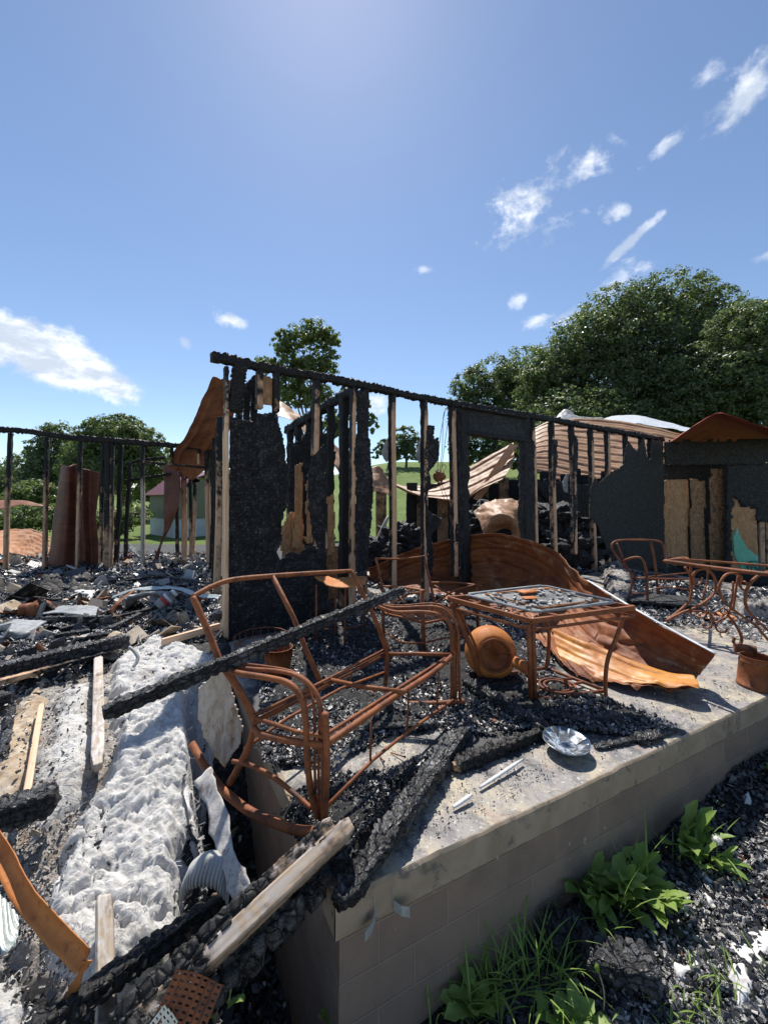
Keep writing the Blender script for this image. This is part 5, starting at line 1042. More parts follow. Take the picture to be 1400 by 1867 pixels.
timber('small charred offcut standing on the bare slab beside the thick beam', G(742, 1418, .0), G(745, 1412, .055)+Vector((0, 0, 0)), .055, .05, side=(1, 0, 0), seed=22, amp=.012, name='charred_offcut', cat='offcut', nl=14)
timber('short charred log lying on the rubble at the right edge below the wall', D(1325, 1436, 2.45), D(1425, 1408, 2.5), .11, .11, seed=23, amp=.010)
timber('checked charred block in the yard below the dandelions', D(1060, 1720, 1.58)-Vector((0, 0, .04)), D(1200, 1745, 1.50)-Vector((0, 0, .05)), .06, .11, seed=24, amp=.009, cell=.03)
timber('smaller charred block against the block wall left of the dandelions', D(1000, 1725, 1.66), D(1072, 1700, 1.70), .10, .10, seed=25, amp=.012)
timber('thin black strip standing in for a shadow band on the slab right of the plate', G(1085, 1362, .012), G(1232, 1330, .012), .018, .04, seed=26, amp=.003)  # black strip laid in place of a cast shadow
timber('curled charred scrap at the end of the strip on the slab', G(1158, 1348, .02), G(1205, 1338, .025), .03, .05, seed=27, amp=.012, warp=.05)
timber('charred plank fallen behind the patio armchair', G(1140, 1088, .08), G(1270, 1098, .08), .03, .5, seed=28, amp=.004, m_='char_flat')
for k, (a, b, w_, lb) in enumerate([((80, 1128), (205, 1125), .05, 'dark plank lying left of the rolled mat'), ((110, 1148), (288, 1108), .045, 'thin rust-edged plank pointing at the rolled mat'), ((200, 1146), (258, 1118), .05, 'short black plank below the rolled mat'),
        ((160, 1160), (220, 1152), .06, 'black board fragment behind the wool'), ((100, 1160), (165, 1150), .05, 'black lath left of the kraft flap'), ((20, 1102), (115, 1092), .04, 'black lath behind the rusty motor'),
        ((228, 1058), (330, 1046), .05, 'black plank below the rear doorway'), ((290, 1050), (372, 1062), .06, 'black plank beside the metal arc'), ((540, 1130), (610, 1178), .05, 'black lath under the round side table'),
        ((1000, 1300), (1080, 1318), .04, 'black lath on the slab under the square table'), ((650, 1330), (790, 1318), .05, 'flat charred strip inside the loveseat shadow'), ((700, 1085), (760, 1120), .05, 'pale-ended lath behind the armchair frame')]):
    timber(lb, G(*a, .10 if a[0] < 500 else .03), G(*b, .10 if b[0] < 500 else .03), .025, w_, seed=40+k, name='charred_lath', cat='lath', amp=.004, ns=4, nl=60, m_='stud' if k in (1, 6, 11) else 'char', prof=((0, .7), (.5, .6), (1, .8)) if k in (1, 6, 11) else ((0, 1), (1, 1)))
timber('leaning pale prop seen between the two middle studs', D(664, 1035, 7.5), D(708, 942, 7.6), .06, .05, name='prop', m_='greywood', cat='prop', group=None, prof=((0, 0), (1, 0)), amp=.0, ns=2, nl=10, seed=60)
# sticks on the slab
for lb, a, b, w_ in (('long white splinter lying on the slab left of the plate', (874, 1438), (952, 1386), .013), ('short white splinter near the slab edge', (826, 1474), (860, 1450), .015), ('thin grey splinter beside the charred offcut', (752, 1406), (790, 1376), .012)):
    mb = MB(); p0 = G(*a, .012); p1 = G(*b, .022); g = []
    dd_ = (p1-p0).normalized(); sdv = Vector((-dd_.y, dd_.x, 0)); kk = 14
    for i in range(kk+1):
        t = i/kk; ww = w_*(.35+.65*math.sin(min(1, t*1.6+.15)*math.pi/2))*(1 if t < .8 else (1.02-t)/.22+.1)*(.85+.3*rnd.random()); p = p0+(p1-p0)*t
        g.append([V3(p+sdv*ww*.5), V3(p+Vector((0, 0, .004))), V3(p-sdv*ww*.5)])
    sheetgrid(mb, np.array(g), .006); tag(mb.build('splinter', M['paper']), lb, 'splinter', 'splinters on the slab')
NL = ['rusty nail lying flat at the top of the pale bare patch', 'nail standing bent at the left of the bare patch', 'nail standing just right of the leftmost one', 'tiny nail at the top edge of the bare patch', 'lone nail near the plate']
for a, b in (((712, 1372), (738, 1380)), ((655, 1418), (664, 1402)), ((680, 1424), (682, 1402)), ((693, 1380), (700, 1388)), ((900, 1365), (905, 1372))):
    o_ = MB(); tube(o_, [G(*a, .006), G(*b, .02)], .003, 6, False); tube(o_, [G(*b, .019), G(*b, .022)], .006, 6, False); tag(o_.build('nail', M['rust']), NL.pop(0), 'nail', 'nails on the slab')

# ---------------------------------------------------------------- insulation and papers
def patch(poly, z, thick, m_, name, label, cat, res=.012, fl=.5, amp=.04, freq=7, seed=1, char=0.0, kind=None, zf=None, group=None, edge=.08, ridg=True):
    pp = [G(x, y, z) for x, y in poly]; P2 = [(p.x, p.y) for p in pp]
    lo = np.min(P2, 0)-.03; hi = np.max(P2, 0)+.03; nx = int((hi[0]-lo[0])/res)+2; ny = int((hi[1]-lo[1])/res)+2
    X, Y = np.meshgrid(lo[0]+np.arange(nx)*res, lo[1]+np.arange(ny)*res)
    Xw = X+(fb2(X, Y, 9, seed+70, 4)-.5)*.15; Yw = Y+(fb2(X, Y, 9, seed+80, 4)-.5)*.15
    ins = inpoly(Xw, Yw, P2); d = np.where(ins, pdist(Xw, Yw, P2), 0); e = 1-(1-np.clip(d/edge, 0, 1))**2
    base = H(X, Y) if zf is None else zf(X, Y)
    wx = X+.30*(fb2(X, Y, freq*.5, seed+5, 3)-.5); wy = Y+.30*(fb2(X+5, Y, freq*.5, seed+6, 3)-.5)
    a = fb2(wx, wy*1.5, freq, seed, 3); rid = (np.clip(np.abs(a-.5)*9, 0, 1.3)**.7-.5) if ridg else (a-.5)*2
    if ridg:
        a2 = fb2(wx*1.0+3, wy*1.3, freq*3.2, seed+2, 3); rid = rid*.95+(np.clip(np.abs(a2-.5)*8, 0, 1.2)**.7-.5)*.55+(np.clip(np.abs(fb2(wx+.05*a2, wy, freq*8, seed+4, 2)-.5)*6, 0, 1.2)-.4)*.20
    b_ = fb2(X, Y, freq*.35, seed+9, 3)-.5
    Z = base+thick*e+(rid*amp*.62+b_*amp*1.6)*e-.02*(1-e)
    cm = ins[:-1, :-1] | ins[1:, 1:] | ins[1:, :-1] | ins[:-1, 1:]
    I = np.arange(nx*ny).reshape(ny, nx); q = np.stack([I[:-1, :-1][cm], I[:-1, 1:][cm], I[1:, 1:][cm], I[1:, :-1][cm]], -1)
    used = np.unique(q); rem = np.full(nx*ny, -1); rem[used] = np.arange(len(used)); v = np.stack([X, Y, Z], -1).reshape(-1, 3)[used]
    c = np.clip(char+(fb2(X, Y, 5, seed+3)-.5)*.5, 0, 1).reshape(-1)[used]; Q = rem[q]
    if m_ == 'wool':                                             # loose fibres standing out of the batt
        rg = np.random.default_rng(seed); eu = e.reshape(-1)[used]; cand = np.where(eu > .15)[0]; nf = min(500, int(len(cand)*res*res*1500))
        k = rg.choice(cand, nf); ns_ = 5; th = fbm(v[k]*np.array([9, 9, 3]), seed+8, 3)*16+rg.normal(0, .45, nf); Lf = rg.uniform(.02, .06, nf); wf = rg.uniform(.0003, .0008, nf); rise = rg.uniform(-.1, .38, nf); cv = rg.normal(0, 1.9, nf)
        p = v[k].copy(); pts = [p.copy()]
        for i in range(ns_):
            th = th+cv/ns_; p = p+np.stack([np.cos(th), np.sin(th), rise*(1-1.6*i/ns_)], -1)*(Lf/ns_)[:, None]; pts.append(p.copy())
        pts = np.array(pts); sd = np.stack([-np.sin(th), np.cos(th), rg.uniform(-.8, .8, nf)], -1)*wf[:, None]
        fv = np.stack([pts-sd, pts+sd], 2).transpose(1, 0, 2, 3).reshape(-1, 3)           # per fibre: (ns+1)*2
        st_ = np.arange(nf)*(ns_+1)*2+len(v); fq = np.stack([np.stack([st_+2*i, st_+2*i+1, st_+2*i+3, st_+2*i+2], -1) for i in range(ns_)], 1).reshape(-1, 4)
        v = np.concatenate([v, fv]); Q = np.concatenate([Q, fq]); c = np.concatenate([c, np.repeat(np.clip(c[k]*.8, 0, 1), (ns_+1)*2)])
    b0 = (v[:, 0].mean(), v[:, 1].mean(), v[:, 2].min())
    return tag(bigmesh(name, v, Q, M[m_], c, True, b0), label, cat, group, kind)
GI = 'batts of burst insulation'
patch([(205, 1300), (330, 1268), (362, 1300), (368, 1360), (345, 1420), (335, 1480), (345, 1530), (330, 1590), (300, 1640), (220, 1670), (150, 1680), (80, 1640), (68, 1580), (110, 1500), (150, 1430), (195, 1395)], .03, .075, 'wool', 'insulation', 'largest mound of bright white fluffy insulation left of the loveseat', 'insulation', .0065, amp=.050, freq=7, seed=2, group=GI)
patch([(235, 1172), (300, 1150), (345, 1172), (395, 1190), (380, 1215), (300, 1232), (235, 1255), (196, 1245), (200, 1200)], .08, .06, 'wool', 'insulation', 'rounded white insulation batt above the long charred beam end', 'insulation', .010, amp=.045, freq=7, seed=4, group=GI)
patch([(192, 1260), (300, 1240), (370, 1215), (395, 1235), (365, 1300), (205, 1320)], .05, .07, 'wool', 'insulation', 'flat white insulation just under the long charred beam end', 'insulation', .009, amp=.045, freq=8, seed=5, group=GI, char=.1)
patch([(100, 1262), (172, 1240), (176, 1395), (140, 1440), (60, 1500), (60, 1400)], .0, .05, 'wool', 'insulation', 'brown-stained insulation between the batten and the rafter', 'insulation', .012, amp=.022, freq=12, seed=6, group=GI, char=.5)
patch([(300, 1560), (345, 1560), (345, 1640), (318, 1720), (262, 1740), (235, 1690), (250, 1650)], -.12, .06, 'wool', 'insulation', 'grey hanging insulation drooping below the bright mound', 'insulation', .009, amp=.04, freq=8, seed=7, group=GI, char=.42)
patch([(100, 1650), (190, 1665), (180, 1740), (130, 1760), (60, 1700)], -.14, .06, 'wool', 'insulation', 'shaggy grey insulation beside the rusty channel', 'insulation', .009, amp=.035, freq=10, seed=8, group=GI, char=.6)
patch([(-40, 1780), (50, 1775), (80, 1840), (60, 1920), (-40, 1920)], -.2, .09, 'wool', 'insulation', 'bright white curly insulation in the bottom left corner', 'insulation', .008, amp=.03, freq=16, seed=9, group=GI)
patch([(20, 1715), (95, 1735), (130, 1800), (100, 1860), (50, 1790), (0, 1780)], -.2, .06, 'wool', 'insulation', 'dark grey insulation behind the bottom left corner clump', 'insulation', .009, amp=.04, freq=10, seed=10, group=GI, char=.75)
patch([(335, 1430), (372, 1420), (375, 1500), (345, 1540)], -.05, .12, 'wool', 'insulation', 'small grey tuft of insulation beside the leaning board', 'insulation', .008, amp=.03, freq=10, seed=13, group=GI, char=.25)
patch([(24, 1292), (60, 1235), (98, 1225), (70, 1300), (45, 1452), (-40, 1520), (-40, 1380)], .0, .03, 'tanpaper', 'kraft_facing', 'wrinkled scorched tan kraft paper at the left edge', 'paper', .012, amp=.02, freq=11, seed=11)
patch([(110, 1395), (150, 1435), (110, 1490), (70, 1560), (20, 1600), (0, 1560), (60, 1500)], -.04, .03, 'rubble', 'ash_bank', 'bank of brown ash between the round-ended log and the white mound', 'ash', .012, amp=.02, freq=12, seed=12, char=.3, kind='stuff')
for k, (pl_, z, lb) in enumerate([([(92, 1555), (150, 1480), (190, 1480), (120, 1570), (70, 1640)], .0, 'pale grey paper facing beside the white wool mound'), ([(345, 1300), (372, 1330), (375, 1420), (335, 1440), (320, 1400)], .04, 'white paper facing below the leaning board'),
        ([(345, 1215), (380, 1205), (400, 1225), (375, 1260), (350, 1250)], .12, 'crumpled foil-like paper under the charred beam'), ([(103, 1240), (160, 1218), (158, 1232), (106, 1253)], .10, 'narrow grey sliver of sheet lying behind the brown-stained insulation'),
        ([(205, 1262), (250, 1250), (262, 1280), (215, 1296)], .10, 'silvery creased paper beside the end of the long beam'), ([(140, 1045), (178, 1050), (172, 1068), (138, 1060)], .2, 'light grey folded sheet at the foot of the third left stud')]):
    patch(pl_, z, .03, 'paper', 'torn_paper', lb, 'paper', .010, amp=.03, freq=6, seed=30+k, edge=.02, group='torn papers in the rubble', ridg=False)
for k, (pl_, lb) in enumerate([([(60, 1070), (75, 1045), (100, 1036), (125, 1062), (118, 1078), (70, 1078)], 'grey ash mound at the foot of the second left stud'), ([(118, 1072), (135, 1046), (160, 1040), (180, 1062), (176, 1076)], 'grey ash mound at the foot of the third left stud'), ([(-30, 1075), (0, 1035), (14, 1055), (10, 1078)], 'grey ash mound at the foot of the leftmost stud'),
        ([(378, 1060), (400, 1045), (408, 1075), (395, 1085)], 'grey crumpled mound beside the pale corner post'), ([(690, 1000), (720, 980), (765, 985), (770, 1005), (690, 1010)], 'charred mound behind the two middle studs'), ([(1096, 1040), (1135, 1030), (1165, 1080), (1150, 1105), (1110, 1090)], 'mound of white ash and charcoal behind the patio armchair'), ([(1335, 1112), (1395, 1098), (1440, 1112), (1400, 1128), (1345, 1125)], 'low heap of white ash under the scrolled table')]):
    patch(pl_, .1 if pl_[0][0] < 1000 else .02, .05 if k < 4 else .12, 'rubble', 'ash_mound', lb, 'ash mound', .02, amp=.07, freq=6, seed=50+k, char=.65 if k < 4 else (1 if k == 4 else .45), zf=None if pl_[0][0] < 1000 else (lambda x, y: np.zeros_like(x)))
# charcoal carpets on the slab
zero = lambda x, y: np.zeros_like(x)+.002
for k, (pl_, th) in enumerate([([(480, 1195), (640, 1120), (700, 1130), (840, 1235), (860, 1300), (800, 1320), (700, 1345), (600, 1380), (520, 1400), (468, 1340)], .018), ([(520, 1465), (600, 1428), (690, 1422), (760, 1400), (835, 1335), (850, 1350), (760, 1440), (660, 1540), (600, 1575), (560, 1520)], .028), ([(700, 1120), (870, 1110), (960, 1180), (1000, 1290), (870, 1300), (760, 1220)], .025),
        ([(880, 1260), (1000, 1240), (1130, 1280), (1230, 1330), (1150, 1342), (1010, 1325), (900, 1310)], .022)]):
    patch(pl_, .01, th, 'rubble', 'charcoal_bed', 'bed of loose charcoal on the porch slab', 'charcoal', .014, amp=.035, freq=9, seed=80+k, char=1.2, kind='stuff', zf=zero, edge=.12)

# leaning board, strips, vent pipe, channel, perforated plate
LPn = (D(400, 1300, 1.93), Vector((1, .25, 0)).normalized()); LPn = (Vector((LPn[0].x, LPn[0].y, 0)), LPn[1])
M['chip'] = m_plain('shredded_board', (0.36, 0.29, 0.22), (0.58, 0.53, 0.47), 26, .8, .2, .01, st=(1, 1, .35), dirt=(.24, .15, .09))
o = panel([(372, 1245), (388, 1228), (408, 1218), (420, 1240), (432, 1280), (444, 1330), (442, 1355), (424, 1378), (412, 1402), (390, 1380), (370, 1340), (358, 1300), (360, 1262)], LPn, off=0, res=.008, amp=.004, m_='chip', parent=None, name='leaning_board', c=0, jag=.02, cell=.02, seed=90, thick=.014); tag(o, 'round-edged grey-brown chipboard leaning behind the left end of the loveseat', 'board')
def strip(pts, w_, m_, name, label, cat, th=.003, side=None, n_=30, rag=.1, group=None, seed=1, nw=9, curl=0.0, crum=.012):
    P = spline(pts, 8); g = []
    for i, p in enumerate(P):
        d = P[min(i+1, len(P)-1)]-P[max(i-1, 0)]; d /= np.linalg.norm(d); s_ = V3(side) if side is not None else np.cross(d, [0, 0, 1]); s_ = s_-d*np.dot(s_, d); s_ /= np.linalg.norm(s_); up = np.cross(d, s_)
        ww = w_*(1+rag*(vn(np.array([[i*.7, seed, 0]]))[0]-.5)*2); g.append([p+s_*ww*(t-.5)+up*curl*(4*(t-.5)**2) for t in np.linspace(0, 1, nw)])
    g = np.array(g); g = g+(np.stack([fbm(g*16, seed+q_, 3) for q_ in (1, 2, 3)], -1)-.5)*crum*2
    mb = MB(); sheetgrid(mb, g, th); return tag(mb.build(name, M[m_]), label, cat, group)
strip([D(368, 1412, 1.72), D(392, 1470, 1.62), D(414, 1560, 1.50), D(444, 1636, 1.41)], .070, 'siding', 'siding_strip', 'long pale peeling siding strip beside the dark gap', 'siding strip', .004, (1, -.2, .2), rag=.25)
pf = [D(338, 1596, 1.50), D(352, 1572, 1.50), D(380, 1560, 1.50), D(408, 1570, 1.50), D(424, 1606, 1.50)]
mb = MB(); Pp = spline(pf, 24); g = []
for i, p in enumerate(Pp):
    rr2 = .044+.003*math.sin(i*1.15); g.append([p+rr2*np.array([.0, -math.sin(a)*.8, math.cos(a)-1])*1.0 for a in np.linspace(-.3, 2.2, 14)])
g = np.array(g); g = g+(fbm(g*14, 3, 3)-.5)[..., None]*.025; sheetgrid(mb, g, .002); tag(mb.build('flexible_duct', M['duct']), 'short ribbed white duct elbow under the siding strip', 'duct')
ch1 = strip([D(-30, 1500, 1.40), D(5, 1550, 1.33), D(45, 1625, 1.24), D(100, 1690, 1.19), D(158, 1748, 1.15)], .052, 'rust_bright', 'steel_channel', 'bent orange steel channel at the left edge over the grey wool', 'channel', .003, (.75, .2, .55), rag=.03, curl=.014, crum=.002)
strip([D(-36, 1512, 1.41), D(0, 1560, 1.34), D(38, 1636, 1.25), D(94, 1702, 1.20), D(152, 1756, 1.16)], .030, 'rust', 'steel_channel', 'darker lower flange of the bent orange channel at the left edge', 'channel', .003, (.2, .5, -.9), rag=.03, crum=.002)
strip([D(160, 1748, 1.15), D(146, 1785, 1.14), D(120, 1836, 1.12)], .022, 'rust_bright', 'steel_strip', 'narrow orange steel strip folding down from the end of the bent channel', 'steel strip', .003, (.75, .2, .3), rag=.4)
def perforated(c0, u, v, nu_, nv_, cw, chh, m_, name, label):
    mb = MB(); 
    for i in range(nu_):
        for j in range(nv_):
            o_ = V3(c0)+V3(u)*cw*i+V3(v)*chh*j
            a = [o_, o_+V3(u)*cw, o_+V3(u)*cw+V3(v)*chh, o_+V3(v)*chh]; s1, s2 = .22, .30
            b_ = [o_+V3(u)*cw*s1+V3(v)*chh*s2, o_+V3(u)*cw*(1-s1)+V3(v)*chh*s2, o_+V3(u)*cw*(1-s1)+V3(v)*chh*(1-s2), o_+V3(u)*cw*s1+V3(v)*chh*(1-s2)]
            nn_ = np.cross(V3(u), V3(v))*.002; bend = lambda P_: [q_+np.cross(V3(u), V3(v))*(.012*math.sin(i*.5+.2)) for q_ in P_]
            A = bend(a+b_); Bk = [q_-nn_ for q_ in A]
            mb.add(A+Bk, [(0, 1, 5, 4), (1, 2, 6, 5), (2, 3, 7, 6), (3, 0, 4, 7), (8, 12, 13, 9), (9, 13, 14, 10), (10, 14, 15, 11), (11, 15, 12, 8), (4, 5, 13, 12), (5, 6, 14, 13), (6, 7, 15, 14), (7, 4, 12, 15)])
    return tag(mb.build(name, M[m_], smooth=False), label, 'perforated plate')
perforated(D(322, 1766, 0.985), Vector((.93, .05, -.36)).normalized(), Vector((-.35, -.55, -.75)).normalized(), 7, 11, .0165, .0108, 'rust', 'perforated_plate', 'rusty perforated metal plate at the bottom edge')
perforated(D(300, 1832, 0.95), Vector((.6, -.2, -.55)).normalized(), Vector((-.6, -.3, -.6)).normalized(), 4, 9, .0115, .009, 'galv', 'perforated_plate', 'small white perforated plate beside the rusty one')
S = loft([[D(-40, 1610, 1.35), D(0, 1628, 1.33), D(22, 1650, 1.33), D(36, 1672, 1.32)], [D(-40, 1680, 1.25), D(0, 1700, 1.24), D(18, 1712, 1.24), D(34, 1702, 1.26)], [D(-40, 1730, 1.2), D(0, 1738, 1.2), D(14, 1734, 1.2), D(24, 1722, 1.22)]], 60, 40, .010, .045, 'u', .01)
mb = MB(); sheetgrid(mb, S, .002); tag(mb.build('gutter_piece', M['galv']), 'silvery ribbed metal piece at the left edge by the orange channel', 'gutter piece')

# ---------------------------------------------------------------- small things in the left-hand rubble
mo = D(72, 1114, 4.35); mt_ = thing('burnt_motor', 'rusty lump of a burnt motor in the rubble at left', 'motor', mo-Vector((0, 0, .12)))
def blob(mb, c, r, sc_=(1, 1, 1), amp=.3, f=2.0, seed=1, n_=20):
    th = np.linspace(0, math.pi, n_); ph = np.linspace(0, 2*math.pi, n_*2+1); g = np.array([[[math.sin(t)*math.cos(p), math.sin(t)*math.sin(p), math.cos(t)] for p in ph] for t in th])
    k = 1+(fbm(g*f+seed, seed, 3)-.5)[..., None]*amp*2; g = g*k*r*np.array(sc_)+V3(c); return sheetgrid(mb, g)
mb = MB(); blob(mb, mo, .12, (1, 1, .9), .35, 1.5, 3); mb.build('housing', M['rust'], mt_)
mb = MB(); tube(mb, [mo+Vector((-.08, 0, .02)), mo+Vector((-.17, -.03, .01))], .07, 14, False); mb.build('bell', M['rust'], mt_); mb = MB(); tube(mb, [mo+Vector((.08, -.02, .0)), mo+Vector((.15, -.03, .02)), mo+Vector((.2, -.03, .02))], .035, 12, False); mb.build('shaft', M['rust_dark'], mt_)
strip([G(92, 1112, .12), G(130, 1110, .14), G(186, 1117, .12)], .22, 'greymetal', 'scorched_sheet', 'flat grey sheet to the right of the burnt motor', 'sheet', .01, (.2, 1, .1), rag=.1)
strip([G(-40, 1160, .14), G(10, 1155, .14), G(56, 1132, .16)], .30, 'greymetal', 'scorched_sheet', 'dark scorched sheet at the left edge in front of the burnt motor', 'sheet', .012, (.3, 1, .0), rag=.1)
strip([D(226, 1101, 4.4), D(250, 1086, 4.5), D(290, 1078, 4.6), D(312, 1084, 4.6)], .20, 'greymetal', 'rolled_mat', 'grey speckled mat piece lying in the left rubble', 'mat', .03, (0, 1, -.2), rag=.15)
strip([D(205, 1088, 4.9), D(250, 1074, 4.95), D(320, 1072, 4.9), D(360, 1084, 4.7), D(400, 1088, 4.5)], .06, 'galv', 'metal_band', 'long curved grey metal band behind the speckled mat', 'metal band', .004, (0, 1, .4), rag=.2)
bo = D(288, 1106, 4.3); b1 = D(322, 1078, 4.4); bt = thing('striped_bottle', 'scorched bottle with white and red bands in the left rubble', 'bottle', bo)
T(bt, 'body', [bo, bo+(b1-bo)*.75], .062, 'greymetal', 16, False); T(bt, 'band', [bo+(b1-bo)*.5, bo+(b1-bo)*.6], .066, 'white', 16, False); M['redp'] = m_plain('red_print', (.42, .05, .05), (.3, .05, .05), 20); T(bt, 'label_band', [bo+(b1-bo)*.28, bo+(b1-bo)*.45], .064, 'redp', 16, False); T(bt, 'cap', [bo+(b1-bo)*.8, bo+(b1-bo)*.97], .045, 'white', 14, False); T(bt, 'neck', [bo+(b1-bo)*.74, bo+(b1-bo)*.82], .05, 'greymetal', 14, False)
strip([D(202, 1118, 4.2), D(218, 1096, 4.3), D(244, 1076, 4.6)], .05, 'rust', 'rust_strip', 'thin rusty strip standing up left of the speckled mat', 'rust strip', .003, (1, .3, .3))
strip([D(186, 1178, 3.35), D(200, 1160, 3.4), D(216, 1176, 3.35)], .16, 'tanpaper', 'kraft_flap', 'bent brown flap standing beside the rounded wool batt', 'flap', .004, (0, 1, .3))
T(None, 'rusty_rod', [G(38, 1142, .12), G(74, 1158, .10)], .018, 'rust', curve=False); tag(bpy.data.objects['rusty_rod'], 'short rusty rod in front of the scorched sheet at left', 'rod')
T(None, 'cable_stub', [D(236, 1180, 3.0), D(244, 1186, 2.98), D(252, 1200, 2.95), D(244, 1216, 2.9)], .012, 'greymetal'); tag(bpy.data.objects['cable_stub'], 'grey cable stub curling out of the rounded wool batt', 'cable')
# hanging electrical box with wires in the stud bay left of the door jamb
hb = PL(800, 868, W, -.05); eb = thing('hanging_junction_box', 'charred electrical box dangling on wires left of the doorway', 'junction box', hb)
mb = MB(); blob(mb, hb, .075, (1, .8, .9), .7, 2.4, 6, 16); mb.build('box', M['rust_dark'], eb)
for a in ([(800, 868), (806, 820), (808, 760), (815, 742)], [(803, 868), (812, 800), (820, 745)], [(797, 868), (802, 800), (812, 744)], [(803, 878), (812, 900), (822, 925)], [(800, 878), (808, 905), (818, 935), (822, 960)], [(806, 862), (813, 852), (808, 846), (804, 856)]):
    T(eb, 'wire', [PL(*q, W, -.05) for q in a], .004, 'rust_dark', 5)
# scraps of burnt paper on studs
for k, (q, lb) in enumerate([([(693, 822), (706, 800), (712, 790), (712, 835), (706, 846), (700, 838)], 'grey burnt scrap hanging left of the stud at centre'), ([(756, 832), (766, 795), (771, 788), (773, 840), (764, 846)], 'grey burnt scrap hanging left of the stud beside the junction box'), ([(1024, 880), (1032, 862), (1036, 866), (1034, 900), (1027, 896)], 'pale burnt scrap on a stud right of the doorway')]):
    tag(panel(q, W, off=-.05, res=.012, amp=.02, m_='greymetal', parent=None, name='burnt_scrap', c=0, jag=.04, seed=70+k, thick=.003), lb, 'burnt scrap')
# clutter behind the wall: dark appliance shells and white ash
for k, (px, py, Y, r, m_, lb) in enumerate([(735, 985, 7.6, .35, 'char_flat', 'dark burnt shell behind the middle studs'), (905, 960, 8.0, .5, 'char_flat', 'dark burnt heap inside the crumpled sheet'), (1000, 960, 7.9, .45, 'char_flat', 'black burnt heap right of the doorway'), (1045, 1005, 7.4, .4, 'char_flat', 'black burnt heap behind the short studs'), (690, 1010, 7.2, .3, 'char_flat', 'low black heap behind the charred double stud')]):
    mb = MB(); c_ = D(px, py, Y); blob(mb, c_, r, (1.3, .8, .8), .95, 3.4, 20+k, 44); tag(mb.build('burnt_heap', M['char_panel']), lb, 'burnt heap', kind=None)
# wire rack (left, beyond the wall)
rk = D(248, 1012, 8.6); rkt = thing('bent_wire_rack', 'bent black wire rack leaning in the grass beyond the left doorway', 'wire rack', rk-Vector((0, 0, .3)))
mb = MB()
for k in range(9): tube(mb, [D(234+k*3.2, 990+k*3.4, 8.6), D(238+k*3.2, 1012+k*2.6, 8.5)], .008, 4, False)
for k in range(3): tube(mb, [D(234, 990+k*7, 8.6), D(262, 1018+k*6, 8.5)], .010, 4, False)
mb.build('grid', M['greymetal'], rkt)

# ---------------------------------------------------------------- loose flakes
def scatter(name, label, poly, n_, smin, smax, m_, z, zf=None, flat=.35, tint=(0, 1), seed=1, cat='charcoal', up=.5):
    rg = np.random.default_rng(seed); pxs = []
    lo = np.min(poly, 0); hi = np.max(poly, 0)
    X = rg.uniform(lo[0], hi[0], n_*4); Y = rg.uniform(lo[1], hi[1], n_*4); k = inpoly(X, Y, poly)
    cl = fb2(X, Y, .018, seed+3, 3); k &= (cl+rg.uniform(-.2, .2, len(X))) > .42; X = X[k][:n_]; Y = Y[k][:n_]; n_ = len(X)
    d = np.stack([X-CX, np.full(n_, F)*math.cos(PITCH)+(Y-CY)*math.sin(PITCH), F*math.sin(PITCH)-(Y-CY)*math.cos(PITCH)], -1)
    t = (z-EYE)/d[:, 2]; P = d*t[:, None]; P[:, 2] += EYE
    P[:, 2] = (H(P[:, 0], P[:, 1]) if zf is None else zf(P[:, 0], P[:, 1]))
    s = smin*(smax/smin)**rg.uniform(0, 1, n_)**1.8; s = s*(.6+.18*P[:, 1])
    P[:, 2] += s*.2+rg.uniform(0, .012, n_)
    cube = np.array([[-1, -1, -1], [1, -1, -1], [1, 1, -1], [-1, 1, -1], [-1, -1, 1], [1, -1, 1], [1, 1, 1], [-1, 1, 1]])*.5
    sh = np.stack([rg.uniform(.5, 1.5, n_), rg.uniform(.4, 1.0, n_), rg.uniform(.4, 1.3, n_)*flat], -1)
    V = cube[None]*sh[:, None]*(1+rg.uniform(-.35, .35, (n_, 8, 3))); V *= s[:, None, None]
    q = rg.normal(size=(n_, 4)); q[:, 1:3] *= up; q /= np.linalg.norm(q, axis=1)[:, None]; w_, x, y, zz = q.T
    Rm = np.stack([1-2*(y*y+zz*zz), 2*(x*y-zz*w_), 2*(x*zz+y*w_), 2*(x*y+zz*w_), 1-2*(x*x+zz*zz), 2*(y*zz-x*w_), 2*(x*zz-y*w_), 2*(y*zz+x*w_), 1-2*(x*x+y*y)], -1).reshape(-1, 3, 3)
    V = np.einsum('nij,nkj->nki', Rm, V)+P[:, None]
    Fc = np.array([[0, 3, 2, 1], [4, 5, 6, 7], [0, 1, 5, 4], [1, 2, 6, 5], [2, 3, 7, 6], [3, 0, 4, 7]])
    q4 = (Fc[None]+8*np.arange(n_)[:, None, None]).reshape(-1, 4)
    at = np.repeat(rg.uniform(*tint, n_), 8)
    return tag(bigmesh(name, V.reshape(-1, 3), q4, M[m_], at, False, (0, 0, 0)), label, cat, None, 'stuff')
zs = lambda x, y: np.zeros_like(x)+.015
ALL = [(470, 1190), (560, 1120), (660, 1080), (900, 1080), (1010, 1150), (1010, 1250), (1120, 1285), (1240, 1330), (1150, 1348), (1010, 1330), (860, 1345), (790, 1330), (700, 1350), (600, 1400), (480, 1400)]
scatter('charcoal_flakes', 'loose charcoal flakes strewn over the porch slab', ALL, 20000, .006, .028, 'flake', 0, zs, seed=1)
scatter('charcoal_flakes', 'loose charcoal flakes heaped by the slab corner', [(520, 1470), (600, 1425), (690, 1420), (760, 1400), (835, 1335), (850, 1350), (760, 1440), (660, 1540), (600, 1590), (560, 1520)], 3500, .006, .022, 'flake', 0, lambda x, y: np.zeros_like(x)+.03, seed=2)
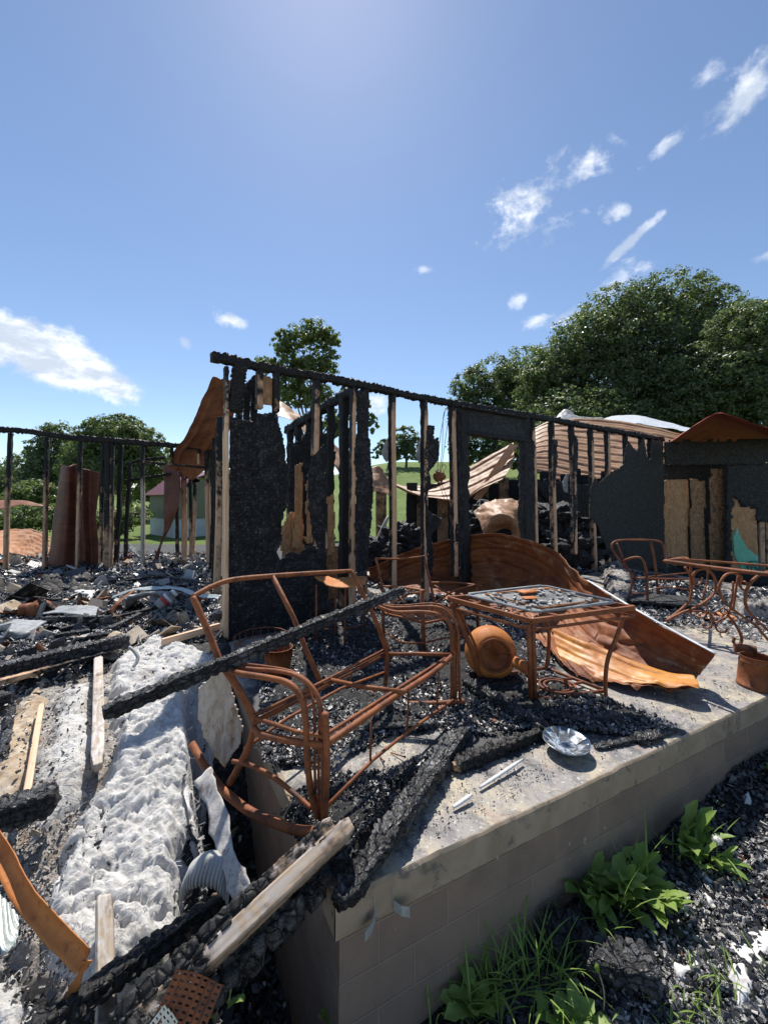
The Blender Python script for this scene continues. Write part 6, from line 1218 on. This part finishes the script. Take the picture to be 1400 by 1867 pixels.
scatter('ash_flakes', 'pale ash flakes among the charcoal on the slab', ALL, 9000, .005, .02, 'ash', 0, zs, seed=3, cat='ash')
scatter('charcoal_flakes', 'thin scatter of charcoal crumbs over the bare slab', [(480, 1500), (700, 1340), (1000, 1330), (1400, 1180), (1400, 1260), (1000, 1425), (700, 1580)], 2600, .002, .010, 'flake', 0, lambda x, y: np.zeros_like(x)+.003, seed=4)
LEFT = [(-60, 1006), (400, 1003), (400, 1160), (300, 1165), (200, 1200), (-60, 1260)]
scatter('ash_flakes', 'white ash crumbs over the bare slab', [(480, 1500), (700, 1340), (1000, 1330), (1400, 1180), (1400, 1260), (1000, 1425), (700, 1580)], 1500, .002, .008, 'ash', 0, lambda x, y: np.zeros_like(x)+.003, seed=44, cat='ash')
scatter('charcoal_rubble', 'black charcoal rubble filling the burnt rooms at left', LEFT, 26000, .008, .03, 'flake', .08, seed=5)
scatter('ash_rubble', 'pale ash rubble in the burnt rooms at left', LEFT, 14000, .007, .026, 'ash', .08, seed=6, cat='ash')
MIDR = [(640, 1010), (1080, 1000), (1080, 1060), (640, 1110)]
scatter('charcoal_rubble', 'black charcoal rubble behind the front wall', MIDR, 6000, .012, .045, 'flake', .08, seed=7); scatter('ash_rubble', 'pale ash rubble behind the front wall', MIDR, 3500, .01, .035, 'ash', .08, seed=8, cat='ash')
scatter('ash_rubble', 'white ash and charcoal along the right wall foot', [(1090, 1030), (1230, 1070), (1420, 1090), (1420, 1180), (1200, 1140), (1110, 1100)], 1500, .01, .04, 'ash', 0, lambda x, y: np.zeros_like(x)+.01, seed=9, cat='ash'); scatter('charcoal_rubble', 'charcoal along the right wall foot', [(1090, 1030), (1230, 1060), (1420, 1080), (1420, 1150), (1200, 1140), (1110, 1100)], 2500, .01, .04, 'flake', 0, lambda x, y: np.zeros_like(x)+.01, seed=10)
YD = [(900, 1740), (1300, 1470), (1460, 1380), (1460, 1940), (860, 1940), (780, 1880)]
scatter('charcoal_rubble', 'charcoal chunks covering the yard below the porch', YD, 16000, .006, .032, 'flake', -.48, seed=11, flat=.55); scatter('ash_rubble', 'white ash flakes in the yard below the porch', [(1100, 1780), (1250, 1620), (1460, 1500), (1460, 1940), (1000, 1940)], 4500, .005, .024, 'ash', -.48, seed=12, cat='ash')
scatter('charcoal_rubble', 'charcoal crumbs over the insulation heap', [(-60, 1250), (240, 1180), (400, 1200), (420, 1600), (300, 1700), (-60, 1900)], 3500, .004, .022, 'flake', .04, lambda x, y: H(x, y)+.055, seed=13)
scatter('charcoal_rubble', 'charcoal and ash in the dark gap beside the slab', [(380, 1600), (470, 1480), (560, 1640), (620, 1900), (330, 1900)], 1200, .02, .06, 'flake', -.9, seed=14)
for k, (pg, n_, z, zf, mm, lb, a_, b_) in enumerate([(LEFT, 260, .08, None, 'ash', 'pale flat shards in the left-hand burnt rooms', .04, .16), (LEFT, 200, .08, None, 'greymetal', 'grey flat shards in the left-hand burnt rooms', .03, .11), (LEFT, 120, .08, None, 'rust', 'rusty flat shards in the left-hand burnt rooms', .03, .14),
        (LEFT, 220, .08, None, 'flake', 'black flat shards in the left-hand burnt rooms', .05, .22), (MIDR, 200, .08, None, 'ash', 'pale flat shards behind the front wall', .04, .16), (MIDR, 120, .08, None, 'rust', 'rusty flat shards behind the front wall', .04, .16),
        (LEFT, 90, .1, None, 'greywood', 'weathered board scraps in the left-hand burnt rooms', .08, .30), (MIDR, 60, .1, None, 'greywood', 'weathered board scraps behind the front wall', .08, .26), (LEFT, 60, .1, None, 'tanpaper', 'scorched paper scraps in the left-hand burnt rooms', .06, .22),
        (ALL, 200, 0, zs, 'ash', 'pale flat shards on the charcoal bed', .012, .05), (ALL, 160, 0, zs, 'flake', 'long black slivers on the charcoal bed', .02, .08), (ALL, 70, 0, zs, 'rust', 'small rusty bits on the charcoal bed', .012, .05),
        ([(-60, 1250), (240, 1180), (400, 1200), (420, 1600), (300, 1720), (-60, 1900)], 420, .03, None, 'tanpaper', 'scorched paper shreds on the insulation heap', .012, .06), (YD, 160, -.48, None, 'ash', 'pale flat shards in the yard', .012, .05), (YD, 90, -.48, None, 'rust', 'rusty scraps in the yard', .012, .05),
        ([(380, 1600), (470, 1480), (560, 1640), (620, 1900), (330, 1900)], 160, -.9, None, 'ash', 'pale shards in the dark gap beside the slab', .02, .06)]):
    scatter('debris_shards', lb, pg, n_, a_/1.5, b_/1.5, mm, z, zf, flat=.12, seed=60+k, cat='debris', up=.35)
scatter('ash_rubble', 'tan shreds and ash over the lower heap', [(-60, 1380), (180, 1300), (180, 1450), (60, 1620), (-60, 1640)], 2200, .006, .022, 'ash', 0, seed=15, cat='ash', tint=(0, .5))
# yard papers
for k, (q, lb) in enumerate([([(1340, 1712), (1400, 1700), (1440, 1760), (1400, 1800), (1350, 1770)], 'large white crumpled sheet in the yard at right'), ([(1320, 1770), (1355, 1775), (1370, 1830), (1330, 1820)], 'white crumpled paper beside the large white sheet'), ([(1240, 1758), (1262, 1752), (1290, 1775), (1268, 1800), (1250, 1790)], 'small white paper in the middle of the yard charcoal'), ([(1258, 1590), (1270, 1580), (1292, 1625), (1278, 1638)], 'pointed white scrap below the dandelion clock'), ([(1288, 1640), (1312, 1652), (1306, 1668), (1290, 1658)], 'small white scrap between the weeds'), ([(1352, 1478), (1372, 1478), (1368, 1490), (1354, 1488)], 'tiny white scrap in the upper yard'), ([(760, 1850), (800, 1838), (830, 1867), (800, 1900), (760, 1900)], 'white paper at the bottom edge by the block wall'), ([(1180, 1850), (1210, 1840), (1230, 1867), (1200, 1885)], 'dirty white paper at the bottom edge among the weeds')]):
    patch(q, -.45, .025, 'paper' if k != 9 else 'paper', 'yard_paper', lb, 'paper', .008, amp=.03, freq=8, seed=130+k, edge=.015, group='papers in the yard', ridg=False)
# ---------------------------------------------------------------- trees, shed, bushes
def leaves(name, lobes, n_, size, m_, parent=None, seed=1, base=None, clump=26, cr=.16, fill=.45, tintv=.5):
    """lobes: (centre, rx, ry, rz); leaf-sized faces in clumps through each lobe"""
    rg = np.random.default_rng(seed); vol = np.array([l[1]*l[3] for l in lobes]); pr = vol/vol.sum(); nc = max(8, n_//clump)
    li = rg.choice(len(lobes), nc, p=pr); C3 = np.array([V3(l[0]) for l in lobes])[li]; Rr = np.array([[l[1], l[2], l[3]] for l in lobes])[li]
    d = rg.normal(size=(nc, 3)); d /= np.linalg.norm(d, axis=1)[:, None]; rad = np.where(rg.random(nc) < fill, rg.uniform(.2, .85, nc), rg.uniform(.82, 1.04, nc))
    rad = rad*(.86+.30*fbm(d*2.2+C3*.3, seed, 3)*1.0)
    cc_ = C3+d*Rr*rad[:, None]; rc_ = Rr.mean(1)*cr*rg.uniform(.6, 1.5, nc)
    k = np.repeat(np.arange(nc), clump); N = len(k)
    e = rg.normal(size=(N, 3)); e /= np.linalg.norm(e, axis=1)[:, None]; P = cc_[k]+e*(rc_[k]*rg.random(N)**.4)[:, None]*np.array([1.15, 1.15, .75])
    nrm = e*.6+d[k]*.5+rg.normal(size=(N, 3))*.5+np.array([0, 0, .35]); nrm /= np.linalg.norm(nrm, axis=1)[:, None]
    a = np.cross(nrm, rg.normal(size=(N, 3))); a /= np.linalg.norm(a, axis=1)[:, None]; b_ = np.cross(nrm, a); s = size*rg.uniform(.6, 1.35, N)
    V = np.stack([P-a*s[:, None]*.62, P-b_*s[:, None]*.36+nrm*s[:, None]*.08, P+a*s[:, None]*.62, P+b_*s[:, None]*.36+nrm*s[:, None]*.08], 1)
    tint = np.clip(rg.random(nc)[k]*tintv+rg.random(N)*(1-tintv), 0, 1)
    q = np.arange(N*4).reshape(-1, 4); bs = wloc(parent) if parent is not None else (base or (0, 0, 0))
    return bigmesh(name, V.reshape(-1, 3), q, M[m_], np.repeat(tint, 4), False, bs, parent)
def tree(label, lob, Y, basepx, n_, size, m_, tr=.3, group='trees on the hillside', seed=1, depth=.8, name='tree', clump=26, fill=.45, cr=.16, branches=True):
    L = [(D(px, py, Y+(q[4] if len(q) > 4 else 0)), rx*Y/F, rx*Y/F*depth, rz*Y/F) for q in lob for px, py, rx, rz in [q[:4]]]
    bx, by = basepx; b = D(bx, by, Y); b.z = float(lawn(b.x, b.y))
    t = thing(name, label, 'tree', b, group)
    mb = MB(); topc = max(L, key=lambda l: l[0].z)[0]; fork = b+(topc-b)*.42
    tube(mb, [b-Vector((0, 0, .3)), b+(fork-b)*.5+Vector((tr*.5, 0, 0)), fork], tr, 9, True, r2=tr*.62)
    for l in (L if branches else []): tube(mb, [fork-Vector((0, 0, tr)), fork+(l[0]-fork)*.5+Vector((0, 0, l[3]*.15)), l[0]+Vector((0, 0, l[3]*.5))], tr*.42, 6, True, r2=tr*.08)
    rg = random.Random(seed)
    for l in L:
        for _ in range(5 if branches else 0):
            v = Vector((rg.uniform(-1, 1)*l[1], rg.uniform(-1, 1)*l[2], rg.uniform(-.4, 1)*l[3]))*.8; tube(mb, [l[0]-Vector((0, 0, l[3]*.3)), l[0]+v*.5+Vector((0, 0, .05)), l[0]+v], tr*.13, 5, True, r2=tr*.03)
    mb.build('trunk', M['bark'], t); leaves('crown', L, n_, size, m_, t, seed, None, clump, cr, fill); return t
tree('tallest broad oak on the right hillside', [(1150, 660, 130, 100), (1075, 640, 80, 70), (1130, 580, 80, 60), (1215, 556, 88, 52), (1290, 580, 75, 55), (1330, 640, 60, 60), (1020, 690, 70, 70), (1240, 660, 110, 90), (1160, 745, 160, 60), (1320, 610, 40, 50), (985, 720, 50, 70)], 42, (1160, 800), 125000, .25, 'leaf_oak', .5, seed=1, name='oak_tree', cr=.13)
tree('rounded oak left of the tallest one on the right hillside', [(900, 700, 62, 50), (860, 715, 40, 45), (940, 700, 50, 45), (890, 760, 75, 50), (965, 700, 66, 66), (1000, 750, 70, 64), (842, 750, 25, 50)], 56, (900, 840), 42000, .29, 'leaf_oak', .4, seed=2, name='oak_tree', cr=.15)
tree('yellow-green oak at the right edge in front of the tallest one', [(1380, 620, 90, 70), (1310, 680, 80, 60), (1425, 585, 60, 50), (1370, 700, 110, 70), (1290, 730, 70, 50), (1400, 760, 110, 60)], 34, (1390, 830), 64000, .22, 'leaf_oak', .4, seed=3, name='oak_tree', cr=.13)
tree('dark understory tree directly above the pale ridge sheet', [(1060, 760, 90, 50), (1150, 780, 100, 45), (980, 790, 70, 40), (1230, 790, 80, 40)], 37, (1100, 830), 26000, .26, 'leaf_oak', .25, seed=4, branches=False)
tree('dark understory tree seen through the doorway', [(880, 820, 60, 36), (930, 815, 50, 36), (848, 815, 30, 30), (980, 820, 50, 40)], 50, (890, 850), 11000, .36, 'leaf_oak', .2, seed=5, branches=False)
tree('open-crowned tree rising behind the front wall', [(565, 612, 42, 28), (522, 628, 24, 30), (600, 618, 22, 24), (545, 668, 44, 30), (490, 668, 28, 18), (590, 660, 30, 26), (530, 715, 40, 30), (580, 720, 36, 26), (630, 700, 18, 18), (668, 772, 20, 22), (655, 735, 22, 18), (610, 770, 30, 26)], 21, (572, 880), 14000, .16, 'leaf_light', .2, seed=6, fill=.6, cr=.20, name='tree', clump=16)
tree('small round tree on the crest beyond the middle studs', [(738, 802, 26, 26), (752, 820, 24, 22), (722, 825, 22, 16)], 66, (740, 850), 7000, .32, 'leaf_far', .25, seed=7)
tree('thin grey-green shrub tree left of the small round tree', [(705, 815, 20, 14), (692, 826, 16, 10), (716, 806, 10, 10)], 62, (704, 850), 2200, .3, 'leaf_far', .1, seed=8)
tree('dense round-topped tree beyond the left wall', [(215, 815, 62, 48), (180, 800, 40, 38), (255, 810, 42, 38), (212, 790, 50, 34), (225, 865, 75, 46), (165, 850, 50, 50), (290, 850, 40, 40)], 32, (220, 950), 42000, .19, 'leaf_light', .3, seed=9, cr=.15)
tree('pale feathery tree left of the round-topped one', [(110, 800, 34, 30), (80, 825, 34, 30), (120, 840, 50, 44), (60, 860, 46, 36), (100, 880, 60, 40)], 36, (110, 950), 24000, .2, 'leaf_far', .25, seed=10, cr=.2)
tree('low tree at the left edge beyond the leftmost stud', [(20, 880, 50, 34), (-30, 880, 50, 40), (50, 900, 40, 26)], 40, (10, 950), 9000, .28, 'leaf_far', .2, seed=11)
tree('tree filling the gap beyond the rear-left doorway', [(300, 870, 55, 44), (260, 890, 50, 40), (340, 880, 45, 40), (390, 880, 50, 40), (440, 890, 50, 40)], 44, (310, 950), 13000, .32, 'leaf_oak', .2, seed=12, branches=False)
def bush(label, lob, Y, n_, size, m_, seed, group='bushes beyond the left wall'):
    L = [(D(px, py, Y), rx*Y/F, rx*Y/F, rz*Y/F) for px, py, rx, rz in lob]; b = Vector((L[0][0].x, L[0][0].y, float(lawn(L[0][0].x, L[0][0].y))))
    t = thing('bush', label, 'bush', b, group); leaves('foliage', L, n_, size, m_, t, seed, None, 22, .25, .5)
    mb = MB()
    for l in L:
        for k in range(4): tube(mb, [b+Vector((rnd.uniform(-.1, .1), 0, -.1)), l[0]+Vector((rnd.uniform(-.5, .5)*l[1], rnd.uniform(-.5, .5)*l[2], rnd.uniform(-.2, .5)*l[3]))], .02, 5, False, r2=.006)
    mb.build('stems', M['bark'], t); return t
bush('bright green bush behind the second left stud', [(60, 900, 36, 22), (40, 912, 34, 18), (85, 905, 20, 18)], 22, 7000, .15, 'leaf_light', 21)
bush('wide weedy thicket at the far left beyond the orange sheet', [(20, 950, 50, 24), (70, 945, 44, 26), (-30, 950, 40, 26), (110, 945, 30, 24)], 15, 9000, .11, 'leaf_light', 22)
bush('weedy thicket between the dark double stud and the shed', [(215, 950, 30, 24), (240, 940, 30, 20), (190, 945, 24, 24)], 19, 5000, .12, 'leaf_light', 23)
# the shed
def shed():
    a = D(272, 981, 24.0); b_ = D(372, 981, 21.5); a.z = b_.z = float(lawn(a.x, a.y))+.1
    s = thing('garden_shed', 'olive-grey garden shed with a burgundy roof beyond the rear-left doorway', 'shed', a)
    u = (D(318, 975, 20.6)-D(272, 975, 23)).normalized(); u.z = 0; u.normalize(); v = Vector((-u.y, u.x, 0)); 
    if v.y < 0: v = -v
    p = D(272, 975, 21.5); z0 = float(lawn(p.x, p.y)); ht = 1.3-(897-910)*21.5/F; wd_, dp = 3.4, 4.2; p.z = 0
    eave = 1.3+10*21.5/F; peak = 1.3+47*21.5/F; M['sid'] = m_plain('shed_siding', (.17, .17, .125), (.22, .215, .16), 3, .8, .2, .01, st=(8, 8, .3)); M['found'] = m_plain('shed_skirt', (.45, .47, .48), (.55, .56, .57), 3, .8)
    M['burg'] = m_plain('burgundy_metal', (.13, .05, .055), (.17, .065, .07), 3, .5, .4, .01, st=(6, 1, 1))
    q = lambda a_, b2, z: V3(p+u*a_+v*b2)+np.array([0, 0, z])
    mb = MB(); zb = z0+.9; vs = [q(0, 0, zb), q(wd_, 0, zb), q(wd_, dp, zb), q(0, dp, zb), q(0, 0, eave), q(wd_, 0, eave), q(wd_, dp, eave), q(0, dp, eave), q(wd_, dp/2, peak), q(0, dp/2, peak)]
    mb.add(vs, [(0, 1, 5, 4), (1, 2, 6, 8, 5), (2, 3, 7, 6), (3, 0, 4, 9, 7)]); mb.build('walls', M['sid'], s, smooth=False)
    mb = MB(); mb.add([q(.03, .03, z0-.5), q(wd_-.03, .03, z0-.5), q(wd_-.03, dp-.03, z0-.5), q(.03, dp-.03, z0-.5), q(.03, .03, zb+.02), q(wd_-.03, .03, zb+.02), q(wd_-.03, dp-.03, zb+.02), q(.03, dp-.03, zb+.02)], [(0, 1, 5, 4), (1, 2, 6, 5), (2, 3, 7, 6), (3, 0, 4, 7)]); mb.build('skirt', M['found'], s, smooth=False)
    mb = MB(); o_ = .2; g = np.array([[q(-o_, -o_, eave-.12), q(wd_+o_, -o_, eave-.12)], [q(-o_, dp*.18, eave+(peak-eave)*.62), q(wd_+o_, dp*.18, eave+(peak-eave)*.62)], [q(-o_, dp/2, peak+.05), q(wd_+o_, dp/2, peak+.05)], [q(-o_, dp*.82, eave+(peak-eave)*.62), q(wd_+o_, dp*.82, eave+(peak-eave)*.62)], [q(-o_, dp+o_, eave-.12), q(wd_+o_, dp+o_, eave-.12)]])
    sheetgrid(mb, g, .06); mb.build('roof', M['burg'], s, smooth=False)
shed()

# ---------------------------------------------------------------- weeds along the block wall
def blade(mb, p, az, L, w_, lift, lobes, droop, c, rg):
    n_ = 20 if lobes else 9; o = []; d = np.array([math.cos(az), math.sin(az), 0]); s_ = np.array([-d[1], d[0], 0]); pos = V3(p).copy(); ang = lift
    for i in range(n_+1):
        t = i/n_; wv = w_*(1.0 if not lobes else 1.25)*(math.sin(min(1, t*1.15+.06)*math.pi)**.6*(.25+.85*t) if t < .96 else .03); 
        if lobes: wv *= 1+.5*(((t*(lobes+1)) % 1.0)-.45)*(1-t*.5)*1.3
        cup = .18*wv; up = np.array([0, 0, 1.0]); nn = -d*math.sin(ang)+up*math.cos(ang)
        wob = .12*wv*math.sin(t*9+az*3)
        o.append([pos+s_*wv/2+nn*(cup+wob), pos+s_*wv*.25+nn*cup*.3, pos, pos-s_*wv*.25+nn*cup*.3, pos-s_*wv/2+nn*(cup-wob)])
        pos = pos+(d*math.cos(ang)+up*math.sin(ang))*(L/n_); ang -= droop/n_
    sheetgrid(mb, np.array(o), 0.0, c)
def weed(label, base, n_, L, w_, seed, group='dandelions along the block wall', lobes=5, lift=(.75, 1.42), spread=.03, name='dandelion', away=None):
    rg = random.Random(seed); b = Vector(base); t = thing(name, label, 'weed', b, group); mb = MB()
    for i in range(n_):
        az = rg.uniform(0, 2*math.pi) if away is None else rg.uniform(away-1.9, away+1.9)
        blade(mb, b+Vector((rg.uniform(-spread, spread), rg.uniform(-spread, spread), 0)), az, L*rg.uniform(.6, 1.15), w_*rg.uniform(.7, 1.2), rg.uniform(*lift), lobes+rg.randint(-1, 1), rg.uniform(.3, 1.7), rg.random(), rg)
    mb.build('leaves', M['weed'], t); return t
aw = math.atan2(qn.y, qn.x)
for k, (px, py, z, n_, L, w_, lb) in enumerate([(1070, 1625, -.44, 16, .26, .065, 'tall leafy dandelion leftmost against the block wall'), (1115, 1640, -.46, 18, .27, .07, 'dense broad-leaved dandelion in the middle of the clump'), (1150, 1610, -.42, 15, .26, .065, 'dandelion on the right of the middle clump'),
        (1190, 1670, -.48, 16, .20, .05, 'sunlit dandelion leaning down into the charcoal'), (1105, 1580, -.38, 12, .26, .05, 'upright dandelion at the top of the clump'), (1248, 1535, -.40, 14, .26, .07, 'large upright dandelion to the right with one tall leaf'), (1272, 1570, -.43, 12, .20, .05, 'low dandelion just below the large upright one'),
        (1310, 1590, -.44, 14, .13, .03, 'small sunlit dandelion beside the seed head'), (1400, 1402, -.30, 8, .14, .05, 'small green weed at the right edge by the wall'), (1060, 1895, -.52, 16, .15, .055, 'bright sunlit weed at the bottom edge'), (1010, 1880, -.54, 9, .16, .05, 'green weed left of the bright one at the bottom'),
        (880, 1870, -.56, 9, .18, .06, 'broad-leaved weed at the bottom left of the yard'), (596, 1878, -.5, 4, .07, .04, 'tiny green weed at the foot of the slab corner'), (398, 1850, -.28, 3, .12, .03, 'green blade beside the perforated plate'), (385, 1618, -.12, 4, .04, .015, 'tiny sprout beside the ribbed duct')]):
    b = G(px, py, z); b = Vector((b.x, b.y, max(float(H(b.x, b.y)), z-.12) if k < 12 else z)); weed(lb, b, n_, L, w_, 100+k, away=None if k > 8 else aw)
def grasses(label, pts, n_, L, seed, spread=.12):
    rg = random.Random(seed); b0 = G(*pts[0]); t = thing('grass_tuft', label, 'grass', (b0.x, b0.y, float(H(b0.x, b0.y))), 'grass tufts along the block wall'); mb = MB()
    for i in range(n_):
        p = G(*rg.choice(pts)); p += Vector((rg.uniform(-spread, spread), rg.uniform(-spread, spread)*.5, 0)); p.z = float(H(p.x, p.y))-.02
        if (p.x-PC.x)*qn.x+(p.y-PC.y)*qn.y < .02: continue
        blade(mb, p, rg.uniform(0, 6.28), L*rg.uniform(.4, 1.2), .009*rg.uniform(.6, 1.4), rg.uniform(.9, 1.5), 0, rg.uniform(.3, 1.9), rg.random()*.8, rg)
    mb.build('blades', M['weed'], t)
grasses('long dark grass at the foot of the block wall', [(860, 1830, -.55), (900, 1800, -.55), (940, 1770, -.52), (820, 1870, -.58)], 150, .30, 1)
grasses('sparse tall grass between the wall and the bottom weeds', [(980, 1760, -.5), (960, 1840, -.55), (1010, 1800, -.52)], 60, .32, 2)
grasses('thin grass blades standing in the dandelion clump', [(1130, 1600, -.42), (1160, 1640, -.46), (1100, 1700, -.48)], 26, .36, 3, .06)
grasses('pale grass wisps in the bottom right corner', [(1300, 1840, -.5), (1380, 1830, -.5), (1250, 1880, -.5), (1180, 1830, -.5)], 110, .13, 4, .1)
grasses('grass blades around the large upright dandelion', [(1290, 1550, -.42), (1240, 1560, -.42)], 24, .22, 5, .05)
# stalks: a dandelion clock and a bud
st1 = G(1300, 1600, -.44); t = thing('dandelion_clock', 'white round dandelion seed head on a thin stalk', 'seed head', st1); hd = D(1307, 1531, (st1.y+.02))
T(t, 'stalk', [st1, (st1+hd)/2+Vector((.004, 0, 0)), hd], .0022, 'bark', 5)
mb = MB(); blob(mb, hd, .0155, (1, 1, .8), .15, 4, 2, 12)
rg_ = random.Random(3)
for k in range(120):
    d = Vector((rg_.gauss(0, 1), rg_.gauss(0, 1), rg_.gauss(0, .8))).normalized(); tube(mb, [hd+d*.012, hd+d*.022], .0006, 3, False)
M['fluff'] = m_plain('seed_fluff', (.7, .68, .62), (.8, .78, .72), 80, .9, .1); mb.build('seeds', M['fluff'], t)
st2 = G(1100, 1845, -.5); t = thing('dandelion_bud', 'closed dandelion bud on a bowed brown stalk near the bottom', 'flower bud', st2); hd = D(1088, 1766, st2.y)
T(t, 'stalk', [st2, (st2+hd)/2+Vector((.012, 0, 0)), hd], .0026, 'tanpaper', 5); mb = MB(); blob(mb, hd, .011, (.7, .7, 1.3), .3, 4, 2, 10); mb.build('bud', M['weed'], t)
